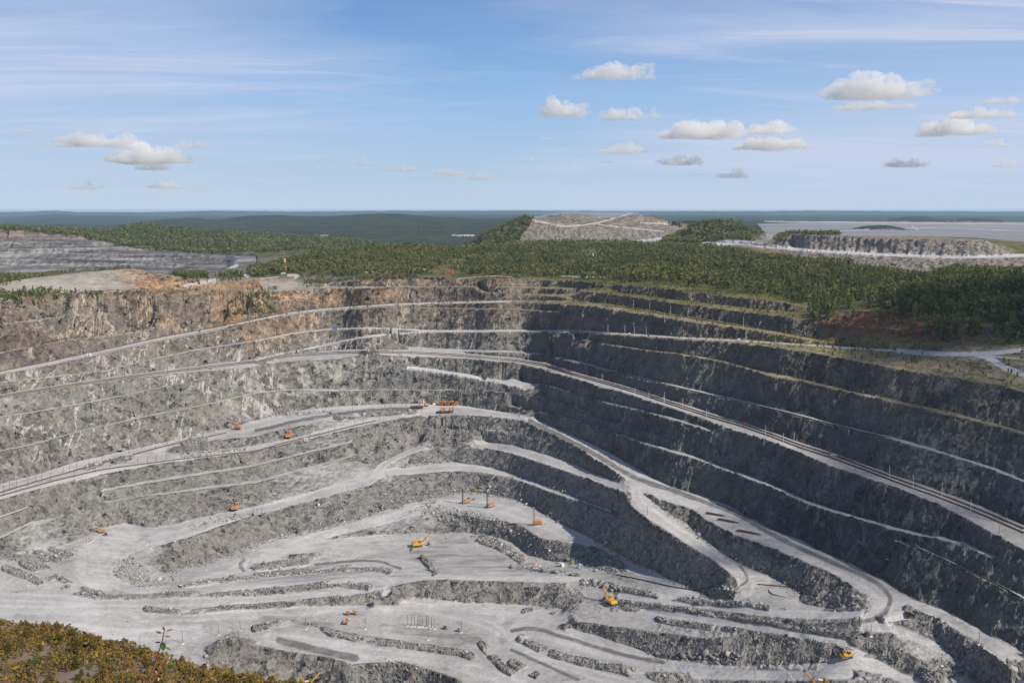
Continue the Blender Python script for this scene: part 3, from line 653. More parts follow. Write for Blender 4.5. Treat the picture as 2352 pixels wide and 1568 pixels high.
JX2 = PX + 6 * fbm(X / 30, Y / 30, 3, 160); JY2 = PY + 4 * fbm(X / 30, Y / 30, 3, 161)
palem = np.zeros(PX.shape)
for s_, w_ in PALE: palem = np.maximum(palem, near_line(s_, w_ * 1.15, JX2, JY2))
palem = np.maximum(palem, white)
dust = np.maximum(dust, palem * .92 * (1 - BERM) * (1 - sstep(.4, .8, blur(SL, 1)))); talus *= 1 - .85 * palem * (1 - BERM)
TR = np.zeros(PX.shape)                               # ruts of the haul traffic
TX_ = PX + 2.5 * fbm(X / 18, Y / 18, 2, 180); TY_ = PY + 2.5 * fbm(X / 18, Y / 18, 2, 181)
for s_, w_ in PALE:
    if w_ > 20 or w_ < 6: continue
    P_ = poly(s_); T_ = np.gradient(P_, axis=0); T_ /= np.linalg.norm(T_, axis=1)[:, None] + 1e-9; N_ = np.stack([-T_[:, 1], T_[:, 0]], 1)
    for o_, g_ in ((-.5, .5), (-.22, .8), (.1, .6), (.4, .75), (.85, .35)):
        TR = np.maximum(TR, g_ * near_line(P_ + N_ * o_ * w_ * .8, 1.3, TX_, TY_))
TR *= np.clip(.55 + 1.1 * fbm(X / 40, Y / 40, 3, 182), 0, 1)
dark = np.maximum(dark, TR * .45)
darkrock_shade = pit * np.interp(AZD, [-30, -8, -2, 3, 9, 30], [0, 0.05, 0.35, 0.55, 0.9, 1.0]) * sstep(-285, -262, ZR)  # right wall's shade put into the rock colour, on top of somewhat darker stone
def set_attr(me, name, r, g, b):
    a = me.attributes.new(name, 'FLOAT_COLOR', 'POINT')
    q = np.ones((r.size, 4), np.float32)
    for i, v in enumerate((r, g, b)): q[:, i] = np.clip(np.asarray(v, float).ravel(), 0, 1)
    a.data.foreach_set('color', q.ravel())

def grid_mesh(name, V, nr, na):
    me = bpy.data.meshes.new(name)
    i = np.arange((nr - 1) * (na - 1)); r = i // (na - 1); a = i % (na - 1)
    q = r * na + a
    F = np.stack([q, q + 1, q + na + 1, q + na], 1).astype(np.int32)
    me.vertices.add(len(V)); me.vertices.foreach_set('co', V.astype(np.float32).ravel())
    me.loops.add(F.size); me.loops.foreach_set('vertex_index', F.ravel())
    me.polygons.add(len(F)); me.polygons.foreach_set('loop_start', (np.arange(len(F)) * 4).astype(np.int32))
    me.update(calc_edges=True)
    return me
V = np.stack([X, Y, HZ], -1).reshape(-1, 3)
me = grid_mesh('terrain', V, NR, NA)
set_attr(me, 'ground_a', dust, veg, orange)
set_attr(me, 'ground_b', dark, forest, talus)
set_attr(me, 'ground_c', np.maximum(tl, p2 * 0.55), red, vein)
set_attr(me, 'ground_d', brown, pale, np.maximum(d2, dR))
set_attr(me, 'ground_e', palem, darkrock_shade, p2)
me.polygons.foreach_set('use_smooth', (SL[:-1, :-1] < 0.3).ravel())
terrain = bpy.data.objects.new('terrain', me); C.objects.link(terrain); terrain['kind'] = 'structure'
terrain['label'] = 'stepped open pit of grey rock benches and pale haul roads, forest hills beyond'

def terrain_material():
    m, nt, b = mat('pit_ground'); N = NT(nt); co = N.coord()
    A = N.attr('ground_a', 1); B = N.attr('ground_b', 1); D = N.attr('ground_c', 1); E = N.attr('ground_d', 1); G = N.attr('ground_e', 1)
    nL = N.noise(co, 0.008, 5); nM = N.noise(co, 0.05, 6, 0.62, 0.6); nS = N.noise(co, 0.33, 5, 0.65); nXS = N.noise(co, 1.4, 2)
    # bedrock: blotchy greys, browner towards the rim
    tone = N.math('ADD', N.math('MULTIPLY', nM, 0.65), N.math('MULTIPLY', nS, 0.35))
    vr = N.new('ShaderNodeTexVoronoi'); N.link(co, vr.inputs['Vector']); vr.inputs['Scale'].default_value = 0.16
    vr2 = N.new('ShaderNodeTexVoronoi'); N.link(co, vr2.inputs['Vector']); vr2.inputs['Scale'].default_value = 0.42
    vs = N.new('ShaderNodeSeparateColor'); N.link(vr.outputs['Color'], vs.inputs[0]); vs2 = N.new('ShaderNodeSeparateColor'); N.link(vr2.outputs['Color'], vs2.inputs[0])
    tone = N.math('ADD', N.math('MULTIPLY', tone, 0.8), N.math('ADD', N.math('MULTIPLY', vs.outputs[0], 0.10), N.math('MULTIPLY', vs2.outputs[0], 0.09)))
    grain = N.noise(N.mapping(co, (0.25, 0.1, 0), (0.55, 0.55, 0.05)), 1.0, 4, 0.65, 0.4)
    tone = N.math('ADD', N.math('MULTIPLY', tone, 0.78), N.math('MULTIPLY', grain, 0.22))
    rock = N.ramp(tone, [(0.34, (0.066, 0.061, 0.055)), (0.46, (0.145, 0.135, 0.121)), (0.56, (0.22, 0.206, 0.185)), (0.70, (0.37, 0.35, 0.32))])
    rockb = N.ramp(tone, [(0.34, (0.05, 0.041, 0.036)), (0.47, (0.112, 0.089, 0.073)), (0.57, (0.18, 0.142, 0.112)), (0.70, (0.36, 0.285, 0.22))])
    col = N.mix(N.math('MULTIPLY', E[0], 0.9), rock, rockb)
    rock_shade = N.ramp(tone, [(0.34, (0.032, 0.033, 0.035)), (0.48, (0.072, 0.073, 0.073)), (0.58, (0.135, 0.135, 0.132)), (0.72, (0.34, 0.335, 0.325))])  # rock tones for the right, deepened to carry the wall's shade
    col = N.mix(N.math('MULTIPLY', G[1], N.math('SUBTRACT', 1.0, N.math('MULTIPLY', E[0], 0.55))), col, rock_shade)
    patch = N.ramp(nL, [(0.42, 0.0), (0.6, 1.0)])
    col = N.mix(N.math('MULTIPLY', patch, 0.16), col, (0.33, 0.34, 0.29))
    col = N.mix(N.math('MULTIPLY', N.ramp(nM, [(0.45, 0.0), (0.6, 1.0)]), N.math('MULTIPLY', E[1], 0.5)), col, (0.54, 0.525, 0.475))
    # pale veins, dipping across the faces
    vm = N.mapping(co, (0.35, 0.75, 0.35), (0.075, 0.02, 0.012))
    vn = N.noise(vm, 1.0, 4, 0.6, 0.45)
    line = N.math('SUBTRACT', 1.0, N.math('MULTIPLY', N.math('ABSOLUTE', N.math('SUBTRACT', vn, 0.5)), 42.0), clamp=True)
    gate = N.ramp(N.noise(co, 0.022, 3), [(0.44, 0.0), (0.56, 1.0)])
    line = N.math('MULTIPLY', N.math('MULTIPLY', line, gate), D[2])
    spots = N.math('MULTIPLY', N.ramp(N.noise(co, 0.13, 4, 0.7), [(0.64, 0.0), (0.70, 1.0)]), N.math('MULTIPLY', D[2], 0.6))
    col = N.mix(N.math('MAXIMUM', N.math('MULTIPLY', line, 0.7), spots), col, N.mix(E[0], (0.62, 0.61, 0.585), (0.60, 0.50, 0.39)))
    # orange weathering and red soil
    og = N.ramp(tone, [(0.35, (0.17, 0.095, 0.05)), (0.5, (0.33, 0.195, 0.10)), (0.65, (0.50, 0.35, 0.22))])
    col = N.mix(N.math('MULTIPLY', A[2], N.ramp(nM, [(0.32, 0.25), (0.58, 1.0)])), col, og)
    col = N.mix(N.math('MULTIPLY', D[1], N.ramp(nM, [(0.36, 0.2), (0.55, 1.0)])), col, N.mix(nS, (0.17, 0.062, 0.034), (0.30, 0.12, 0.065)))
    # blasted rubble: a different grey for every block
    vor = N.new('ShaderNodeTexVoronoi'); N.link(co, vor.inputs['Vector']); vor.inputs['Scale'].default_value = 0.55
    cell = N.new('ShaderNodeSeparateColor'); N.link(vor.outputs['Color'], cell.inputs[0])
    vor2 = N.new('ShaderNodeTexVoronoi'); N.link(co, vor2.inputs['Vector']); vor2.inputs['Scale'].default_value = 0.22
    cell2 = N.new('ShaderNodeSeparateColor'); N.link(vor2.outputs['Color'], cell2.inputs[0])
    cs = N.math('ADD', N.math('MULTIPLY', cell.outputs[0], 0.5), N.math('ADD', N.math('MULTIPLY', cell2.outputs[0], 0.2), N.math('MULTIPLY', nM, 0.35)))
    tal = N.ramp(cs, [(0.15, (0.115, 0.11, 0.104)), (0.5, (0.21, 0.202, 0.19)), (0.8, (0.285, 0.276, 0.262)), (1.0, (0.43, 0.42, 0.40))])
    col = N.mix(B[2], col, N.mix(E[2], tal, N.mix(0.55, tal, (0.30, 0.25, 0.205))))
    col = N.mix(N.math('MULTIPLY', E[2], N.math('SUBTRACT', 0.85, B[2])), col, N.mix(N.ramp(nM, [(0.42, 0.0), (0.58, 1.0)]), (0.19, 0.135, 0.10), (0.34, 0.285, 0.235)))
    col = N.mix(D[0], col, N.mix(N.noise(N.mapping(co, (0, 0, 0), (0.0004, 0.003, 0.003)), 1, 5), (0.10, 0.10, 0.115), (0.42, 0.415, 0.43)))
    zc = N.new('ShaderNodeSeparateXYZ'); N.link(co, zc.inputs[0])
    band = N.noise(N.mapping(co, (0, 0, 0), (0.004, 0.004, 0.10)), 1.0, 4, 0.6)
    pc = N.ramp(N.math('ADD', N.math('MULTIPLY', band, 0.6), N.math('MULTIPLY', nM, 0.4)), [(0.40, (0.065, 0.06, 0.06)), (0.5, (0.165, 0.153, 0.148)), (0.6, (0.33, 0.315, 0.30))])
    pc = N.mix(N.ramp(N.math('DIVIDE', zc.outputs[2], 400.0), [(0.60, 0.0), (0.66, 0.75)]), pc, (0.30, 0.20, 0.145))
    col = N.mix(G[2], col, pc)
    # haul-road dust with streaks of traffic
    dn = N.math('ADD', N.math('MULTIPLY', nM, 0.5), N.math('MULTIPLY', N.noise(co, 0.012, 4), 0.5))
    stv = N.noise(N.mapping(co, (0, 0, 0.12), (0.012, 0.16, 0.16)), 1.0, 5, 0.65, 1.6)
    dn = N.math('ADD', N.math('MULTIPLY', dn, 0.59), N.math('ADD', N.math('MULTIPLY', stv, 0.17), N.math('MULTIPLY', nS, 0.24)))
    du = N.ramp(dn, [(0.38, (0.32, 0.31, 0.302)), (0.47, (0.47, 0.458, 0.452)), (0.56, (0.56, 0.548, 0.545))])
    dug = N.ramp(dn, [(0.38, (0.24, 0.233, 0.226)), (0.48, (0.38, 0.37, 0.36)), (0.58, (0.49, 0.478, 0.47))])
    du = N.mix(G[0], dug, du)
    col = N.mix(N.math('MULTIPLY', A[0], N.math('ADD', 0.75, N.math('MULTIPLY', nS, 0.4)), clamp=True), col, du)
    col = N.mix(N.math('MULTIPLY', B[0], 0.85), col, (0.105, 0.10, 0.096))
    # grass on the benches, forest floor
    gr = N.mix(N.ramp(nS, [(0.4, 0.0), (0.6, 1.0)]), N.mix(nM, (0.12, 0.115, 0.03), (0.27, 0.22, 0.06)), (0.33, 0.25, 0.11))
    col = N.mix(N.math('MULTIPLY', A[1], N.ramp(N.noise(co, 0.2, 4, 0.7), [(0.3, 0.15), (0.5, 1.0)])), col, gr)
    ff = N.mix(N.ramp(N.noise(co, 0.02, 6, 0.7), [(0.42, 0.0), (0.58, 1.0)]), (0.055, 0.066, 0.024), (0.17, 0.155, 0.055))
    ffn = N.mix(N.ramp(nM, [(0.4, 0.0), (0.6, 1.0)]), (0.25, 0.195, 0.155), (0.22, 0.145, 0.07))
    cam_r = N.new('ShaderNodeVectorMath', operation='LENGTH'); N.link(co, cam_r.inputs[0])
    fz = N.ramp(N.math('DIVIDE', cam_r.outputs['Value'], 10000.0), [(0.32, 0.0), (0.5, 1.0)])
    ff = N.mix(fz, ff, N.mix(N.ramp(N.noise(co, 0.0035, 7, 0.72), [(0.42, 0.0), (0.6, 1.0)]), (0.022, 0.034, 0.017), (0.06, 0.07, 0.03)))
    nearf = N.ramp(N.math('DIVIDE', cam_r.outputs['Value'], 1000.0), [(0.5, 1.0), (0.6, 0.0)])
    col = N.mix(B[1], col, N.mix(nearf, ff, ffn))
    N.link(col, b.inputs['Base Color'])
    # relief: rough rock, blocks, canopy far away
    hr = N.math('ADD', N.math('MULTIPLY', nM, 3.0), N.math('MULTIPLY', nS, 1.5))
    blocks = N.math('MULTIPLY', N.math('SUBTRACT', 1.0, vor.outputs['Distance']), 1.2)
    h = N.math('ADD', N.math('MULTIPLY', hr, N.math('SUBTRACT', 1.0, N.math('MAXIMUM', A[0], B[1]), clamp=True)), N.math('MULTIPLY', blocks, B[2]))
    h = N.math('ADD', h, N.math('MULTIPLY', nS, 0.22))
    can = N.math('MULTIPLY', N.voronoi(co, 0.05), N.math('MULTIPLY', B[1], -14.0))
    farf = N.ramp(N.math('DIVIDE', cam_r.outputs['Value'], 10000.0), [(0.24, 0.0), (0.32, 1.0)])
    h = N.math('ADD', h, N.math('MULTIPLY', can, farf))
    bn = N.bump(h, 0.9, 1.0)
    def vm(op, a, b_, sc=None):
        n = N.new('ShaderNodeVectorMath', operation=op); N.inp(n.inputs[0], a)
        if b_ is not None: N.inp(n.inputs[1], b_)
        if sc is not None: N.inp(n.inputs['Scale'], sc)
        return n.outputs[0]
    # split faces: every block of the rock is turned a little its own way
    f1 = vm('SUBTRACT', vr.outputs['Color'], (0.5, 0.5, 0.5)); f2 = vm('SUBTRACT', vr2.outputs['Color'], (0.5, 0.5, 0.5))
    rk = N.math('SUBTRACT', 1.0, N.math('MAXIMUM', N.math('MAXIMUM', A[0], B[1]), D[0]), clamp=True)
    f = vm('ADD', vm('SCALE', f1, None, N.math('MULTIPLY', rk, 0.9)), vm('SCALE', f2, None, N.math('MULTIPLY', rk, 0.8)))
    N.link(vm('NORMALIZE', vm('ADD', bn, f), None), b.inputs['Normal'])
    return m
me.materials.append(terrain_material())

# ---------------------------------------------------------------- world: Nishita sky with a veil of cirrus
w = bpy.data.worlds.new('World'); bpy.context.scene.world = w; w.use_nodes = True
SUN_EL, SUN_AZ = R(39), R(118)
def build_world():
    nt = w.node_tree; N = NT(nt); bg = nt.nodes['Background']; K = 0.052
    sky = N.new('ShaderNodeTexSky', sky_type='NISHITA'); sky.sun_disc = False
    sky.sun_elevation = SUN_EL; sky.sun_rotation = SUN_AZ; sky.altitude = 300; sky.air_density = 1.0; sky.dust_density = 0.3; sky.ozone_density = 3.0
    d = N.coord('Generated'); sp = N.new('ShaderNodeSeparateXYZ'); N.link(d, sp.inputs[0]); x, y, z = sp.outputs
    # clear air whitening towards the horizon
    el = N.math('MAXIMUM', z, 0.0)
    grad = N.ramp(el, [(0.0, (0.54, 0.67, 0.80)), (0.045, (0.44, 0.61, 0.82)), (0.10, (0.33, 0.54, 0.84)), (0.17, (0.20, 0.41, 0.77)), (0.28, (0.09, 0.24, 0.60))])
    gk = N.mix(1.0, grad, (1 / K, 1 / K, 1 / K), 'MULTIPLY')
    base = N.mix(N.ramp(el, [(0.12, 0.92), (0.5, 0.12)]), sky.outputs[0], gk)
    # thin cirrus drawn out across the sky, denser to the sides
    zz = N.math('ADD', z, 0.09); u = N.math('DIVIDE', x, zz); v = N.math('DIVIDE', y, zz)
    cv = N.new('ShaderNodeCombineXYZ'); N.link(u, cv.inputs[0]); N.link(v, cv.inputs[1])
    c1 = N.noise(N.mapping(cv.outputs[0], (0, 0, 0.45), (0.16, 0.55, 1), (3.1, 1.2, 0)), 1.0, 7, 0.62, 0.9)
    c2 = N.noise(N.mapping(cv.outputs[0], (0, 0, -0.35), (0.35, 1.5, 1), (0.4, 7.7, 0)), 1.0, 7, 0.68, 1.4)
    sw = N.math('MULTIPLY', N.math('SUBTRACT', N.noise(N.mapping(cv.outputs[0], (0, 0, 0.5), (0.2, 0.4, 1)), 1.0, 5, 0.6, 0.6), 0.5), 0.9)
    side = N.ramp(N.math('ADD', N.math('ADD', x, sw), 0.5), [(0.0, 0.62), (0.2, 0.5), (0.40, 0.05), (0.50, 0.12), (0.68, 0.65), (0.85, 1.0)])
    veil = N.math('MULTIPLY', N.ramp(c1, [(0.36, 0.0), (0.62, 1.0)]), N.math('MULTIPLY', side, 0.75))
    streak = N.math('MULTIPLY', N.ramp(c2, [(0.50, 0.0), (0.68, 1.0)]), N.math('ADD', N.math('MULTIPLY', side, 0.5), 0.2))
    lay = N.math('ADD', N.math('ADD', veil, streak), N.math('MULTIPLY', side, 0.36), clamp=True)
    lay = N.math('MULTIPLY', lay, N.ramp(el, [(0.0, 0.25), (0.05, 0.8), (0.3, 0.9), (0.6, 0.3)]))
    c = N.mix(lay, base, (0.60 / K, 0.66 / K, 0.84 / K))
    N.link(c, bg.inputs[0]); bg.inputs[1].default_value = K
build_world()
# ---------------------------------------------------------------- object helpers
def tag(o, label, cat, group=None):
    o['label'] = label; o['category'] = cat
    if group: o['group'] = group
    return o
def thing(name, label, cat, loc, rotz=0.0, scale=1.0, group=None):
    o = bpy.data.objects.new(name, None); C.objects.link(o); o.empty_display_size = 1
    o.location = loc; o.rotation_euler = (0, 0, rotz); o.scale = (scale,) * 3
    return tag(o, label, cat, group)
def dup(root, loc, rotz=None, scale=None, label=None, group=None):
    r = root.copy(); C.objects.link(r); r.location = loc
    if rotz is not None: r.rotation_euler = (0, 0, rotz)
    if scale is not None: r.scale = (scale,) * 3
    if label: r['label'] = label
    if group: r['group'] = group
    for ch in list(root.children):
        c = ch.copy(); C.objects.link(c); c.parent = r
        for g in list(ch.children):
            d = g.copy(); C.objects.link(d); d.parent = c
    return r
class MB:
    def __init__(s): s.v = []; s.f = []
    def add(s, v, f):
        n = len(s.v); s.v += [tuple(p) for p in v]; s.f += [tuple(i + n for i in q) for q in f]; return s
    def box(s, c, d, rot=None, taper=1.0):
        x, y, z = (q / 2 for q in d)
        v = []
        for sz in (-1, 1):
            k = taper if sz > 0 else 1
            v += [Vector((-x * k, -y * k, sz * z)), Vector((x * k, -y * k, sz * z)), Vector((x * k, y * k, sz * z)), Vector((-x * k, y * k, sz * z))]
        if rot is not None: v = [rot @ p for p in v]
        v = [p + Vector(c) for p in v]
        return s.add(v, [(3, 2, 1, 0), (4, 5, 6, 7), (0, 1, 5, 4), (1, 2, 6, 5), (2, 3, 7, 6), (3, 0, 4, 7)])
    def tube(s, p, q, r0, r1=None, n=8, caps=True):
        p = Vector(p); q = Vector(q); r1 = r0 if r1 is None else r1
        a = (q - p).normalized(); u = a.orthogonal().normalized(); w = a.cross(u)
        v = [c + (u * math.cos(2 * math.pi * i / n) + w * math.sin(2 * math.pi * i / n)) * r for c, r in ((p, r0), (q, r1)) for i in range(n)]
        f = [(i, (i + 1) % n, n + (i + 1) % n, n + i) for i in range(n)]
        if caps: f += [tuple(range(n))[::-1], tuple(range(n, 2 * n))]
        return s.add(v, f)
    def path(s, pts, r, n=6):
        pts = [Vector(p) for p in pts]; rings = []
        for i, p in enumerate(pts):
            a = (pts[min(i + 1, len(pts) - 1)] - pts[max(i - 1, 0)]).normalized()
            u = a.cross(Vector((0, 0, 1))); u = u.normalized() if u.length > 1e-3 else Vector((1, 0, 0)); w = u.cross(a)
            rr = r[i] if isinstance(r, (list, tuple)) else r
            rings.append([p + (u * math.cos(2 * math.pi * k / n) + w * math.sin(2 * math.pi * k / n)) * rr for k in range(n)])
        v = [q for g in rings for q in g]
        f = [(i * n + k, i * n + (k + 1) % n, (i + 1) * n + (k + 1) % n, (i + 1) * n + k) for i in range(len(pts) - 1) for k in range(n)]
        f += [tuple(range(n))[::-1], tuple((len(pts) - 1) * n + k for k in range(n))]
        return s.add(v, f)
    def prism(s, prof, y0, y1):
        """closed x,z outline pushed along y"""
        n = len(prof)
        v = [(x, y0, z) for x, z in prof] + [(x, y1, z) for x, z in prof]
        f = [tuple(range(n)), tuple(range(2 * n - 1, n - 1, -1))] + [(i, n + i, n + (i + 1) % n, (i + 1) % n) for i in range(n)]
        return s.add(v, f)
    def build(s, name, m, parent=None, bevel=0, smooth=False):
        me = bpy.data.meshes.new(name); me.from_pydata(s.v, [], s.f)
        bm = bmesh.new(); bm.from_mesh(me); bmesh.ops.recalc_face_normals(bm, faces=bm.faces)
        if bevel: bmesh.ops.bevel(bm, geom=[e for e in bm.edges if len(e.link_faces) == 2 and e.calc_face_angle(0) > 0.6], offset=bevel, segments=1, affect='EDGES')
        bm.to_mesh(me); bm.free()
        if smooth: me.polygons.foreach_set('use_smooth', [True] * len(me.polygons))
        me.materials.append(m)
        o = bpy.data.objects.new(name, me); C.objects.link(o); o.parent = parent
        return o
def paint(name, col, rough=0.55, dirt=0.4, dirtcol=(0.34, 0.33, 0.32), metal=0.0, scale=1.2):
    m, nt, b = mat(name); N = NT(nt); co = N.coord()
    n = N.noise(co, scale, 5, 0.65)
    f = N.math('MULTIPLY', N.ramp(n, [(0.4, 0.0), (0.62, 1.0)]), dirt)
    c = N.mix(N.noise(co, scale * 3, 3), tuple(q * 0.82 for q in col), tuple(min(1, q * 1.12) for q in col))
    N.link(N.mix(f, c, dirtcol), b.inputs['Base Color'])
    b.inputs['Roughness'].default_value = rough; b.inputs['Metallic'].default_value = metal; b.inputs['Specular IOR Level'].default_value = 0.35
    N.link(N.bump(n, 0.2, 0.05), b.inputs['Normal'])
    return m
M = dict(orange=paint('orange_paint', (0.62, 0.21, 0.025), dirt=0.4), yellow=paint('yellow_paint', (0.74, 0.39, 0.015), dirt=0.3), faded=paint('faded_orange_paint', (0.50, 0.23, 0.085), dirt=0.5),
         black=paint('dark_steel', (0.035, 0.034, 0.035), 0.6, 0.3), rubber=paint('tyre_rubber', (0.03, 0.03, 0.03), 0.85, 0.55), steel=paint('grey_steel', (0.22, 0.21, 0.2), 0.5, 0.3),
         rust=paint('rusty_steel', (0.105, 0.058, 0.04), 0.85, 0.3, (0.10, 0.06, 0.045)), white=paint('white_paint', (0.78, 0.78, 0.77), 0.5, 0.15), blue=paint('blue_paint', (0.02, 0.20, 0.62), 0.5, 0.12),
         paleblue=paint('pale_blue_paint', (0.34, 0.47, 0.75), 0.5, 0.2), green=paint('olive_green_paint', (0.25, 0.28, 0.06), 0.6, 0.25), salmon=paint('salmon_paint', (0.80, 0.34, 0.24), 0.6, 0.12),
         brown=paint('brown_orange_paint', (0.40, 0.20, 0.07), 0.7, 0.35), concrete=paint('pale_concrete', (0.62, 0.62, 0.60), 0.9, 0.15), red=paint('red_paint', (0.50, 0.045, 0.03), 0.6, 0.15),
         brick=paint('red_brick', (0.40, 0.115, 0.07), 0.9, 0.2, (0.3, 0.2, 0.15), scale=2.5), glass=paint('dark_glass', (0.03, 0.04, 0.05), 0.12, 0.05), wood=paint('weathered_wood', (0.20, 0.15, 0.11), 0.9, 0.2),
         load=paint('crushed_rock_load', (0.30, 0.29, 0.28), 0.95, 0.5), roof=paint('grey_roof', (0.36, 0.34, 0.33), 0.8, 0.2), winglass=paint('window_pane', (0.55, 0.58, 0.62), 0.2, 0.1),
         vest=paint('orange_work_jacket', (0.85, 0.16, 0.05), 0.9, 0.05), dark_cloth=paint('dark_trousers', (0.05, 0.055, 0.08), 0.9, 0.05), skin=paint('skin', (0.55, 0.33, 0.24), 0.6, 0.0),
         helmet=paint('white_helmet', (0.7, 0.68, 0.62), 0.4, 0.0))
# ---------------------------------------------------------------- vegetation
def leaf_mat(name, cols, trans=0.25, use_attr=True):
    m, nt, b = mat(name); N = NT(nt)
    rnd = N.attr('tint', 1)[0] if use_attr else N.new('ShaderNodeObjectInfo').outputs['Random']
    k = [(i / max(1, len(cols) - 1), c) for i, c in enumerate(cols)]
    c = N.ramp(rnd, k)
    c = N.mix(N.noise(N.coord(), 0.9, 2), c, N.mix(1.0, c, (1.7, 1.7, 1.5), 'MULTIPLY'))
    N.link(c, b.inputs['Base Color'])
    t = N.new('ShaderNodeBsdfTranslucent'); N.link(c, t.inputs[0])
    s = N.new('ShaderNodeMixShader'); s.inputs[0].default_value = trans
    out = nt.nodes['Material Output']; N.link(b.outputs[0], s.inputs[1]); N.link(t.outputs[0], s.inputs[2]); N.link(s.outputs[0], out.inputs[0])
    return m
PINE_C = [(0.042, 0.06, 0.024), (0.068, 0.09, 0.032), (0.10, 0.118, 0.04), (0.13, 0.142, 0.048)]
BIRCH_C = [(0.095, 0.11, 0.04), (0.12, 0.13, 0.047), (0.15, 0.15, 0.058), (0.19, 0.168, 0.068)]
GOLD_C = [(0.24, 0.17, 0.04), (0.30, 0.19, 0.05), (0.20, 0.16, 0.04), (0.32, 0.18, 0.06)]
OLIVE_C = [(0.07, 0.066, 0.022), (0.105, 0.088, 0.028), (0.135, 0.098, 0.036), (0.18, 0.12, 0.042)]
PAT, BAT = leaf_mat('pine_needles_mass', PINE_C), leaf_mat('birch_leaves_mass', BIRCH_C)
P_O, B_O, G_O, O_O = (leaf_mat('pine_needles', PINE_C, use_attr=False), leaf_mat('birch_leaves', BIRCH_C, use_attr=False), leaf_mat('golden_leaves', GOLD_C, use_attr=False), leaf_mat('olive_needles', OLIVE_C, use_attr=False))
BARK = paint('tree_bark', (0.13, 0.09, 0.07), 0.95, 0.2); WHITEBARK = paint('birch_bark', (0.50, 0.47, 0.42), 0.9, 0.3, (0.1, 0.09, 0.08))

def quads(rng, pos, size, up=0.35, nrm=None):
    """one leaf-sprig quad at each point, tilted at random"""
    n = len(pos)
    d = rng.normal(size=(n, 3)); d[:, 2] = d[:, 2] * 0.6 + up
    if nrm is not None: d = d * 0.6 + nrm
    d /= np.linalg.norm(d, axis=1)[:, None]
    t = np.cross(d, rng.normal(size=(n, 3))); t /= np.linalg.norm(t, axis=1)[:, None] + 1e-9
    b = np.cross(d, t)
    s = np.asarray(size) * (0.7 + 0.6 * rng.random(n)); s = s[:, None]
    v = np.stack([pos - t * s - b * s * 0.6, pos + t * s * 0.9 - b * s * 0.5, pos + t * s * 0.25 + b * s * 0.9, pos - t * s * 0.7 + b * s * 0.45], 1)
    return v.reshape(-1, 3), np.arange(n * 4).reshape(n, 4)
def pine_pts(rng, n, h, rb, lo=0.12):
    t = 1 - np.sqrt(rng.random(n)) * (1 - lo); wh = np.floor(t * 9) / 9
    t = wh + (t - wh) * 0.65
    a = rng.random(n) * 2 * np.pi; lob = 0.72 + 0.28 * np.cos(a * 3 + wh * 40)
    r = rb * (1 - t) ** 0.75 * np.sqrt(0.25 + 0.75 * rng.random(n)) * lob * (0.75 + 0.5 * rng.random(n))
    return np.stack([r * np.cos(a), r * np.sin(a), h * t - r * 0.18], 1)
def birch_pts(rng, n, h, rb, nc=7):
    cz = h * (0.38 + 0.55 * rng.random(nc)); ca = rng.random(nc) * 6.28
    cr = rb * 0.55 * np.sqrt(rng.random(nc)) * (1.15 - (cz / h - 0.38))
    c = np.stack([cr * np.cos(ca), cr * np.sin(ca), cz], 1)
    k = rng.integers(0, nc, n); p = rng.normal(size=(n, 3)); p /= np.linalg.norm(p, axis=1)[:, None]
    p *= (0.55 + 0.45 * rng.random(n))[:, None]
    return c[k] + p * np.array([rb * 0.48, rb * 0.48, h * 0.17])
def trunk_geo(h, r, n=4):
    a = np.arange(n) * 2 * np.pi / n
    v = np.vstack([np.stack([r * np.cos(a), r * np.sin(a), np.zeros(n) - 0.3], 1), np.stack([r * .25 * np.cos(a), r * .25 * np.sin(a), np.full(n, h)], 1)])
    f = np.array([(i, (i + 1) % n, n + (i + 1) % n, n + i) for i in range(n)])
    return v, f
def np_mesh(name, V, F, m, tint=None, parent=None):
    me = bpy.data.meshes.new(name)
    V = np.asarray(V, np.float32); F = np.asarray(F, np.int32); k = F.shape[1]
    me.vertices.add(len(V)); me.vertices.foreach_set('co', V.ravel())
    me.loops.add(F.size); me.loops.foreach_set('vertex_index', F.ravel())
    me.polygons.add(len(F)); me.polygons.foreach_set('loop_start', (np.arange(len(F)) * k).astype(np.int32))
    if tint is not None:
        a = me.attributes.new('tint', 'FLOAT_COLOR', 'POINT'); q = np.ones((len(V), 4), np.float32); q[:, 0] = tint; q[:, 1] = tint; q[:, 2] = tint
        a.data.foreach_set('color', q.ravel())
    me.update(calc_edges=True); me.materials.append(m)
    o = bpy.data.objects.new(name, me); C.objects.link(o); o.parent = parent
    return o

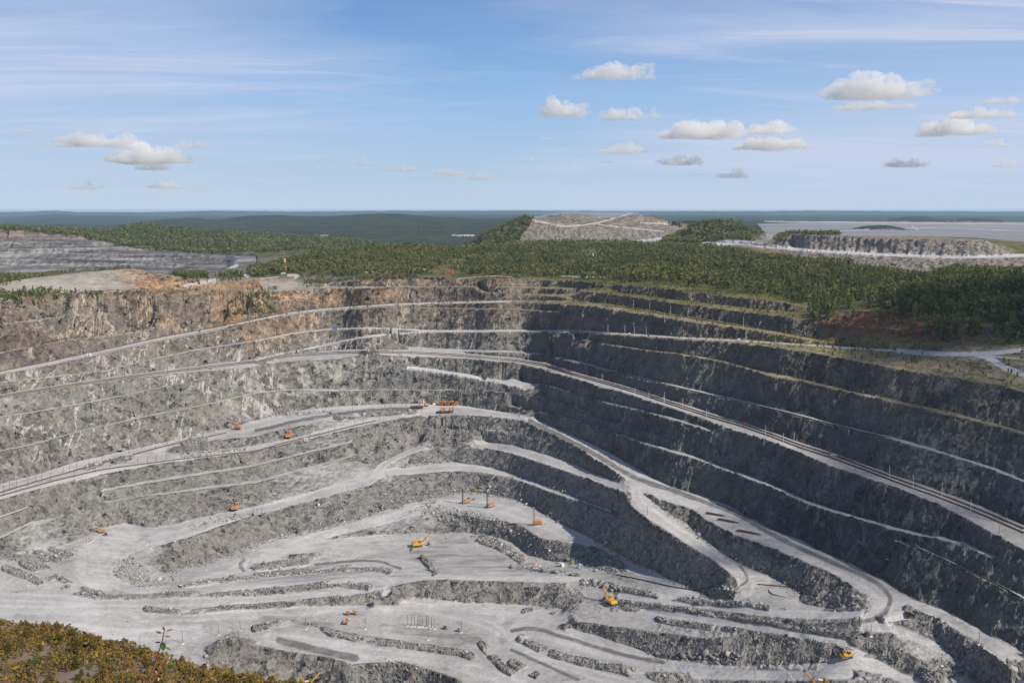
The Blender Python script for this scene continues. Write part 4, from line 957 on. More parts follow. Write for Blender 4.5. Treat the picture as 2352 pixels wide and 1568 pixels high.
# --- where trees grow: polygons on the traced ground, trees per square metre, share of broadleaf, height range
F_MAIN = ("556,632 640,602 760,582 860,572 930,568 1050,574 1085,562 1180,556 1400,560 1560,566 1640,572 1764,590 1900,606 2050,625 2120,637 2200,622 2352,632 2620,632 2620,792 2352,788 2200,786 2060,774 1960,750 "
          "1880,735 1862,706 1764,676 1600,660 1450,646 1330,640 1176,633 1050,632 900,631 760,640 660,630 600,638")
ZONES = [(F_MAIN, 0.027, 'mix', 8, 15, 800, 3200),
         ("-200,716 0,703 0,668 110,666 200,675 300,681 360,675 432,683 430,695 300,695 200,696 100,699", 0.045, 0.25, 6, 10, 1000, 1700),
         ("-200,668 0,660 0,634 60,640 40,656", 0.03, 0.3, 6, 10, 1000, 2100), ("-200,640 0,640 60,640 130,624 300,615 300,618 130,628 60,645", 0.02, 0.5, 4, 8, 1200, 2100),
         ("372,642 430,626 470,630 485,646 420,650", 0.04, 0.15, 8, 12, 1300, 2300), ("486,642 530,626 556,632 560,650 500,652", 0.03, 0.25, 7, 11, 1300, 2300),
         ("250,698 420,688 560,672 640,652 640,664 600,690 560,700 430,703 300,699", 0.03, 0.35, 5, 9, 1000, 1900), ("545,688 620,676 660,700 610,736 560,734 520,712", 0.035, 0.4, 5, 9, 1000, 1900),
         ("1840,728 1900,705 2000,705 2200,700 2400,700 2400,792 2200,788 2060,774 1950,757 1880,745", 0.022, 0.35, 8, 13, 700, 1400),
         ("690,640 960,634 960,640 860,646 760,652 700,654", 0.022, 0.5, 5, 9, 1200, 1900),
         ("1085,560 1100,546 1160,519 1214,497 1226,506 1198,548 1190,560", 0.03, 0.6, 10, 15, 2600, 3400), ("1518,557 1560,536 1610,513 1700,508 1752,524 1758,550 1700,558", 0.03, 0.55, 10, 15, 2400, 3300),
         ("1766,562 1780,548 1812,536 1930,537 1930,542 1815,541", 0.03, 0.9, 8, 12, 1800, 2700),
         ("-200,530 0,522 120,527 240,535 325,516 500,534 620,541 800,552 870,562 860,577 700,594 600,594 400,578 300,567 240,556 100,534 -200,530", 0.011, 0.3, 12, 17, 3200, 4600)]
area = np.zeros_like(RG); area[:-1, :] = (RR[1:] - RR[:-1])[:, None] * RR[:-1, None] * (AZ[1] - AZ[0])
tx, ty, tk, th = [], [], [], []
for P_, dens, br, h0, h1, r0, r1 in ZONES:
    m_ = inpoly(PX, PY, P_) & (RG > r0) & (RG < r1)
    wgt = np.where(m_, area, 0) * (1 - 0.25 * red) * (1 - 0.93 * white) * (1 - 0.8 * np.maximum(tl, np.maximum(sand, dR)) * (r1 < 2700))
    if r1 > 2600 and br == 'mix': wgt *= 1 - 0.97 * d2
    n = int(wgt.sum() * dens); n = min(n, 34000)
    if n < 1: continue
    idx = RNG.choice(wgt.size, n, p=wgt.ravel() / wgt.sum())
    r = RR[idx // NA] * (1 + (RNG.random(n) - 0.5) * 0.004); a = AZ[idx % NA] + (RNG.random(n) - 0.5) * (AZ[1] - AZ[0])
    x, y = r * np.sin(a), r * np.cos(a)
    clump = fbm(x / 160, y / 160, 3, 200)
    pb = 0.38 + 3.0 * clump if br == 'mix' else np.full(n, br) + 0.4 * clump
    if br == 'mix':
        pxx = PX.ravel()[idx]; pyy = PY.ravel()[idx]
        pb = np.clip(pb + np.where((pxx < 1080) & (pxx > 560), 0.35, 0) - np.where((pxx > 1080) & (pyy < 612), 0.25, 0) - np.where(pxx > 1900, 0.2, 0), 0.08, 0.92)
    keep = RNG.random(n) < np.clip(0.74 + 2.0 * fbm(x / 75, y / 75, 3, 205), 0.08, 1)
    tx.append(x[keep]); ty.append(y[keep]); tk.append((RNG.random(n) < pb)[keep]); th.append((h0 + (h1 - h0) * RNG.random(n) ** 1.2 * np.clip(0.85 + 1.3 * clump, 0.5, 1.4))[keep])
tx = np.concatenate(tx); ty = np.concatenate(ty); tk = np.concatenate(tk); th = np.concatenate(th)
tz = ground(tx, ty); td = np.hypot(tx, ty)
# saplings and bushes on the overgrown benches
vw = np.where((veg > 0.3) & (RG > 700) & (RG < 1700), area * np.interp(AZD, [-28, -8, 0, 5, 30], [2.2, 1.2, 0.8, 1, 1.2]), 0)
n = 12000; idx = RNG.choice(vw.size, n, p=vw.ravel() / vw.sum())
r = RR[idx // NA]; a = AZ[idx % NA] + (RNG.random(n) - 0.5) * (AZ[1] - AZ[0])
sx, sy = r * np.sin(a), r * np.cos(a); sz = ground(sx, sy); sh = (1.4 + 4.2 * RNG.random(n) ** 2.2) * np.where(sx < -60, 1.25, 1); sk = RNG.random(n) < 0.6
print('trees', len(tx), 'saplings', n)

def mass(name, sel, kind, lod, m, label, cat, X_, Y_, Z_, H_):
    ids = np.where(sel)[0]
    if len(ids) == 0: return
    Vs, Fs, Ts = [], [], []; off = 0
    protos = []
    for q in range(6):
        rng = np.random.default_rng(50 + q + (100 if kind else 0))
        if kind:
            p = birch_pts(rng, lod, 1.0, 0.30); v, f = quads(rng, p, 0.10 * (30 / lod) ** 0.5, 0.5)
        else:
            p = pine_pts(rng, lod, 1.0, 0.21); v, f = quads(rng, p, 0.085 * (30 / lod) ** 0.5, 0.25)
        tv, tf = trunk_geo(0.8, 0.012, 3)
        protos.append((np.vstack([v, tv]), np.vstack([f, tf + len(v)])))
    which = RNG.integers(0, 6, len(ids))
    for q in range(6):
        ii = ids[which == q]
        if len(ii) == 0: continue
        v, f = protos[q]; k = len(ii); a = RNG.random(k) * 6.283; w_ = 0.85 + 0.4 * RNG.random(k)
        c, s = np.cos(a)[:, None], np.sin(a)[:, None]; hh = H_[ii][:, None]
        x = (v[None, :, 0] * c - v[None, :, 1] * s) * hh * w_[:, None] + X_[ii][:, None]; y = (v[None, :, 0] * s + v[None, :, 1] * c) * hh * w_[:, None] + Y_[ii][:, None]
        z = v[None, :, 2] * hh + Z_[ii][:, None]
        Vs.append(np.stack([x, y, z], -1).reshape(-1, 3)); Fs.append((f[None] + (np.arange(k) * len(v))[:, None, None]).reshape(-1, 4) + off); off += k * len(v)
        Ts.append(np.repeat(RNG.random(k), len(v)))
    o = np_mesh(name, np.vstack(Vs), np.vstack(Fs), m, np.concatenate(Ts)); o['kind'] = 'stuff'
    return tag(o, label, cat)
# the largest-looking trees stand alone; the rest is forest
app = th / td
vis = (td < 1750)
order = np.argsort(-np.where(vis, app, 0))
N_SOLO = 130
solo = np.zeros(len(tx), bool); solo[order[:N_SOLO]] = True
nr_ = td < 2500
mass('pine_forest', ~solo & ~tk & nr_, 0, 26, PAT, 'dark evergreen forest covering the plateau behind the pit', 'forest', tx, ty, tz, th)
mass('birch_forest', ~solo & tk & nr_, 1, 26, BAT, 'yellow green birch woods mixed into the plateau forest', 'forest', tx, ty, tz, th)
mass('hill_pine_forest', ~solo & ~tk & ~nr_, 0, 11, PAT, 'dark evergreens on the farther hills behind the plateau', 'forest', tx, ty, tz, th)
mass('hill_birch_forest', ~solo & tk & ~nr_, 1, 11, BAT, 'olive broadleaf trees on the farther hills behind the plateau', 'forest', tx, ty, tz, th)
mass('bench_scrub', ~sk, 0, 9, PAT, 'young evergreens scattered over the overgrown benches', 'scrub', sx, sy, sz, sh)
mass('bench_saplings', sk, 1, 9, BAT, 'yellow green saplings scattered over the grassy benches', 'scrub', sx, sy, sz, sh)

def tree_proto(name, kind, seed, n, cm, bm_, size, rb):
    rng = np.random.default_rng(seed)
    p = {'bush': lambda: np.vstack([pine_pts(rng, n // 2, 1.0, rb, 0.04), birch_pts(rng, n - n // 2, 0.85, rb * 1.1, 8) - np.array([0, 0, .12])]), 'pine': lambda: pine_pts(rng, n, 1.0, rb), 'birch': lambda: birch_pts(rng, n, 1.0, rb, 9)}[kind]()
    v, f = quads(rng, p, size, 0.3)
    root = thing(name, 'x', 'tree', (0, 0, 0))
    np_mesh('crown', v, f, cm, parent=root)
    mb = MB(); mb.tube((0, 0, -0.06), (rng.normal() * .02, rng.normal() * .02, 0.88), 0.016 if kind == 'pine' else 0.011, 0.003, 6)
    for q in range(7):
        z = 0.3 + 0.08 * q; a = rng.random() * 6.28; l = rb * (1 - z * 0.7)
        mb.tube((0, 0, z), (l * math.cos(a), l * math.sin(a), z + 0.12), 0.005, 0.002, 4)
    mb.build('trunk', bm_, root)
    return root
protos = {}
used = set()
def place_tree(key, x, y, z, h, label, group):
    root = protos[key]
    if key in used: o = dup(root, (x, y, z), RNG.random() * 6.28, h, label, group)
    else:
        used.add(key); o = root; o.location = (x, y, z); o.scale = (h,) * 3; o['label'] = label; o['group'] = group
    return o
for q in range(3):
    protos['pine', q] = tree_proto('pine_tree', 'pine', 300 + q, 150, P_O, BARK, 0.045, 0.21)
    protos['birch', q] = tree_proto('birch_tree', 'birch', 310 + q, 150, B_O, WHITEBARK, 0.05, 0.27)
    protos['near_pine', q] = tree_proto('pine_tree', 'bush', 320 + q, 900, O_O, BARK, 0.036, 0.42)
    protos['near_green', q] = tree_proto('pine_tree', 'bush', 330 + q, 800, O_O, BARK, 0.036, 0.36)
    protos['near_gold', q] = tree_proto('birch_tree', 'birch', 340 + q, 300, G_O, WHITEBARK, 0.020, 0.26)
    protos['near_birch', q] = tree_proto('birch_tree', 'birch', 350 + q, 420, B_O, WHITEBARK, 0.022, 0.28)
for i in order[:N_SOLO]:
    k = 'birch' if tk[i] else 'pine'
    px_, _ = project(tx[i], ty[i], tz[i])
    side = 'left rim of the pit' if px_ < 700 else ('far rim of the pit' if px_ < 1500 else 'hillside above the shaded wall')
    nm = 'yellow green birch' if tk[i] else 'dark conical pine'
    place_tree((k, int(RNG.integers(0, 3))), tx[i], ty[i], tz[i], th[i], f'{nm} at the front of the forest on the {side}', f'{nm}s on the {side}')
# --- the near tip slope: scrubby pines, birches, golden saplings
ns = 0; cand = 0
near_pts = []
NEAR_FIX = [(60, 1470, 5.0, 'near_pine'), (165, 1470, 6.5, 'near_pine'), (112, 1458, 6.5, 'near_gold'), (136, 1478, 5.0, 'near_pine'), (178, 1500, 7.0, 'near_pine'), (215, 1492, 6.5, 'near_pine'), (255, 1478, 4.5, 'near_pine'),
            (283, 1500, 4.5, 'near_pine'), (328, 1512, 4.5, 'near_green'), (365, 1528, 4.5, 'near_pine'), (418, 1530, 4.4, 'near_pine'), (175, 1535, 5.5, 'near_green'), (240, 1565, 7.0, 'near_pine'), (85, 1560, 8.0, 'near_birch'),
            (208, 1562, 6.0, 'near_birch'), (118, 1577, 5.0, 'near_pine'), (20, 1500, 5.5, 'near_pine'), (35, 1485, 4.0, 'near_pine'), (467, 1550, 3.6, 'near_pine'), (535, 1570, 3.2, 'near_pine'), (310, 1545, 3.5, 'near_gold'),
            (408, 1570, 4.0, 'near_gold'), (15, 1560, 5.5, 'near_birch'), (20, 1462, 4.0, 'near_gold'), (64, 1445, 4.5, 'near_pine'), (30, 1575, 5.0, 'near_gold'), (180, 1580, 5.0, 'near_green'), (440, 1556, 2.6, 'near_gold')]
for px_, py_, h_, k_ in NEAR_FIX: 
    p_ = at(px_, py_, 90); near_pts.append((p_.x, p_.y, p_.z, h_ * 0.52, k_))
while ns < 135 and cand < 6000:
    cand += 1
    az_ = RNG.uniform(R(-30), R(-10)); r_ = math.sqrt(RNG.uniform(98 ** 2, 250 ** 2))
    x_, y_ = r_ * math.sin(az_), r_ * math.cos(az_)
    if r_ > np.interp(az_, s_az, s_r) + 6: continue
    if any((x_ - q[0]) ** 2 + (y_ - q[1]) ** 2 < 3.2 ** 2 for q in near_pts): continue
    if fbm(np.array([x_ / 22]), np.array([y_ / 22]), 2, 210)[0] < -0.12: continue
    k_ = RNG.choice(['near_pine', 'near_green', 'near_gold', 'near_birch'], p=[0.42, 0.14, 0.32, 0.12])
    near_pts.append((x_, y_, float(ground(x_, y_)), RNG.uniform(1.0, 2.4), str(k_))); ns += 1
LBL = dict(near_pine=('olive brown bushy young pine on the grey spoil slope in front', 'bushy pines on the spoil slope'), near_green=('greener bushy young pine on the grey spoil slope in front', 'green pines on the spoil slope'),
           near_gold=('slender sapling with golden autumn leaves on the grey spoil slope', 'golden saplings on the spoil slope'), near_birch=('yellow green birch with a thin white trunk on the spoil slope', 'birches on the spoil slope'))
for x_, y_, z_, h_, k_ in near_pts: place_tree((k_, int(RNG.integers(0, 3))), x_, y_, z_ - 0.05, h_, *LBL[k_])
for k in list(protos):
    if k not in used:
        for ch in list(protos[k].children): bpy.data.objects.remove(ch)
        bpy.data.objects.remove(protos[k])
# low brush and dead leaves between them
n = 17000; az_ = RNG.uniform(R(-31), R(-9), n); r_ = np.sqrt(RNG.uniform(95 ** 2, 262 ** 2, n))
ok_ = (r_ < np.interp(az_, s_az, s_r) + 8) & (fbm(r_ * np.sin(az_) / 12, r_ * np.cos(az_) / 12, 3, 212) > -0.25)
bx_, by_ = (r_ * np.sin(az_))[ok_], (r_ * np.cos(az_))[ok_]; bz_ = ground(bx_, by_)
mass('ground_brush', np.ones(len(bx_), bool), 1, 14, leaf_mat('brush_leaves', OLIVE_C + GOLD_C[:2]), 'low olive and golden brush covering the spoil slope', 'brush', bx_, by_, bz_, 0.4 + 0.9 * RNG.random(len(bx_)))

# --- the sprig in front of the lens: a young poplar rooted below the frame
def at_dist(px, py, d):
    dx, dy, dz = (float(v) for v in ray(px, py)); t = d / dy
    return Vector((dx * t, d, ZC + dz * t))
def sprig():
    D0 = 4.6
    q = lambda cx, cy, d=0.0: at_dist(287.1 + cx / 8.192, 1401 + cy / 8.192, D0 + d)
    base = q(410, 1368); g = Vector((base.x - 0.02, base.y + 0.1, 0)); g.z = float(ground(g.x, g.y))
    root = thing('poplar_sapling', 'young poplar shoot with red stems and curled bronze leaves close to the lens', 'sapling', g)
    L = lambda p: p - g
    stemm = paint('red_stem', (0.22, 0.055, 0.035), 0.5, 0.0, scale=30)
    mid = base.lerp(g, 0.5) + Vector((0.03, 0, 0))
    stems = [([L(g) , L(mid), L(base), L(q(480, 1200)), L(q(580, 980, .02)), L(q(640, 760, .03)), L(q(700, 600, .02)), L(q(720, 460)), L(q(745, 370)), L(q(748, 340))], [.008, .007, .0052, .0045, .004, .0036, .003, .0028, .0022, .001]),
             ([L(mid), L(q(400, 1345, -.03)), L(q(240, 1160, -.06)), L(q(100, 1020, -.08)), L(q(0, 890, -.1)), L(q(-30, 840, -.1))], [.006, .004, .0035, .003, .0022, .001]),
             ([L(mid), L(q(490, 1368, .04)), L(q(600, 1220, .06)), L(q(720, 1030, .08)), L(q(790, 930, .08)), L(q(840, 850, .08))], [.005, .0035, .003, .0024, .002, .001])]
    for p, r in stems: MB().path(p, r, 6).build('stem', stemm, root, smooth=True)
    cg = paint('poplar_leaf_green', (0.085, 0.16, 0.035), 0.4, 0.0, scale=40); cb = paint('poplar_leaf_bronze', (0.24, 0.13, 0.03), 0.45, 0.35, (0.12, 0.11, 0.02), scale=40)
    cr = paint('poplar_leaf_purple', (0.12, 0.03, 0.05), 0.45, 0.2, (0.16, 0.06, 0.03), scale=40); cp = paint('poplar_leaf_dry', (0.55, 0.36, 0.20), 0.6, 0.2, (0.45, 0.16, 0.10), scale=40)
    for (ax, ay, bx, by, wd, m_, dd, curl) in [(745, 365, 705, 308, 40, cr, 0, .5), (770, 388, 912, 350, 34, cb, 0, .8), (690, 428, 570, 396, 44, cb, 0, .5), (735, 486, 866, 502, 40, cb, 0, .7), (668, 598, 556, 600, 34, cr, 0, .8),
                                               (705, 592, 716, 768, 126, cg, -.02, .15), (748, 690, 868, 756, 40, cb, 0, .6), (800, 872, 758, 768, 54, cg, .08, .3), (808, 884, 856, 828, 46, cb, .08, .4), (826, 925, 968, 1046, 56, cg, .08, .3),
                                               (716, 1036, 768, 926, 48, cb, .08, .4), (700, 1040, 688, 960, 40, cr, .08, .6), (620, 1180, 568, 1130, 44, cp, .06, .4), (640, 1320, 634, 1256, 40, cp, .05, .5), (396, 1262, 318, 1332, 44, cr, -.03, .5),
                                               (10, 890, 72, 952, 40, cb, -.1, .4), (72, 1052, 4, 1074, 40, cg, -.1, .4), (440, 1290, 452, 1335, 26, cp, .02, .4), (250, 1150, 232, 1120, 20, cp, -.06, .4)]:
        a = L(q(ax, ay, dd)); b = L(q(bx, by, dd + .01)); w = wd / 8.192 / F_PX * D0 / 2
        ax_ = (b - a); ln = ax_.length; ax_ /= ln
        view = Vector((0, -1, 0.25)).normalized(); sd_ = ax_.cross(view).normalized(); nn = sd_.cross(ax_).normalized()
        mb = MB(); st = [0, .08, .22, .4, .6, .78, .92, 1]; ww = [.04, .45, .85, 1, .86, .58, .24, .02]
        V = []
        for t, k in zip(st, ww):
            for s in (-1, -.5, 0, .5, 1): V.append(a + ax_ * ln * t + sd_ * w * k * s + nn * (abs(s) * k * w * curl - math.sin(t * 3.1) * ln * .08))
        mb.add(V, [(i * 5 + j, i * 5 + j + 1, i * 5 + j + 6, i * 5 + j + 5) for i in range(7) for j in range(4)])
        o = mb.build('leaf', m_, root, smooth=True)
sprig()
# ---------------------------------------------------------------- blasted rock
def rock_mat():
    m, nt, b = mat('boulder_rock'); N = NT(nt); co = N.coord()
    rnd = N.new('ShaderNodeObjectInfo').outputs['Random']; t = N.attr('tint', 1)[0]
    k = N.ramp(N.math('FRACT', N.math('ADD', rnd, t)), [(0, (0.115, 0.11, 0.104)), (0.5, (0.20, 0.193, 0.182)), (0.85, (0.27, 0.26, 0.245)), (1, (0.42, 0.41, 0.39))])
    N.link(N.mix(N.noise(co, 1.6, 4), k, N.mix(1.0, k, (1.5, 1.5, 1.5), 'MULTIPLY')), b.inputs['Base Color'])
    return m
ROCK = rock_mat()
def rock_geo(seed, sub):
    rng = np.random.default_rng(seed); bm = bmesh.new(); bmesh.ops.create_icosphere(bm, subdivisions=sub, radius=1)
    v = np.array([p.co[:] for p in bm.verts]); f = np.array([[q.index for q in p.verts] for p in bm.faces]); bm.free()
    for _ in range(7):                                # knock flat faces off a ball
        n = rng.normal(size=3); n /= np.linalg.norm(n); d = 0.45 + 0.4 * rng.random()
        e = v @ n - d; v = v - np.where(e > 0, e, 0)[:, None] * n[None]
    v *= (0.75 + 0.5 * rng.random(3)) * np.array([1, 1, 0.8]); v += rng.normal(size=v.shape) * 0.03
    return v, f
cell_w = np.where((RG > 480) & (RG < 1330) & (PX > -80) & (PX < 2440), area, 0)
toe_w = np.zeros_like(RG)
for s_, w_, k_ in [("348,1340 395,1330 400,1312 418,1298 482,1286 549,1259 588,1246 642,1229 700,1220 775,1200 821,1187 845,1174 900,1160", 9, 5), ("275,1310 300,1325 340,1338 300,1295", 16, 6),
                   ("880,1140 905,1150 925,1158 895,1162", 9, 8), ("940,1148 1038,1127 1088,1124 1176,1140 1226,1157 1283,1195 1337,1217 1363,1232", 8, 5), ("990,1178 1097,1194 1176,1215 1240,1262 1300,1282 1350,1290 1400,1300", 18, 4),
                   ("1379,1245 1457,1284 1492,1296 1551,1326 1594,1346 1640,1366", 14, 4), ("1380,1225 1440,1190 1470,1220 1430,1250", 22, 3), ("1560,1506 1620,1507 1671,1510 1700,1505", 8, 16), ("1444,1470 1524,1504 1564,1511", 8, 5), ("1764,1520 1818,1522 1898,1510", 9, 5),
                   ("1296,1430 1350,1440 1400,1452 1470,1462", 9, 4), ("1650,1352 1690,1358 1680,1366", 9, 9), ("1985,1370 2000,1390 1960,1400", 8, 5), ("1176,1088 1251,1112 1301,1132 1351,1152", 5, 3), ("925,1070 963,1064 1038,1057", 4, 5),
                   ("1503,1151 1524,1170 1578,1202 1618,1237 1658,1269 1698,1290 1764,1310", 8, 3), ("1800,1345 1860,1360 1920,1385", 12, 3), ("1090,1232 1130,1240 1180,1268", 8, 4), ("860,1222 936,1222", 5, 3), ("540,1455 500,1485 470,1502 490,1520 540,1525", 10, 5),
                   ("560,1180 620,1172 500,1195 440,1212", 7, 3), ("380,1172 400,1190 340,1205 290,1190", 8, 4), ("920,1190 990,1150", 4, 3), ("700,1170 740,1160 830,1160", 5, 2), ("1340,1337 1390,1345 1420,1352", 8, 9), ("590,955 700,950 760,946", 4, 3),
                   ("60,1270 107,1285 170,1265", 12, 3), ("880,1520 930,1530 990,1540", 10, 3), ("1075,896 1000,894 900,892", 4, 3), ("420,1046 560,1030", 6, 2)]:
    toe_w = np.maximum(toe_w, near_line(s_, w_) * k_)
wr = cell_w * (BERM * 7 + toe_w * 1.1 + 0.22 * talus * sstep(0.2, 0.4, SL) * np.clip(0.5 + fbm(X / 30, Y / 30, 2, 300), 0, 1) * (ZR < -245) + 0.012 * dust * (ZR < -240)) * (1 - 0.9 * np.maximum(dark, FLAT))
nrock = 22000; idx = RNG.choice(wr.size, nrock, p=wr.ravel() / wr.sum())
r = RR[idx // NA] * (1 + (RNG.random(nrock) - .5) * .003); a = AZ[idx % NA] + (RNG.random(nrock) - .5) * (AZ[1] - AZ[0])
rx, ry = r * np.sin(a), r * np.cos(a); rz = ground(rx, ry)
lone = (BERM + toe_w).ravel()[idx] < 0.1
rs_ = np.exp(RNG.normal(-0.85, 0.5, nrock)) * np.where(lone, 0.8, 1.0) * np.where(toe_w.ravel()[idx] > 8, 1.9, 1.0) * np.clip(r / 800, 0.8, 1.4)
rs_ = np.clip(rs_, 0.25, 2.6)
ro = np.argsort(-rs_ / r); big, small = ro[:260], ro[260:]
rp = [rock_geo(400 + q, 2) for q in range(7)]; rps = [rock_geo(420 + q, 1) for q in range(6)]
Vs, Fs, Ts = [], [], []; off = 0
which = RNG.integers(0, 6, len(small))
for q in range(6):
    ii = small[which == q]; v, f = rps[q]; k = len(ii); b_ = RNG.random(k) * 6.283; c, s = np.cos(b_)[:, None], np.sin(b_)[:, None]; S = rs_[ii][:, None]
    Vs.append(np.stack([(v[None, :, 0] * c - v[None, :, 1] * s) * S + rx[ii][:, None], (v[None, :, 0] * s + v[None, :, 1] * c) * S + ry[ii][:, None], v[None, :, 2] * S + rz[ii][:, None] + 0.25 * S], -1).reshape(-1, 3))
    Fs.append((f[None] + (np.arange(k) * len(v))[:, None, None]).reshape(-1, 3) + off); off += k * len(v); Ts.append(np.repeat(RNG.random(k), len(v)))
o = np_mesh('rubble', np.vstack(Vs), np.vstack(Fs), ROCK, np.concatenate(Ts)); o['kind'] = 'stuff'
tag(o, 'broken grey rubble along the berms and at the foot of the pit faces', 'rubble')
first = []
for i in big:
    q = int(RNG.integers(0, 7))
    px_, py_ = project(rx[i], ry[i], rz[i])
    where = ('left floor of the pit' if px_ < 700 else 'middle of the pit floor' if px_ < 1290 else 'lower right of the pit floor' if py_ > 1400 else 'foot of the spiral ramp')
    while len(first) <= q: first.append(None)
    if first[q] is None:
        v, f = rp[q]; o = np_mesh('boulder', v, f, ROCK); first[q] = o
    else: o = first[q].copy(); C.objects.link(o)
    o.location = (rx[i], ry[i], rz[i] + 0.3 * rs_[i]); o.rotation_euler = (RNG.random() * .5, RNG.random() * .5, RNG.random() * 6.28); o.scale = (rs_[i],) * 3
    tag(o, f'big grey boulder among the blasted rock on the {where}', 'boulder', f'boulders on the {where}')
# ---------------------------------------------------------------- machines
def wheel(parent, c, r, w, name='wheel'):
    mb = MB(); x, y, z = c
    mb.tube((x, y - w / 2, z), (x, y + w / 2, z), r, r, 16)
    o = mb.build(name, M['rubber'], parent, bevel=0.12 * r)
    MB().tube((x, y - w / 2 - 0.03, z), (x, y + w / 2 + 0.03, z), r * 0.5, r * 0.5, 12).build('rim', M['faded'] if parent.get('rim') != 'g' else M['steel'], o)
    return o
def crawler(parent, y, L, w, h):
    mb = MB(); n = 10; pr = []
    for i in range(n + 1): a = -math.pi / 2 + math.pi * i / n; pr.append((L / 2 - h / 2 + h / 2 * math.cos(a), h / 2 + h / 2 * math.sin(a)))
    for i in range(n + 1): a = math.pi / 2 + math.pi * i / n; pr.append((-L / 2 + h / 2 + h / 2 * math.cos(a), h / 2 + h / 2 * math.sin(a)))
    mb.prism(pr, y - w / 2, y + w / 2)
    for i in range(int(L / 0.7)): mb.box((-L / 2 + 0.5 + i * 0.7, y, h + 0.03), (0.35, w * 1.02, 0.08)); mb.box((-L / 2 + 0.5 + i * 0.7, y, 0.02), (0.35, w * 1.02, 0.08))
    return mb.build('crawler_track', M['black'], parent)

def haul_truck(label, loc, rz, loaded=False, scale=1.0, group=None):
    t = thing('haul_truck', label, 'haul truck', loc, rz, scale, group); O = M['orange']
    b = MB(); b.box((0.2, 0, 1.9), (10.4, 2.2, 0.9)); b.box((4.2, 0, 2.6), (2.2, 5.4, 1.2)); b.box((5.1, 0, 1.5), (0.7, 5.6, 0.5)); b.box((4.6, 0, 3.35), (2.0, 6.0, 0.25))
    b.build('body', O, t, 0.08)
    MB().box((5.36, 0, 2.55), (0.12, 1.9, 1.5)).build('radiator_grille', M['black'], t)
    cb = MB(); cb.box((4.4, 1.75, 4.1), (1.9, 1.9, 1.3), taper=0.93); c = cb.build('cab', O, t, 0.06)
    wd = MB(); wd.box((5.38, 1.75, 4.25), (0.06, 1.6, 0.75)); wd.box((4.4, 2.72, 4.25), (1.3, 0.06, 0.7)); wd.build('window', M['glass'], c)
    d = MB()                                          # tapering dump body with a canopy over the cab
    d.add([(-5.6, -2.9, 3.1), (2.9, -2.9, 2.7), (2.9, 2.9, 2.7), (-5.6, 2.9, 3.1), (-6.0, -3.2, 4.5), (3.1, -3.2, 5.3), (3.1, 3.2, 5.3), (-6.0, 3.2, 4.5),
           (-5.6, -2.6, 3.35), (2.6, -2.6, 2.95), (2.6, 2.6, 2.95), (-5.6, 2.6, 3.35), (-6.0, -2.95, 4.5), (2.8, -2.95, 5.3), (2.8, 2.95, 5.3), (-6.0, 2.95, 4.5)],
          [(3, 2, 1, 0), (0, 1, 5, 4), (2, 3, 7, 6), (1, 2, 6, 5), (8, 9, 10, 11), (8, 12, 13, 9), (10, 14, 15, 11), (9, 13, 14, 10), (4, 5, 13, 12), (5, 6, 14, 13), (6, 7, 15, 14), (0, 4, 12, 8), (3, 11, 15, 7), (0, 8, 11, 3)])
    d.box((4.3, 0, 5.32), (2.6, 6.4, 0.22)); d.box((4.3, 0, 5.45), (2.4, 0.25, 0.12)); d.box((5.55, 0, 5.38), (0.15, 6.4, 0.4))
    for y in (-3.3, 3.3):
        for x in (-4.5, -2.2, 0, 2): d.box((x, y * 0.955, 3.95), (0.3, 0.22, 1.9))
    bed = d.build('dump_bed', O, t)
    ld = MB(); n = 9; V = []; rg = np.random.default_rng(5)
    top = 1.0 if loaded else 0.15
    for i in range(n):
        for j in range(7):
            u, v = i / (n - 1), j / 6; V.append((-5.5 + 8.1 * u, -2.75 + 5.5 * v, 3.5 + top * (math.sin(u * 3.14) * math.sin(v * 3.14)) * 1.2 + top * 0.35 + 0.15 * rg.random()))
    ld.add(V, [(i * 7 + j, i * 7 + j + 1, i * 7 + j + 8, i * 7 + j + 7) for i in range(n - 1) for j in range(6)]); ld.build('rock_load', M['load'], bed)
    for y in (-2.35, 2.35): wheel(t, (3.6, y, 1.35), 1.35, 0.95); MB().tube((5.42, y * 0.75, 2.3), (5.5, y * 0.75, 2.3), 0.22, n=8).build('headlight', M['white'], t)
    for y in (-2.0, 2.0): wheel(t, (-2.6, y, 1.35), 1.35, 1.9)
    ra = MB()
    for x in (5.5, 4.9, 4.3): ra.tube((x, -2.9, 3.45), (x, -2.9, 4.3), 0.04, n=4); 
    ra.tube((5.5, -2.9, 4.3), (5.5, 0.6, 4.3), 0.04, n=4); ra.tube((4.3, -2.9, 4.3), (5.5, -2.9, 4.3), 0.04, n=4); ra.build('railing', M['faded'], t)
    return t

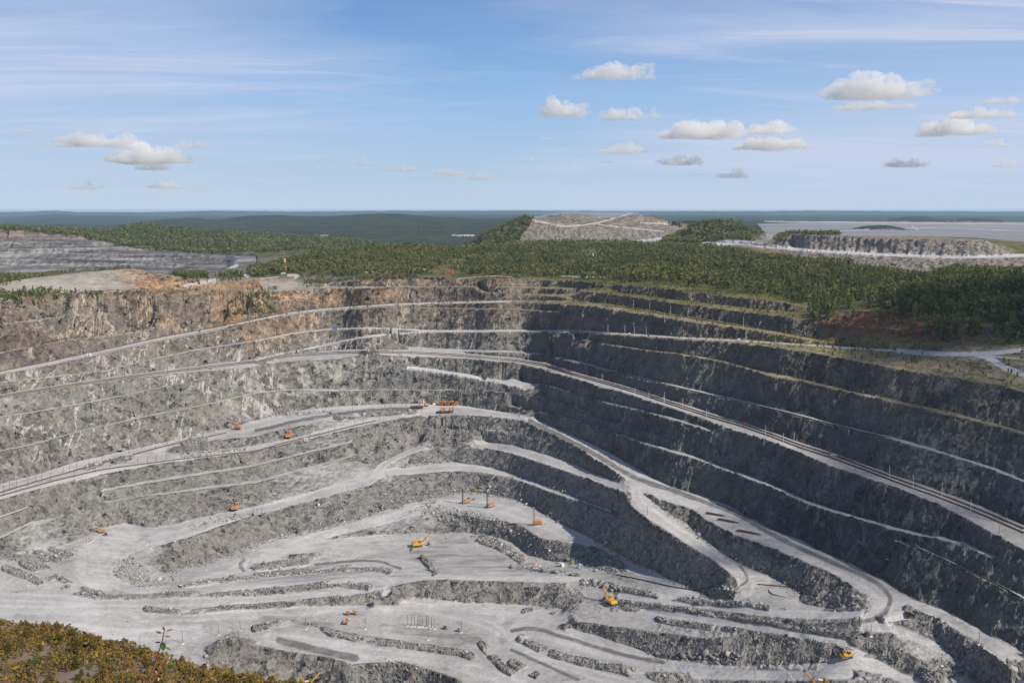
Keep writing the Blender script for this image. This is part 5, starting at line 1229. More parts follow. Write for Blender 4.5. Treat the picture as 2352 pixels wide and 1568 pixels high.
def rope_shovel(label, loc, rz, col, scale=1.0, raised=False, group=None, stick=0.0):
    t = thing('rope_shovel', label, 'mining shovel', loc, rz, scale, group); K = M[col]
    for y in (-2.3, 2.3): crawler(t, y, 6.8, 1.15, 1.5)
    MB().box((0, 0, 1.35), (4.6, 3.6, 0.9)).tube((0, 0, 1.7), (0, 0, 2.2), 1.9, n=16).build('undercarriage', M['black'], t)
    h = MB(); h.prism([(-6.6, 2.2), (2.6, 2.2), (2.6, 4.6), (-5.9, 4.6), (-6.6, 4.1)], -3.1, 3.1); h.box((-2, 0, 2.15), (9, 6.6, 0.2))
    house = h.build('machine_house', K, t, 0.06)
    rv = MB()
    for x, y in ((-5, -1.8), (-5, 0.2), (-5, 2.0), (-2.6, 1.9)): rv.tube((x, y, 4.6), (x, y, 4.95), 0.5, n=10)
    rv.box((-3.2, -1.2, 4.85), (1.6, 1.4, 0.55)); rv.build('roof_vent', K, house)
    dp = MB()
    for x in (-5.2, -3.6, -2.0, -0.4): dp.box((x, -3.13, 3.3), (1.1, 0.06, 1.5)); dp.box((x, 3.13, 3.3), (1.1, 0.06, 1.5))
    dp.build('side_panel', M['faded'] if col != 'yellow' else M['yellow'], house)
    c = MB(); c.box((2.2, -2.5, 4.9), (2.2, 1.9, 5.2)); cab = c.build('cab', K, t, 0.06)
    w = MB(); w.box((3.33, -2.5, 6.3), (0.06, 1.5, 1.2)); w.box((2.2, -3.47, 6.3), (1.4, 0.06, 1.1)); w.box((1.08, -2.5, 6.2), (0.05, 0.8, 1.1)); w.build('window', M['glass'], cab)
    MB().box((2.2, -2.5, 7.6), (2.5, 2.2, 0.16)).build('cab_roof', M['white'], cab)
    g = MB()                                          # A-frame gantry
    for y in (-1.6, 1.6):
        g.tube((0.9, y, 4.5), (-1.3, y * 0.7, 9.3), 0.19, n=6); g.tube((-4.4, y, 4.5), (-1.3, y * 0.7, 9.3), 0.15, n=6); g.tube((-0.2, y * .85, 6.9), (-2.9, y * .85, 6.9), 0.1, n=5)
    g.tube((-1.3, -1.3, 9.3), (-1.3, 1.3, 9.3), 0.3, n=8); g.build('gantry', K, t)
    bx, bz = 3.0, 3.2; ang = R(46); Lb = 13.0; tip = Vector((bx + Lb * math.cos(ang), 0, bz + Lb * math.sin(ang)))
    b = MB(); ax = Vector((math.cos(ang), 0, math.sin(ang))); up = Vector((-math.sin(ang), 0, math.cos(ang)))
    for s in (-1, 1):
        b.add([Vector((bx, s * 1.0 - .22, bz)) - up * .4, Vector((bx, s * 1.0 + .22, bz)) - up * .4, Vector((bx, s * 1.0 + .22, bz)) + up * .4, Vector((bx, s * 1.0 - .22, bz)) + up * .4,
               tip + Vector((0, s * .55 - .22, 0)) - up * .35, tip + Vector((0, s * .55 + .22, 0)) - up * .35, tip + Vector((0, s * .55 + .22, 0)) + up * .35, tip + Vector((0, s * .55 - .22, 0)) + up * .35],
              [(0, 1, 2, 3), (7, 6, 5, 4), (0, 4, 5, 1), (1, 5, 6, 2), (2, 6, 7, 3), (3, 7, 4, 0)])
        for k in range(6):
            p = Vector((bx, 0, bz)) + ax * (1.5 + 2 * k); b.box(p, (0.3, 1.9 - 0.13 * k, 0.35))
    boom = b.build('boom', K, t)
    sv = MB()
    for y in (-.35, .35): sv.tube(tip + Vector((0.1, y - .12, .2)), tip + Vector((0.1, y + .12, .2)), 0.75, n=14)
    sv.build('sheave', M['black'], boom)
    mid = Vector((bx, 0, bz)) + ax * 6.0
    da = R(-62 + stick) if not raised else R(-8 + stick); dd = Vector((math.cos(da), 0, math.sin(da)))
    s0 = mid - dd * 3.6; s1 = mid + dd * 5.4
    st = MB()
    for y in (-.85, .85): st.tube(s0 + Vector((0, y, 0)), s1 + Vector((0, y * .7, 0)), 0.2, n=6)
    st.box(mid, (1.0, 2.2, 1.0)); st.tube(s0 + Vector((0, -.85, 0)), s0 + Vector((0, .85, 0)), .18, n=6); dip = st.build('dipper_stick', M['rust'] if col != 'yellow' else M['brown'], t)
    bk = MB(); o = s1; a = Vector((dd.x, 0, dd.z)); n_ = Vector((-dd.z, 0, dd.x))
    V = []
    for k, (u, w_) in enumerate(((0, 1.0), (2.1, 1.15))):
        for (yy, nn) in ((-1.2 * w_, -1.2), (1.2 * w_, -1.2), (1.2 * w_, 1.2), (-1.2 * w_, 1.2)): V.append(o + a * u + Vector((0, yy, 0)) + n_ * nn * .9)
    bk.add(V, [(3, 2, 1, 0), (0, 1, 5, 4), (1, 2, 6, 5), (2, 3, 7, 6), (3, 0, 4, 7)])
    for yy in (-1, -.35, .35, 1): bk.box(o + a * 2.3 + n_ * 1.05 + Vector((0, yy, 0)), (.3, .22, .3))
    bk.build('bucket', M['black'], dip)
    r = MB()
    for y in (-.35, .35): r.tube(tip + Vector((.7, y, 0)), s1 + a * .4 + n_ * .9 + Vector((0, y, 0)), .05, n=4); r.tube(tip + Vector((0, y, .7)), Vector((-1.3, y, 9.4)), .05, n=4)
    r.build('hoist_cable', M['black'], t)
    return t

def drill_rig(label, loc, rz, col, scale=1.0, group=None):
    t = thing('drill_rig', label, 'drill rig', loc, rz, scale, group); K = M[col]
    for y in (-1.6, 1.6): crawler(t, y, 5.2, 0.9, 1.1)
    b = MB(); b.box((0.6, 0, 1.5), (9.2, 4.0, 0.7)); b.box((1.2, 0.1, 2.9), (6.0, 3.4, 2.1)); b.build('body', K, t, 0.06)
    v = MB(); [v.box((x, -1.63, 2.9), (0.5, 0.06, 1.4)) for x in (-0.8, 0.3, 1.4, 2.5, 3.4)]; v.build('engine_door', M['faded'], t)
    c = MB(); c.box((-3.2, -1.1, 3.1), (1.9, 1.8, 2.5)); cab = c.build('cab', K, t, .05); MB().box((-4.17, -1.1, 3.5), (.05, 1.4, 1.1)).box((-3.2, -2.02, 3.5), (1.2, .05, 1.1)).build('window', M['glass'], cab)
    m = MB(); x0 = -3.3; H = 16.5; yy = 1.0
    for x in (-.55, .55):
        for y in (-.55, .55): m.tube((x0 + x, yy + y, 1.6), (x0 + x, yy + y, H), .11, n=5)
    for k in range(13):
        z = 2 + k * 1.1
        for (p, q) in (((-.55, -.55), (.55, -.55)), ((.55, -.55), (.55, .55)), ((.55, .55), (-.55, .55)), ((-.55, .55), (-.55, -.55))):
            m.tube((x0 + p[0], yy + p[1], z), (x0 + q[0], yy + q[1], z + 1.1), .06, n=4); m.tube((x0 + p[0], yy + p[1], z), (x0 + q[0], yy + q[1], z), .06, n=4)
    mast = m.build('mast', M['rust'] if col != 'orange' else M['brown'], t)
    MB().tube((x0, yy, 1.2), (x0, yy, H - 1), .2, n=8).build('drill_pipe', M['steel'], mast)
    MB().box((x0, yy, H + .3), (1.6, 1.5, .8)).build('crown_block', K, mast)
    s = MB(); s.tube((1.5, 1.0, 3.9), (x0 + .5, 1.0, 9.0), .13, n=6); s.tube((1.5, -.6, 3.9), (x0 + .5, .5, 9.0), .13, n=6); s.build('mast_brace', K, t)
    r = MB()
    for x in (-1.6, 4.1): r.tube((x, -1.6, 3.9), (x, -1.6, 4.9), .05, n=4); r.tube((x, 1.7, 3.9), (x, 1.7, 4.9), .05, n=4)
    r.tube((-1.6, -1.6, 4.9), (-1.6, 1.7, 4.9), .05, n=4); r.tube((-1.6, -1.6, 4.9), (4.1, -1.6, 4.9), .05, n=4); r.tube((-1.6, 1.7, 4.9), (4.1, 1.7, 4.9), .05, n=4); r.build('railing', K, t)
    for x, y in ((4.6, -1.7), (4.6, 1.7), (-4.2, 0)): MB().tube((x, y, .05), (x, y, 1.6), .2, n=8).build('levelling_jack', M['steel'], t)
    return t

def bulldozer(label, loc, rz, col='yellow', scale=1.0, blade='yellow'):
    t = thing('bulldozer', label, 'bulldozer', loc, rz, scale); K = M[col]
    for y in (-1.35, 1.35): crawler(t, y, 5.0, .75, 1.35)
    b = MB(); b.box((.9, 0, 1.75), (2.9, 1.5, 1.3)); b.box((-1.5, 0, 1.6), (2.2, 1.9, 1.2)); b.box((.0, -1.35, 1.5), (4.0, .85, .15)); b.box((.0, 1.35, 1.5), (4.0, .85, .15)); b.build('body', K, t, .05)
    MB().box((2.37, 0, 1.8), (.08, 1.2, 1.0)).build('radiator_grille', M['black'], t)
    MB().tube((1.3, .4, 2.4), (1.3, .4, 3.3), .1, n=8).build('exhaust_pipe', M['black'], t)
    c = MB(); c.box((-.95, 0, 2.9), (1.6, 1.7, 1.5), taper=.92); cab = c.build('cab', M['glass'], t); MB().box((-.95, 0, 3.72), (2.0, 1.95, .18)).build('cab_roof', K, cab, .04)
    d = MB(); n = 6; V = []
    for i in range(n + 1):
        u = i / n; V += [(3.5 - .35 * math.sin(u * 3.14), -2.15, .1 + 1.7 * u), (3.5 - .35 * math.sin(u * 3.14), 2.15, .1 + 1.7 * u), (3.3 - .35 * math.sin(u * 3.14), 2.15, .1 + 1.7 * u), (3.3 - .35 * math.sin(u * 3.14), -2.15, .1 + 1.7 * u)]
    f = [(0, 1, 2, 3), tuple(4 * n + k for k in (3, 2, 1, 0))]
    for i in range(n):
        for k in range(4): f.append((4 * i + k, 4 * i + (k + 1) % 4, 4 * i + 4 + (k + 1) % 4, 4 * i + 4 + k))
    d.add(V, f); bl = d.build('blade', M[blade], t)
    a = MB(); [a.tube((.4, y, .7), (3.3, y, .6), .14, n=6) for y in (-1.85, 1.85)]; [a.tube((1.8, y * .5, 2.0), (3.2, y * .5, 1.3), .08, n=6) for y in (-1.4, 1.4)]; a.build('push_arm', K, t)
    r = MB(); r.box((-3.3, 0, 1.5), (.5, 1.7, .5)); r.tube((-2.6, -.5, 1.8), (-3.3, -.5, 1.6), .12, n=6); r.tube((-2.6, .5, 1.8), (-3.3, .5, 1.6), .12, n=6); r.box((-3.5, 0, .9), (.3, .25, 1.4)); r.build('ripper', K, t)
    return t

def digger(label, loc, rz, scale=1.0):
    t = thing('hydraulic_excavator', label, 'excavator', loc, rz, scale); K = M['yellow']
    for y in (-1.3, 1.3): crawler(t, y, 4.8, .7, 1.0)
    h = MB(); h.box((-.9, 0, 1.8), (4.6, 3.0, 1.2)); h.box((-2.8, 0, 1.7), (.9, 2.9, 1.3)); h.build('body', K, t, .08)
    c = MB(); c.box((.9, 1.0, 2.5), (1.6, 1.1, 1.9), taper=.92); cb = c.build('cab', K, t, .05); MB().box((1.72, 1.0, 2.7), (.05, .9, 1.1)).box((.9, 1.56, 2.7), (1.1, .05, .9)).build('window', M['glass'], cb)
    P = [Vector((1.0, 0, 1.9)), Vector((3.2, 0, 5.0)), Vector((6.0, 0, 6.4))]
    b = MB(); b.path(P, [.38, .42, .3], 6); b.build('boom', K, t)
    E = Vector((7.3, 0, 2.6)); MB().path([P[2] + Vector((-.5, 0, .5)), P[2], E], [.22, .34, .2], 6).build('stick', K, t)
    bk = MB(); bk.prism([(6.3, 1.2), (7.6, 1.5), (7.9, 2.6), (7.2, 2.8), (6.7, 2.3)], -.75, .75); bk.build('bucket', M['black'], t)
    r = MB(); r.tube((1.6, .3, 2.0), (3.0, .3, 4.3), .13, n=6); r.tube((3.6, 0, 5.8), P[2] + Vector((-.4, 0, .6)), .13, n=6); r.build('hydraulic_ram', M['steel'], t)
    return t

def old_truck(label, loc, rz, scale=1.0, col='brown', cabc='brown', tanks=False):
    t = thing('dump_truck', label, 'dump truck', loc, rz, scale); K = M[col]; t['rim'] = 'g'
    MB().box((0, 0, 1.05), (8.2, 1.0, .4)).build('chassis', M['black'], t)
    if not tanks:
        d = MB(); d.add([(-4.1, -1.25, 1.5), (1.3, -1.25, 1.3), (1.3, 1.25, 1.3), (-4.1, 1.25, 1.5), (-4.5, -1.45, 2.6), (1.5, -1.45, 2.9), (1.5, 1.45, 2.9), (-4.5, 1.45, 2.6),
               (-4.0, -1.1, 1.65), (1.2, -1.1, 1.45), (1.2, 1.1, 1.45), (-4.0, 1.1, 1.65), (-4.4, -1.3, 2.6), (1.35, -1.3, 2.9), (1.35, 1.3, 2.9), (-4.4, 1.3, 2.6)],
              [(3, 2, 1, 0), (0, 1, 5, 4), (2, 3, 7, 6), (1, 2, 6, 5), (8, 9, 10, 11), (8, 12, 13, 9), (10, 14, 15, 11), (9, 13, 14, 10), (4, 5, 13, 12), (5, 6, 14, 13), (6, 7, 15, 14), (0, 4, 12, 8), (3, 11, 15, 7), (0, 8, 11, 3)])
        d.box((1.9, 0, 2.95), (1.3, 2.8, .12)); d.build('dump_bed', K, t)
    else:
        d = MB(); d.box((-2.3, 0, 1.75), (3.2, 2.3, .9)); d.box((-3.2, 0, 2.35), (1.0, 2.2, .5)); d.tube((-1.6, 0, 2.2), (-1.6, 0, 3.0), .55, n=10); d.build('machinery_deck', K, t, .05)
    c = MB(); c.box((2.2, 0, 2.2), (1.5, 2.3, 1.6), taper=.92); cab = c.build('cab', M[cabc], t, .06); MB().box((2.95, 0, 2.5), (.06, 1.9, .6)).box((2.2, -1.13, 2.5), (1.0, .05, .55)).box((2.2, 1.13, 2.5), (1.0, .05, .55)).build('window', M['glass'], cab)
    MB().box((3.7, 0, 1.75), (1.7, 1.5, 1.0)).box((3.6, 0, 1.4), (1.6, 2.3, .2)).build('bonnet', M[cabc], t, .08)
    for x, w in ((3.5, .45), (-1.6, .8), (-3.0, .8)):
        for y in (-1.05, 1.05): wheel(t, (x, y, .65), .65, w)
    return t

G1 = 'orange haul trucks parked nose out'
for px_, lb in ((1015, 'orange haul truck parked nose out, nearest the bulldozer'), (1029, 'orange haul truck parked nose out, middle of the row of three'), (1044, 'orange haul truck parked nose out, farthest from the bulldozer')):
    haul_truck(lb, at(px_, 930), R(-97), group=G1)
haul_truck('orange haul truck seen from behind, bed full of grey rock, left of its pair', at(1016, 948), R(84), True)
haul_truck('orange haul truck seen from behind, bed full of grey rock, right of its pair', at(1036, 947), R(90), True)
haul_truck('orange haul truck trailing a cloud of dust on the far right road', at(1743, 564, 1500), R(200), False, 1.25)
haul_truck('orange dump truck beside the brown bank on top of the far quarry hill', at(1396, 504, 2600), R(8), False, 1.25)
bulldozer('small orange bulldozer with a pale blade beside the parked haul trucks', at(993, 928), R(-42), 'orange', 1.05, 'white')
digger('yellow hydraulic excavator with its arm bent down beside the rusty tank', at(978, 933), R(176), 1.15)
rope_shovel('orange rope shovel on the upper road, boom lowered to the left', at(545, 986), R(163), 'orange', .9, True, stick=10)
rope_shovel('bright orange rope shovel facing the gravel heap below the upper road', at(663, 1005), R(98), 'orange', .95)
rope_shovel('faded orange rope shovel facing the rock pile at the foot of the left wall', at(540, 1170), R(92), 'faded', .9)
rope_shovel('small orange shovel at the left edge of the pale pit floor', at(232, 1223), R(196), 'faded', .62, True)
rope_shovel('yellow rope shovel working in the middle hollow, bucket down to the right', at(962, 1254), R(18), 'yellow', .95)
rope_shovel('yellow rope shovel with a flat grey roof, boom up against the rubble bank', at(1402, 1386), R(118), 'yellow', .82)
rope_shovel('yellow rope shovel cut off by the bottom edge left of the middle, bucket held out', at(698, 1583), R(14), 'yellow', .95, True, stick=20)
rope_shovel('yellow rope shovel cut off by the bottom edge on the right, tall boom', at(1892, 1592), R(158), 'yellow', .95)
drill_rig('rust brown drill rig with a dark mast, farthest left of the three', at(1070, 1155), R(30), 'faded')
drill_rig('drill rig with a brown mast and pale deck, middle of the three', at(1126, 1164), R(42), 'faded')
drill_rig('bright orange drill rig standing nearest the edge of the bench', at(1234, 1204), R(-3), 'orange', .97)
bulldozer('small yellow bulldozer at the back of the drilling bench', at(1090, 1128), R(-35), 'yellow', 1.05)
bulldozer('yellow bulldozer with a raised ripper at the end of the boulder bank', at(1946, 1509), R(190), 'yellow', 1.12)
old_truck('brown six wheeled truck with machinery on its deck, side on', at(806, 1411), R(6), 1.05, 'brown', 'brown', True)
old_truck('dusty dump truck with a white cab seen from behind', at(796, 1430), R(80), .95, 'faded', 'white')
old_truck('rusty dump truck in the shade beside the boulder row on the right', at(2087, 1414), R(100), .8, 'rust', 'rust')
old_truck('bright blue truck parked on the road below the far quarry face', at(1422, 556, 2500), R(180), 1.0, 'blue', 'blue')

def crane_truck():
    t = thing('crane_truck', 'red loader with a raised orange bucket beside the blue truck', 'loader', at(1439, 556, 2500), R(20), 1.15); t['rim'] = 'g'
    MB().box((0, 0, 1.7), (6, 2.2, 1.2)).build('body', M['red'], t, .08); MB().box((-.4, 0, 3.0), (1.8, 2.0, 1.5), taper=.9).build('cab', M['glass'], t)
    MB().path([(1.5, 0, 2.2), (3.5, 0, 5), (4.6, 0, 8.2)], .25, 6).build('lift_arm', M['black'], t); MB().prism([(3.6, 8.2), (5.8, 8.0), (6.2, 9.9), (4.2, 9.7)], -1.5, 1.5).build('bucket', M['orange'], t)
    for x in (-2.1, 2.1):
        for y in (-1.1, 1.1): wheel(t, (x, y, .9), .9, .7)
crane_truck()

def box_cabin(name, label, cat, loc, rz, d, col, roofc=None, skids=True, door=True):
    t = thing(name, label, cat, loc, rz); x, y, z = d
    b = MB(); b.box((0, 0, z / 2 + .3), d)
    for k in range(int(x / .6)): b.box((-x / 2 + .35 + k * .6, -y / 2 - .03, z / 2 + .3), (.12, .06, z * .92)); b.box((-x / 2 + .35 + k * .6, y / 2 + .03, z / 2 + .3), (.12, .06, z * .92))
    b.build('body', M[col], t)
    MB().box((0, 0, z + .38), (x + .2, y + .2, .14)).build('roof', M[roofc or col], t)
    if skids: MB().box((0, -y * .35, .15), (x * 1.1, .25, .3)).box((0, y * .35, .15), (x * 1.1, .25, .3)).build('skid', M['rust'], t)
    if door: MB().box((x * .2, -y / 2 - .08, z * .45 + .3), (.9, .05, z * .75)).build('door', M['steel'], t)
    return t
box_cabin('cabin_trailer', 'white cabin trailer on the pit floor between the pink locker and the blue booth', 'cabin', at(1291, 1300), R(115), (4.2, 2.6, 2.4), 'white')
box_cabin('container', 'olive green container beside the rubble bank', 'container', at(1315, 1294), R(25), (3.2, 2.2, 2.2), 'green')
box_cabin('booth', 'pale blue booth with an open front on the pit floor', 'booth', at(1333, 1303), R(15), (3.0, 2.2, 2.6), 'paleblue')
box_cabin('locker', 'tall salmon pink locker by the pole on the pit floor', 'locker', at(1226, 1294), R(10), (1.5, 1.0, 3.2), 'salmon', door=False)
box_cabin('container', 'bright blue container beside the bench road on the left wall', 'container', at(769, 756), R(5), (6.2, 2.5, 2.5), 'blue')
for px_, cl, lb in ((962, 'paleblue', 'faded lilac locker beside the excavator, left of three'), (967, 'salmon', 'pink locker beside the excavator, middle of three'), (973, 'white', 'pale locker closest to the excavator')):
    box_cabin('locker', lb, 'locker', at(px_, 926), 0, (1.9, 1.3, 4.2), cl, door=False)
box_cabin('transformer_kiosk', 'small orange kiosk beside the railway on the left wall', 'kiosk', at(485, 848), 0, (2.6, 2, 2.2), 'orange')
box_cabin('transformer_kiosk', 'white kiosk beside the road pole on the left wall', 'kiosk', at(204, 818), 0, (4, 3, 3.0), 'white')
box_cabin('transformer_kiosk', 'white kiosk on the railway bench where the ramp comes down', 'kiosk', at(633, 830), 0, (3.4, 2.6, 2.8), 'white')
box_cabin('transformer_kiosk', 'white kiosk with a beacon on the white bench road, farther one', 'kiosk', at(1446, 769), 0, (2.6, 2, 2.0), 'white')
box_cabin('transformer_kiosk', 'white kiosk with a beacon on the white bench road, nearer one', 'kiosk', at(1697, 783), 0, (3.0, 2, 2.2), 'white')
box_cabin('transformer_kiosk', 'small white kiosk on the lower track near the bright orange shovel', 'kiosk', at(702, 1013), 0, (3.4, 2.4, 3.2), 'white')
for px_, py_, lb in ((729, 1150, 'rusty transformer box standing alone on the left ramp'), (997, 1155, 'grey transformer box left of the drill rigs'), (1089, 1148, 'dark transformer box between two drill rigs'), (1054, 1449, 'dark transformer box at the foot of a lone pole'), (1022, 1444, 'low brown box on the pale floor beside the pole cluster'),
                     (1992, 1459, 'rusty switch box by the pole below the hairpin'), (243, 1229, 'small brown box beside the leftmost shovel'), (581, 1184, 'rusty switch box beside the faded orange shovel'), (1076, 1147, 'brown transformer box behind the leftmost drill rig')):
    box_cabin('transformer_box', lb, 'transformer', at(px_, py_), R(20), (2.2, 1.6, 1.9), 'rust' if 'rust' in lb or 'brown' in lb else 'steel', door=False)
def rusty_tank():
    t = thing('tank', 'long rusty tank lying beside the yellow excavator', 'tank', at(957, 938), R(2))
    MB().tube((-8, 0, 1.9), (8, 0, 1.9), 1.7, n=16).build('shell', M['rust'], t); MB().box((-5, 0, .3), (.8, 2.6, .8)).box((5, 0, .3), (.8, 2.6, .8)).build('saddle', M['black'], t)
rusty_tank()
def pump():
    t = thing('pump_sled', 'low white pump with a roof beside the track on the pit floor', 'pump', at(1237, 1306), R(10))
    MB().box((-1.2, 0, .7), (5, 1.6, .7), taper=.85).build('hull', M['white'], t); MB().box((1.2, 0, 2.6), (1.8, 1.8, .7)).build('roof', M['white'], t)
    p = MB(); [p.tube((1.2 + x, y, .5), (1.2 + x, y, 2.5), .1, n=5) for x in (-.7, .7) for y in (-.7, .7)]; p.box((1.2, 0, .6), (1.6, 1.4, 1.0)); p.build('frame', M['rust'], t)
pump()
def suv():
    t = thing('offroad_car', 'white off-road car parked beside the tracks on the shaded wall', 'car', at(1914, 1047), R(-24), 1.15); t['rim'] = 'g'
    MB().box((0, 0, .85), (4.5, 1.85, .75)).box((-.35, 0, 1.5), (2.9, 1.7, .65), taper=.9).build('body', M['white'], t, .1)
    MB().box((-.35, 0, 1.52), (2.95, 1.72, .42), taper=.93).build('window', M['glass'], t); [MB().tube((2.25, y, .95), (2.29, y, .95), .13, n=8).build('headlight', M['winglass'], t) for y in (-.6, .6)]
    for x in (-1.4, 1.4):
        for y in (-.8, .8): wheel(t, (x, y, .4), .4, .28)
suv()

# --- people: one skinned body each, jacket and helmet on top
def person_geo():
    J = {'hip': (0, 0, .95), 'waist': (0, 0, 1.12), 'chest': (0, .02, 1.35), 'neck': (0, .01, 1.5), 'head': (0, -.01, 1.62), 'top': (0, -.01, 1.74),
         'lk': (.11, -.03, .5), 'la': (.13, .04, .08), 'lt': (.14, -.14, .04), 'rk': (-.12, -.06, .5), 'ra': (-.14, .06, .08), 'rt': (-.15, -.12, .04), 'lh': (.1, 0, .9), 'rh': (-.1, 0, .9),
         'ls': (.2, .01, 1.42), 'le': (.27, .03, 1.15), 'lw': (.25, -.08, .93), 'lf': (.25, -.11, .82), 'rs': (-.2, .01, 1.42), 're': (-.28, .04, 1.15), 'rw': (-.24, -.1, .95), 'rf': (-.24, -.14, .84)}
    rad = dict(hip=.15, waist=.13, chest=.16, neck=.055, head=.1, top=.08, lk=.065, la=.045, lt=.04, rk=.065, ra=.045, rt=.04, lh=.09, rh=.09, ls=.07, le=.048, lw=.035, lf=.04, rs=.07, re=.048, rw=.035, rf=.04)
    E = [('hip', 'waist'), ('waist', 'chest'), ('chest', 'neck'), ('neck', 'head'), ('head', 'top'), ('hip', 'lh'), ('lh', 'lk'), ('lk', 'la'), ('la', 'lt'), ('hip', 'rh'), ('rh', 'rk'), ('rk', 'ra'), ('ra', 'rt'),
         ('chest', 'ls'), ('ls', 'le'), ('le', 'lw'), ('lw', 'lf'), ('chest', 'rs'), ('rs', 're'), ('re', 'rw'), ('rw', 'rf')]
    ks = list(J); me = bpy.data.meshes.new('person'); me.from_pydata([J[k] for k in ks], [(ks.index(a), ks.index(b)) for a, b in E], [])
    o = bpy.data.objects.new('person', me); C.objects.link(o)
    o.modifiers.new('skin', 'SKIN'); sv = me.skin_vertices[0].data
    for i, k in enumerate(ks): sv[i].radius = (rad[k], rad[k] * .85); sv[i].use_root = k == 'hip'
    s = o.modifiers.new('sub', 'SUBSURF'); s.levels = 1; s.render_levels = 1
    me.materials.append(M['dark_cloth'])
    return o
pp = person_geo(); firstp = True
def person(label, loc, rz, jacket):
    global firstp
    o = pp if firstp else pp.copy()
    if not firstp: C.objects.link(o)
    firstp = False
    o.location = loc; o.rotation_euler = (0, 0, rz); tag(o, label, 'person')
    j = MB(); j.tube((0, .01, .98), (0, .02, 1.46), .2, .21, 10); j.tube((.21, .01, 1.44), (.28, .03, 1.12), .09, .07, 8); j.tube((-.21, .01, 1.44), (-.29, .04, 1.12), .09, .07, 8); j.build('jacket', M[jacket], o, .02)
    hd = MB(); hd.tube((0, -.01, 1.6), (0, -.01, 1.76), .135, .1, 10); hd.tube((0, -.03, 1.68), (0, -.03, 1.7), .17, .16, 10); hd.build('helmet', M['helmet'], o)
    MB().box((0, -.1, 1.62), (.13, .06, .14)).build('face', M['skin'], o, .02)
person('person in an orange jacket on the left floor, standing apart from a pair', at(29, 1361), R(20), 'vest')
person('person in an orange jacket on the left floor, first of a close pair', at(37.5, 1360), R(160), 'vest')
person('person in an orange jacket on the left floor, second of a close pair', at(41.5, 1360), R(-60), 'vest')
person('person in an orange jacket standing alone at the hairpin edge', at(294, 1428), R(200), 'vest')
person('person in an orange jacket walking beside the tracks on the shaded wall', at(1672, 967), R(-40), 'vest')

# --- buildings, tower, train
def house(name, label, cat, loc, rz, d, wallc, roofc, wins, flat=True, parapet=0):
    t = thing(name, label, cat, loc, rz); x, y, z = d
    MB().box((0, 0, z / 2), d).build('wall', M[wallc], t)
    r = MB()
    if flat: r.box((0, 0, z + .15), (x + .6, y + .6, .3))
    else: r.prism([(-y / 2 - .4, z), (y / 2 + .4, z), (0, z + y * .45)], -x / 2 - .3, x / 2 + .3); r.v = [(b, a, c) for a, b, c in r.v]
    r.build('roof', M[roofc], t)
    for wx, wz in wins:
        f = MB().box((wx, -y / 2 - .04, wz), (1.3, .08, 1.5)).build('window', M['white'], t); MB().box((wx, -y / 2 - .1, wz), (1.05, .06, 1.2)).build('pane', M['winglass'], f)
    return t
b_ = at(1031, 629, 1300)
house('brick_building', 'red brick building with three white windows behind the rim', 'building', b_ + Vector((0, 0, -.3)), R(-8), (13.5, 7, 8.0), 'brick', 'roof', [(-3, 5.4), (1, 5.4), (3, 5.4)])
b_ = at(1052, 618, 1300); house('hut', 'small white hut among the trees right of the brick building', 'hut', b_, 0, (5, 4, 5), 'white', 'brick', [(0, 2.6)], False)
vg = [(1040, 540.5), (1046, 539.5), (1049, 541.5), (1054, 540), (1058, 541.5), (1062, 539.8), (1067, 541), (1071, 539.5), (1075, 541), (1079, 540), (1084, 541), (1088, 540)]
hp = None
for i, (px_, py_) in enumerate(vg):
    p_ = at(px_, py_ + 1.5, 3200)
    if hp is None:
        hp = house('village_house', 'white house in the far village below the forested hill', 'house', p_, 0, (11, 8, 6), 'white', 'roof', [(-3, 3.5), (0, 3.5), (3, 3.5)], False); hp['group'] = 'houses of the far village'
    else: dup(hp, p_, RNG.uniform(-.5, .5), RNG.uniform(.7, 1.2))
def tower():
    p = at(655, 628, 1300); t = thing('lattice_tower', 'red and white banded lattice tower on the left rim', 'tower', p, 0)
    H = 33.0; n = 5; hw = lambda z: 2.1 - 1.6 * (z / H)
    for k in range(n):
        z0, z1 = H * k / n, H * (k + 1) / n; m = MB()
        for sx in (-1, 1):
            for sy in (-1, 1): m.tube((sx * hw(z0), sy * hw(z0), z0), (sx * hw(z1), sy * hw(z1), z1), .22, n=5)
        for q in range(3):
            a0, a1 = z0 + (z1 - z0) * q / 3, z0 + (z1 - z0) * (q + 1) / 3
            for (p_, q_) in (((-1, -1), (1, -1)), ((1, -1), (1, 1)), ((1, 1), (-1, 1)), ((-1, 1), (-1, -1))):
                m.tube((p_[0] * hw(a0), p_[1] * hw(a0), a0), (q_[0] * hw(a1), q_[1] * hw(a1), a1), .13, n=4); m.tube((q_[0] * hw(a0), q_[1] * hw(a0), a0), (p_[0] * hw(a1), p_[1] * hw(a1), a1), .13, n=4)
        m.build('tower_section', M['red' if k % 2 == 0 else 'white'], t)
    MB().tube((0, 0, H), (0, 0, H + 1.5), .5, n=8).build('antenna', M['white'], t)
tower()
box_cabin('container', 'white equipment container at the foot of the banded tower', 'container', at(650, 630, 1300), 0, (7, 3, 3), 'white', skids=False)
def pylon(label, px_, py_, h, rmin, col):
    t = thing('pylon', label, 'pylon', at(px_, py_, rmin)); m = MB()
    for sx in (-1, 1):
        for sy in (-1, 1): m.tube((sx * 1.6, sy * 1.6, 0), (sx * .4, sy * .4, h), .2, n=4)
    for k in range(6):
        a = h * k / 6; w = 1.6 - 1.2 * k / 6; [m.tube((sx * w, -w, a), (-sx * w * .85, -w * .85, a + h / 6), .14, n=4) for sx in (-1, 1)]
    m.build('frame', M[col], t); MB().box((0, 0, h * .8), (7, .3, .3)).box((0, 0, h * .95), (5, .3, .3)).build('crossarm', M[col], t)
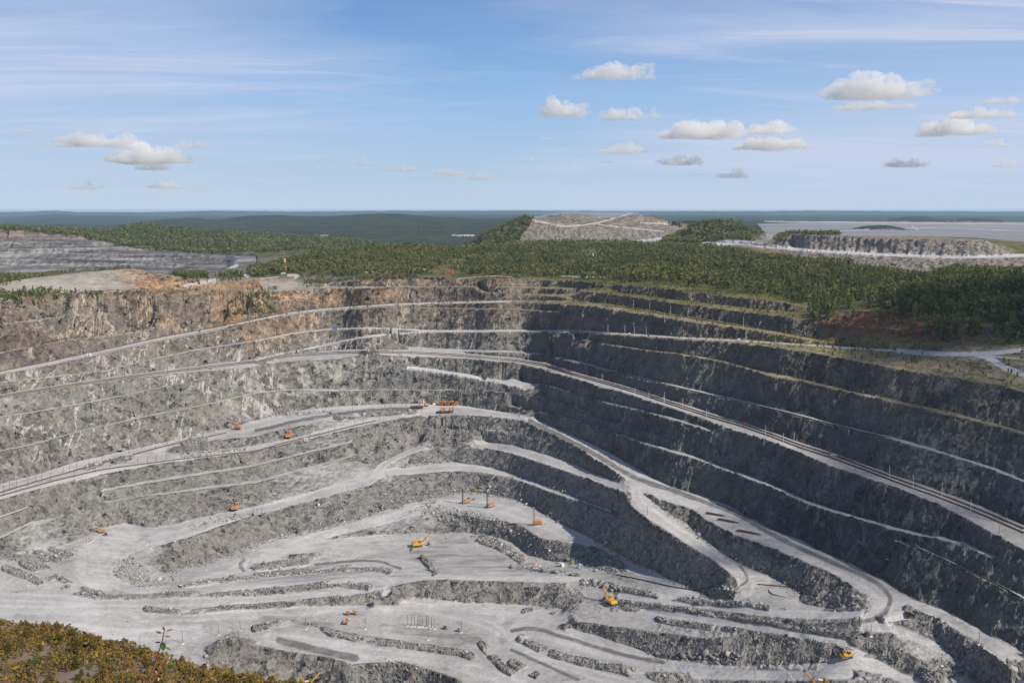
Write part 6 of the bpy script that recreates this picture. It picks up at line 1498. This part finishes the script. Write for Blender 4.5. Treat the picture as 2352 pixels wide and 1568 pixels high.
pylon('red lattice pylon at the corner where the forest meets the quarry slope', 1054, 566, 20, 1500, 'red')
pylon('grey lattice pylon standing in the valley forest beyond the hill', 968, 536, 34, 3200, 'steel')
wag = None
for px_ in (873, 889, 906, 924, 979, 992, 1005, 1018):
    p_ = at(px_, 641, 1200)
    if wag is None:
        wag = thing('freight_wagon', 'dark hopper wagon of the train standing along the far rim', 'wagon', p_, 0, .75, group='hopper wagons on the far rim')
        w_ = MB(); w_.add([(-4.6, -1.1, 1.2), (4.6, -1.1, 1.2), (4.6, 1.1, 1.2), (-4.6, 1.1, 1.2), (-5, -1.6, 4.3), (5, -1.6, 4.3), (5, 1.6, 4.3), (-5, 1.6, 4.3)], [(3, 2, 1, 0), (4, 5, 6, 7), (0, 1, 5, 4), (1, 2, 6, 5), (2, 3, 7, 6), (3, 0, 4, 7)])
        [w_.box((x, -1.42, 2.8), (.2, .25, 2.8)) for x in (-4, -2, 0, 2, 4)]; w_.build('hopper_body', M['black'], wag)
        MB().box((0, 0, 1.1), (10.4, 1.6, .3)).build('underframe', M['rust'], wag)
        for x in (-3.4, 3.4): MB().tube((x - .8, -.8, .5), (x - .8, .8, .5), .5, n=10).tube((x + .8, -.8, .5), (x + .8, .8, .5), .5, n=10).build('bogie', M['black'], wag)
        MB().box((5.3, 0, 2.4), (.5, 1.6, 1.6)).build('end_platform', M['white'], wag)
    else: dup(wag, p_)
sub_g = 'gantry posts of the forest substation'
for px_, h in ((1322, 8), (1328, 8), (1336, 12), (1341, 14), (1346, 14), (1353, 18), (1356, 15), (1358, 13), (1361, 16), (1364, 16), (1367, 13)):
    t = thing('gantry_post', 'thin pale gantry post of the small substation in the forest clearing', 'post', at(px_, 590, 1500) , 0, group=sub_g)
    MB().tube((0, 0, 0), (0, 0, h), .28, .2, n=6).build('post', M['white'], t); MB().box((0, 0, h), (5, .25, .25)).build('crossbar', M['white'], t)
for px_ in (1323, 1327, 1334, 1340, 1345, 1354, 1358, 1362):
    box_cabin('switchgear_cabinet', 'white switchgear cabinet of the small substation in the forest clearing', 'cabinet', at(px_, 592, 1500) + Vector((0, 0, 3)), 0, (2.6, 2.4, 5), 'white', door=False)['group'] = 'switchgear of the forest substation'
# ---------------------------------------------------------------- poles, tracks, pipes
def pole_proto(name, label, group, h, r, col, base, arm):
    t = thing(name, label, 'pole', (0, 0, 0), 0, 1, group)
    m = MB(); m.tube((0, 0, -.4), (0, 0, h), r * 1.5, r * 1.1, 6)
    m.build('post', M[col], t)
    if arm == 'cross': MB().box((0, 0, h - .5), (1.6, .14, .14)).build('crossarm', M['wood'], t)
    if arm == 'bracket': MB().tube((0, 0, h - .8), (2.6, 0, h - .5), .07, n=4).tube((0, 0, h - .1), (2.4, 0, h - .5), .04, n=4).build('bracket', M['black'], t)
    if base: MB().box((0, 0, .2), (2.2, 2.2, .5), taper=.75).build('sled_base', M['concrete'], t)
    return t
def poles(spec, name, label, group, h, r, col, base=False, arm=None, rmin=450):
    first = None
    for tok in spec.split():
        q = [float(v) for v in tok.split(',')]
        p_ = at(q[0], q[1], rmin); k = q[2] if len(q) > 2 else 1.0
        if first is None: first = pole_proto(name, label, group, h, r, col, base, arm); o = first; o.location = p_; o.scale = (1, 1, k)
        else: o = dup(first, p_); o.scale = (1, 1, k)
        o.rotation_euler = (RNG.normal() * .012, RNG.normal() * .012, RNG.random() * .4)
PG = 'movable power poles on sleds'
poles("274,1297 345,1258 402,1242 474,1216 473,1309 581,1263 578,1184 415,1343 199,1248 205,1246 209,1245 214,1241", 'power_pole', 'thin wooden power pole on a sled base on the left pit floor', PG + ' on the left floor', 6.6, .16, 'wood', True)
poles("420,1477,1.2 502,1458,1.2 552,1448 321,1487 703,1444,1.1 839,1444,1.1 983,1469,1.1 1060,1452,1.2", 'power_pole', 'lone wooden power pole on a pale sled near the bottom of the view', PG + ' in front', 8.2, .15, 'wood', True)
poles("936,1437 945,1438 952,1438 960,1438 963,1439 967,1438 971,1439 979,1438 981,1439 985,1439 991,1442 998,1444", 'power_pole', 'thin wooden pole in the close cluster of spare poles on the pale floor', 'cluster of spare poles on sleds', 9.0, .15, 'wood', True)
poles("783,1172 881,1181 969,1159 798,1132 832,1122 886,1097 935,1057 1002,1027 1231,1295 1487,1184 1000,1158", 'power_pole', 'wooden power pole on a sled beside the spiral ramp', PG + ' by the spiral ramp', 8.0, .15, 'wood', True)
poles("2000,1461 2248,1480 2162,1528", 'power_pole', 'wooden power pole on a sled on the right of the pit floor', PG + ' on the right', 8.2, .15, 'wood', True)
poles("988,954 968,945 810,947 748,944 712,947 659,957 634,961 611,967 884,935 898,935 933,934 565,975 516,985 493,994 466,1002 440,1009 412,1014 384,1021 357,1027 326,1035 296,1041 235,1059 216,1077 205,1067 176,1076 160,1085 145,1086 96,1107 116,1104 64,1116 83,1105 39,1116 22,1125 9,1134 171,1096 220,1085",
      'catenary_mast', 'thin dark mast along the upper track of the broad haul bench', 'masts of the upper track', 8.0, .14, 'rust', False, 'bracket')
poles("689,1016 712,1009 733,1004 754,999 769,995 814,980 820,985 834,975 873,967 882,965 937,959 317,1067 339,1065 359,1062 382,1057 432,1055 455,1054 485,1051 511,1049 540,1045",
      'catenary_mast', 'thin dark mast along the lower track of the broad haul bench', 'masts of the lower track', 8.0, .14, 'rust', False, 'bracket')
poles("33,910 114,899 176,885 190,882 255,875 318,867 385,859 432,852 457,850 623,830 653,823 670,825 687,820 723,815 750,817 778,810 790,813 844,812 867,813 902,812 944,813",
      'catenary_mast', 'thin brown mast along the curved railway on the sunlit left wall', 'masts of the railway on the left wall', 8.5, .14, 'rust', False, 'bracket')
poles("986,814 1028,817 1067,819 1109,823 1145,827 1213,831 1383,877 1458,909 1490,919 1525,930 1526,921 1568,935 1623,961 1758,1002 1799,1019 1823,1017 2043,1097 2097,1122 2163,1139 2229,1177",
      'railway_mast', 'white concrete mast along the curved railway on the shaded right wall', 'white masts of the railway on the right wall', 9.5, .15, 'concrete')
poles("1255,845 1315,864 1330,867 1348,867 1368,880 1397,885 1427,899 1573,944 1710,990 1774,997 1844,1034 1873,1035 1906,1056 1931,1055 1965,1080 2295,1224",
      'railway_mast', 'dark red mast along the curved railway on the shaded right wall', 'red masts of the railway on the right wall', 9.0, .12, 'red', False, 'bracket')
poles("1215,635 1205,635 1441,653,1.6 1243,636 1281,636 1320,637 1354,642 1393,640 1452,655 1549,662 1598,664 1610,660 1642,664 1698,666 1712,668", 'line_pole', 'grey wooden pole at the edge of the forest above the benches', 'poles along the forest edge', 10, .16, 'wood', False, 'cross')
poles("1455,708 1492,712 1540,724 1580,725 1526,741 1707,751", 'line_pole', 'pale pole on the grassy bench track', 'poles on the grassy bench', 11, .14, 'concrete')
poles("1457,770 1713,783 188,820 633,773 797,753 1396,764 1435,767 1484,771", 'lamp_pole', 'pale pole beside a bench road high on the pit wall', 'poles on the high bench roads', 11, .14, 'concrete')
poles("757,636 772,634 974,640 1024,640 1033,641 616,640 700,640 1099,639 651,652 770,650 616,655", 'line_pole', 'thin brown pole on the far rim near the train', 'poles on the far rim', 10, .18, 'wood', False, 'cross', 1100)
poles("2271,680 1891,667", 'line_pole', 'pale pole rising out of the dark forest on the right', 'poles in the right forest', 14, .2, 'wood', False, None, 900)

def ground_path(s, off=0.0, step=6, lift=0.0, rmin=450):
    P = densify(poly(s), step); pts = [at(p[0], p[1] + (off(p[0]) if callable(off) else off), rmin) for p in P]
    A = np.array([p[:] for p in pts])
    for _ in range(3):
        B = A.copy(); B[1:-1] = (A[:-2] + A[1:-1] * 2 + A[2:]) / 4; A = B
    return A + np.array([0, 0, lift])
def track(label, s, off=0.0, group=None, rmin=450):
    A = ground_path(s, off, 5, 0, rmin)
    # even steps along the line
    d = np.r_[0, np.cumsum(np.linalg.norm(np.diff(A, axis=0), axis=1))]; n = max(4, int(d[-1] / 4)); q = np.linspace(0, d[-1], n)
    A = np.stack([np.interp(q, d, A[:, k]) for k in range(3)], 1)
    A[:, 2] = smooth1(np.maximum(A[:, 2], ground(A[:, 0], A[:, 1])), 3) + .25
    T = np.gradient(A, axis=0); T[:, 2] = 0; T /= np.linalg.norm(T, axis=1)[:, None]; S = np.stack([-T[:, 1], T[:, 0], 0 * T[:, 0]], 1)
    t = thing('railway_track', label, 'railway track', tuple(A[0]), 0, 1, group); L = A - A[0]
    def ribbon(name, w, z0, z1, o, m, z):
        prof = [(-w, z0), (-w * .7, z1), (w * .7, z1), (w, z0)]; V = np.concatenate([[L[i] + S[i] * (o + x) + np.array([0, 0, zz + z]) for x, zz in prof] for i in range(n)])
        F = [(i * 4 + k, i * 4 + k + 1, i * 4 + k + 5, i * 4 + k + 4) for i in range(n - 1) for k in range(3)]
        np_mesh(name, V, F, m, parent=t)
    ribbon('ballast', 1.7, -.7, .1, 0, M['ballast'], 0)
    for o in (-.76, .76): ribbon('rail', .13, 0, .32, o, M['rust'], .12)
    c = np.linspace(0, n - 1, max(4, int(d[-1] / 1.6))); V, F = [], []
    for j, u in enumerate(c):
        i = min(int(u), n - 2); f = u - i; p = L[i] * (1 - f) + L[i + 1] * f; a = S[i] * 1.3; b = T[i] * .16
        V += [p - a - b + np.array([0, 0, .17]), p + a - b + np.array([0, 0, .17]), p + a + b + np.array([0, 0, .17]), p - a + b + np.array([0, 0, .17])]; F.append([4 * j + k for k in range(4)])
    sl_ = np_mesh('sleeper', V, F, M['wood'], parent=t); sl_['kind'] = 'stuff'
M['ballast'] = paint('brown_ballast', (0.15, 0.112, 0.09), .95, .5, (0.24, .21, .19))
track('inner of two rusty tracks curving round the whole pit wall', RAIL_T, lambda x: np.interp(x, [0, 1200, 1700, 2352], [2.0, 2.5, 4, 7]))
track('outer of two rusty tracks curving round the whole pit wall', RAIL_T, lambda x: np.interp(x, [0, 1200, 1700, 2352], [5.2, 5.8, 9.5, 17]))
track('upper brown track crossing the broad haul bench on the left', "0,1131 100,1101 200,1073 300,1046 375,1025 450,1009 520,994")
track('lower brown track running along the edge of the haul bench', "0,1139 125,1104 225,1080 325,1066 425,1053 530,1042 588,1036 650,1018 713,1003 800,981 863,966")
track('old track on the highest bench road of the left wall', "0,853 125,828 250,801 375,773 475,756 588,732 663,717 763,706 888,698")
track('thin track along the grassy bench high on the right', "1390,701 1440,707 1526,722 1620,736 1700,749 1764,758 1889,781", rmin=700)
def pipe(label, s, r, off=0, col='rust', seg=None, lift=.4):
    A = ground_path(s, off, 5); A[:, 2] = np.maximum(A[:, 2], ground(A[:, 0], A[:, 1])) + lift
    t = thing('pipeline', label, 'pipeline', tuple(A[0])); L = A - A[0]
    MB().path([tuple(p) for p in L], r, 7).build('pipe', M[col], t, smooth=True)
    sd_ = MB(); d = np.r_[0, np.cumsum(np.linalg.norm(np.diff(L, axis=0), axis=1))]
    for q in np.arange(3, d[-1], 14.0):
        p = [float(np.interp(q, d, L[:, k])) for k in range(3)]; sd_.box((p[0], p[1], p[2] - r - .1), (1.3, 1.3, .5))
    if sd_.v: sd_.build('support', M['concrete'], t)
pipe('long dark pipeline laid along the bench between the railway and the white road', PIPE_B[PIPE_B.index('1401'):PIPE_B.index('2114')].strip() + ' 2030,1005', .45, 0.5)
pipe('rusty pipe dropping down the shaded wall from the bench pipeline to the railway', "2023,1005 2012,1028 2002,1050 1994,1062", .5, lift=1.2)
pipe('thin rusty pipe slanting down a bench face below the white road', "1445,812 1440,822 1432,838 1426,850", .35, lift=1.2)
pipe('rusty pipeline along the lowest bench of the shaded right wall', "2061,1238 2100,1256 2139,1272 2219,1309 2299,1346 2350,1376", .38)
pipe('rusty pipe dropping from the lowest bench to the dark haul road', "2061,1239 2048,1262 2036,1290 2026,1316", .35, lift=1.0)
pipe('long thin brown pipe lying across the pale floor to the rubble bank', "1417,1320 1480,1333 1540,1347 1604,1357 1640,1345 1669,1333", .42)
pipe('brown pipe beside the puddle climbing the dark slope', "1740,1342 1764,1344 1800,1347 1844,1351 1865,1337 1895,1317", .42)
for px_, py_, rz_, lb in ((1640, 1181, -35, 'bundle of long rusty pipes on the shoulder of the dark haul road, upper one'), (1668, 1196, -38, 'bundle of long rusty pipes on the shoulder of the dark haul road, middle one'), (1716, 1222, -36, 'bundle of long rusty pipes on the shoulder of the dark haul road, lowest one')):
    t = thing('pipe_bundle', lb, 'pipe bundle', at(px_, py_), R(rz_)); m = MB()
    for k in range(6): m.tube((-9 + RNG.random() * 3, (k - 2.5) * .9, .35), (8 + RNG.random() * 4, (k - 2.5) * .9 + RNG.normal() * .5, .35), .3, n=6)
    m.build('pipe', M['rust'], t)
# the puddle
PD = poly("1766,1354 1784,1351 1800,1350 1816,1356 1821,1367 1808,1371 1795,1369 1776,1366 1768,1360")
pw = [at(p[0], p[1]) for p in PD]; zz = float(np.mean([p.z for p in pw])) + .25
mw, nt_, bw = mat('puddle_water'); bw.inputs['Base Color'].default_value = (.42, .42, .42, 1); bw.inputs['Roughness'].default_value = .12; bw.inputs['Specular IOR Level'].default_value = .5
o = np_mesh('water', [(p.x, p.y, zz) for p in pw], [list(range(len(pw)))], mw); o['kind'] = 'structure'
# ---------------------------------------------------------------- clouds and air
def cloud_mat(dens=0.0085):
    m = bpy.data.materials.new('cloud_vapour'); m.use_nodes = True; nt = m.node_tree; nt.nodes.clear(); N = NT(nt)
    out = nt.nodes.new('ShaderNodeOutputMaterial'); v = nt.nodes.new('ShaderNodeVolumePrincipled')
    v.inputs['Color'].default_value = (1, 1, 1, 1); v.inputs['Anisotropy'].default_value = 0.1
    co = N.coord(); n = N.noise(co, 0.015, 7, 0.7)
    N.link(N.math('MULTIPLY', N.ramp(n, [(0.45, 0.0), (0.55, 1.0)]), dens), v.inputs['Density'])
    nt.links.new(v.outputs[0], out.inputs['Volume']); return m
CLM = cloud_mat(); CLT = cloud_mat(0.0055)
def cloud(cx, cy, w_, h_, seed, label, dist=None):
    dx, dy, dz = (float(v) for v in ray(cx, cy + h_ * 0.35)); hz = math.hypot(dx, dy)
    el = dz / hz; d = min(1500 / max(el, .01), 20000) if dist is None else dist
    base = Vector((dx / hz * d, dy / hz * d, ZC + el * d)); s = d * 1.02 / F_PX
    W, Hh = w_ * s, h_ * s
    bm = bmesh.new(); bmesh.ops.create_icosphere(bm, subdivisions=5, radius=1)
    v = np.array([p.co[:] for p in bm.verts]); f = np.array([[q.index for q in p.verts] for p in bm.faces]); bm.free()
    rng = np.random.default_rng(seed); P = np.full(len(v), 0.0)
    nb = int(8 + w_ / 7); c = np.stack([rng.uniform(-.95, .95, nb), rng.uniform(-.7, .7, nb), rng.uniform(0.0, .55, nb) * (1 - 0.0)], 1); c[:, 2] *= (1 - c[:, 0] ** 2) ** .5
    rad = rng.uniform(.16, .42, nb) * (1.05 - .6 * np.abs(c[:, 0]))
    rad3 = np.stack([rad * .75, rad * .9, rad * 1.15], 1)
    core = np.array([[0, 0, .12]]); c = np.vstack([c, core]); rad3 = np.vstack([rad3, [[.8, .6, .28]]])
    # union of ellipsoids seen from the middle, marched along every direction
    best = np.full(len(v), .05)
    for t in np.linspace(.05, 1.35, 60):
        q = v * t * np.array([1, .85, .9]) + np.array([0, 0, .12])
        ins = (((q[:, None, :] - c[None]) / rad3[None]) ** 2).sum(-1).min(1) < 1
        best = np.where(ins, t, best)
    q = v * best[:, None] * np.array([1, .85, .9]) + np.array([0, 0, .12])
    fl = fbm(q[:, 0] * 4 + seed, q[:, 1] * 4 + q[:, 2] * 5, 4, 500 + seed, .6)
    q = q + v * (fl * .13)[:, None]
    q[:, 2] = np.where(q[:, 2] < 0, q[:, 2] * .22 + fl * .03, q[:, 2])
    V = np.stack([q[:, 0] * W / 2, q[:, 1] * W / 2.4, q[:, 2] * Hh * 1.05], 1)
    a = math.atan2(base.x, base.y); ca, sa = math.cos(-a), math.sin(-a)
    V = np.stack([V[:, 0] * ca - V[:, 1] * sa, V[:, 0] * sa + V[:, 1] * ca, V[:, 2]], 1)
    o = np_mesh('cloud', V, f, CLT if (w_ < 130 and cy > 315) else CLM); o.location = base
    o.data.polygons.foreach_set('use_smooth', [True] * len(f))
    return tag(o, label, 'cloud')
CL = [(1412, 163, 180, 45, 'big lone puffy cloud, highest over the quarry hill'), (1295, 250, 135, 46, 'puffy cloud left of and below the highest one'), (1428, 262, 110, 36, 'ragged cloud directly under the highest lone cloud'), (1500, 262, 40, 26, 'small puff touching the ragged cloud on its right'),
      (1615, 300, 195, 48, 'wide puffy cloud right of the middle, largest of its row'), (1770, 295, 115, 30, 'flat cloud just right of the wide puffy cloud'), (1775, 332, 170, 30, 'bright flat based cloud below the wide puffy cloud'), (2020, 205, 235, 60, 'largest bright cloud in the upper right sky'),
      (1985, 243, 130, 26, 'grey shaded band under the largest bright cloud, left part'), (2070, 243, 62, 22, 'small puff under the largest bright cloud, right part'), (2195, 293, 160, 46, 'bright cloud near the right edge under the largest one'), (2255, 262, 130, 26, 'grey cloud behind the bright one near the right edge'),
      (2300, 230, 75, 18, 'faint grey wisp highest at the right edge'), (1425, 343, 125, 26, 'pale flat cloud under the ragged cloud'), (1560, 368, 110, 20, 'faint flat cloud below the wide puffy cloud'), (1685, 400, 80, 16, 'small low cloud above the far plain on the right'), (1600, 400, 40, 11, 'tiny low cloud beside the small low one'),
      (2080, 374, 95, 18, 'small flat white cloud alone low on the right'), (2285, 330, 72, 20, 'small grey cloud low at the right edge'), (2310, 376, 70, 14, 'faint low cloud at the right edge'), (1212, 366, 42, 13, 'tiny bright cloud in the middle of the sky'), (1320, 378, 26, 9, 'tiny faint cloud right of the middle one'),
      (1393, 371, 36, 10, 'tiny faint cloud under the pale flat one'), (1255, 316, 40, 12, 'tiny lilac cloud under the left puffy cloud'), (345, 357, 175, 32, 'brightest long cloud in the left sky'), (350, 381, 88, 18, 'short bright cloud just under the long left cloud'), (235, 325, 185, 32, 'long cloud above and left of the brightest left one'),
      (435, 333, 75, 22, 'small puffy cloud right of the long left clouds'), (100, 333, 36, 17, 'small puff at the far left'), (55, 300, 55, 13, 'lilac wisp highest at the far left'), (195, 427, 75, 14, 'low flat cloud at the left'), (255, 427, 26, 9, 'tiny puff beside the low flat cloud at the left'),
      (385, 425, 92, 15, 'low flat cloud under the brightest left cloud'), (455, 435, 45, 9, 'thin low streak cloud at the left'), (645, 377, 26, 11, 'tiny faint puff between left and middle'), (676, 390, 36, 15, 'small bright puff between left and middle'), (690, 425, 35, 9, 'tiny low puff between left and middle'),
      (835, 373, 52, 20, 'small bright cloud left of the middle'), (727, 369, 40, 10, 'faint small cloud left of the bright small one'), (925, 388, 92, 11, 'faint low streak left of the middle'), (1030, 396, 88, 13, 'low streak cloud in the middle'), (1100, 405, 72, 15, 'low ragged cloud in the middle')]
for i, (cx, cy, w_, h_, lb) in enumerate(CL): cloud(cx, cy, w_, h_ * (1.5 if h_ / w_ < .21 and cy > 345 else 1), i + 1, lb)

# a broken cloud up towards the sun, out of the frame, throws its shade over the right of the pit
def shade_cloud():
    m = bpy.data.materials.new('cloud_body'); m.use_nodes = True; nt = m.node_tree; N = NT(nt); b = nt.nodes['Principled BSDF']
    b.inputs['Base Color'].default_value = (.85, .85, .86, 1); b.inputs['Roughness'].default_value = 1
    fac = N.ramp(N.noise(N.coord(), .006, 5, .6), [(0.40, 0.0), (0.60, 1.0)])
    tr = N.new('ShaderNodeBsdfTransparent'); mx = N.new('ShaderNodeMixShader'); N.link(fac, mx.inputs[0]); N.link(tr.outputs[0], mx.inputs[1]); N.link(b.outputs[0], mx.inputs[2]); N.link(mx.outputs[0], nt.nodes['Material Output'].inputs[0])
    return m
SCM = shade_cloud()
def cast_cloud(tx, ty, tz, rx_, ry_, ang, seed, label):
    up = 1500.0; sd_ = Vector((math.sin(SUN_AZ) * math.cos(SUN_EL), math.cos(SUN_AZ) * math.cos(SUN_EL), math.sin(SUN_EL))); k = up / sd_.z
    c = Vector((tx, ty, tz)) + sd_ * k
    bm = bmesh.new(); bmesh.ops.create_icosphere(bm, subdivisions=5, radius=1); v = np.array([p.co[:] for p in bm.verts]); f = np.array([[q.index for q in p.verts] for p in bm.faces]); bm.free()
    n = fbm(v[:, 0] * 2.2 + seed, v[:, 1] * 2.2 + v[:, 2], 4, 600 + seed); v = v * (1 + .3 * n)[:, None]; v[:, 2] = np.where(v[:, 2] < 0, v[:, 2] * .3, v[:, 2])
    ca, sa = math.cos(ang), math.sin(ang); x = v[:, 0] * rx_; y = v[:, 1] * ry_
    o = np_mesh('cloud', np.stack([x * ca - y * sa, x * sa + y * ca, v[:, 2] * 70], 1), f, SCM); o.location = c
    tag(o, label, 'cloud')
cast_cloud(556, 850, 230, 225, 340, R(-12), 1, 'broken cloud overhead between the sun and the right side of the pit')

# air: one even box of thin haze round everything but the sky and the clouds
def haze():
    m = bpy.data.materials.new('thin_haze'); m.use_nodes = True; nt = m.node_tree; nt.nodes.clear()
    out = nt.nodes.new('ShaderNodeOutputMaterial'); v = nt.nodes.new('ShaderNodeVolumePrincipled')
    v.inputs['Color'].default_value = (0.52, 0.75, 1.0, 1); v.inputs['Density'].default_value = HAZE_D; v.inputs['Anisotropy'].default_value = 0.0
    nt.links.new(v.outputs[0], out.inputs['Volume'])
    z0, z1 = float(HZ.min()) - 1.5, max(ZC + 6, float(HZ.max()) + 8)
    mb = MB(); mb.box((0, 19000, (z0 + z1) / 2), (62000, 46000, z1 - z0)); o = mb.build('haze', m); o['kind'] = 'stuff'
def plume():
    rng = np.random.default_rng(9); c = at(1752, 560, 1500); m = cloud_mat(0.03); m.name = 'road_dust'
    for n in m.node_tree.nodes:
        if n.bl_idname == 'ShaderNodeVolumePrincipled': n.inputs['Color'].default_value = (.9, .87, .83, 1)
        if n.bl_idname == 'ShaderNodeTexNoise': n.inputs['Scale'].default_value = .07
    bm = bmesh.new(); bmesh.ops.create_icosphere(bm, subdivisions=4, radius=1); v = np.array([p.co[:] for p in bm.verts]); f = np.array([[q.index for q in p.verts] for p in bm.faces]); bm.free()
    v = v * (1 + .45 * fbm(v[:, 0] * 2, v[:, 1] * 2 + v[:, 2] * 2, 4, 700))[:, None]
    o = np_mesh('dust_plume', v * np.array([26, 16, 15]), f, m); o.location = c + Vector((4, 4, 8)); o['kind'] = 'stuff'; tag(o, 'pale dust cloud hanging behind the haul truck on the far right road', 'dust')
plume()
HAZE_D = 2.2e-5
haze()
# ---------------------------------------------------------------- camera, light, sky
sc = bpy.context.scene
cam = bpy.data.cameras.new('camera'); co = bpy.data.objects.new('camera', cam); C.objects.link(co)
cam.lens = 36.0 * F_PX / 2352; cam.sensor_width = 36; cam.clip_start = 0.3; cam.clip_end = 150000
co.location = (0, 0, ZC); co.rotation_euler = (math.pi / 2 - TH, 0, 0)
sc.camera = co
SUN_EL, SUN_AZ = R(39), R(118)                        # azimuth clockwise from +Y (straight ahead)
sd = Vector((math.sin(SUN_AZ) * math.cos(SUN_EL), math.cos(SUN_AZ) * math.cos(SUN_EL), math.sin(SUN_EL)))
sl = bpy.data.lights.new('sun', 'SUN'); so = bpy.data.objects.new('sun', sl); C.objects.link(so)
sl.energy = 5.0; sl.angle = R(0.5); sl.color = (1, 0.925, 0.82)
so.rotation_euler = sd.to_track_quat('Z', 'Y').to_euler(); so.location = sd * 3000
sc.view_settings.view_transform = 'Standard'; sc.view_settings.look = 'None'; sc.view_settings.exposure = 0; sc.view_settings.gamma = 1
sc.cycles.volume_bounces = 10; sc.cycles.max_bounces = 12; sc.cycles.transparent_max_bounces = 16
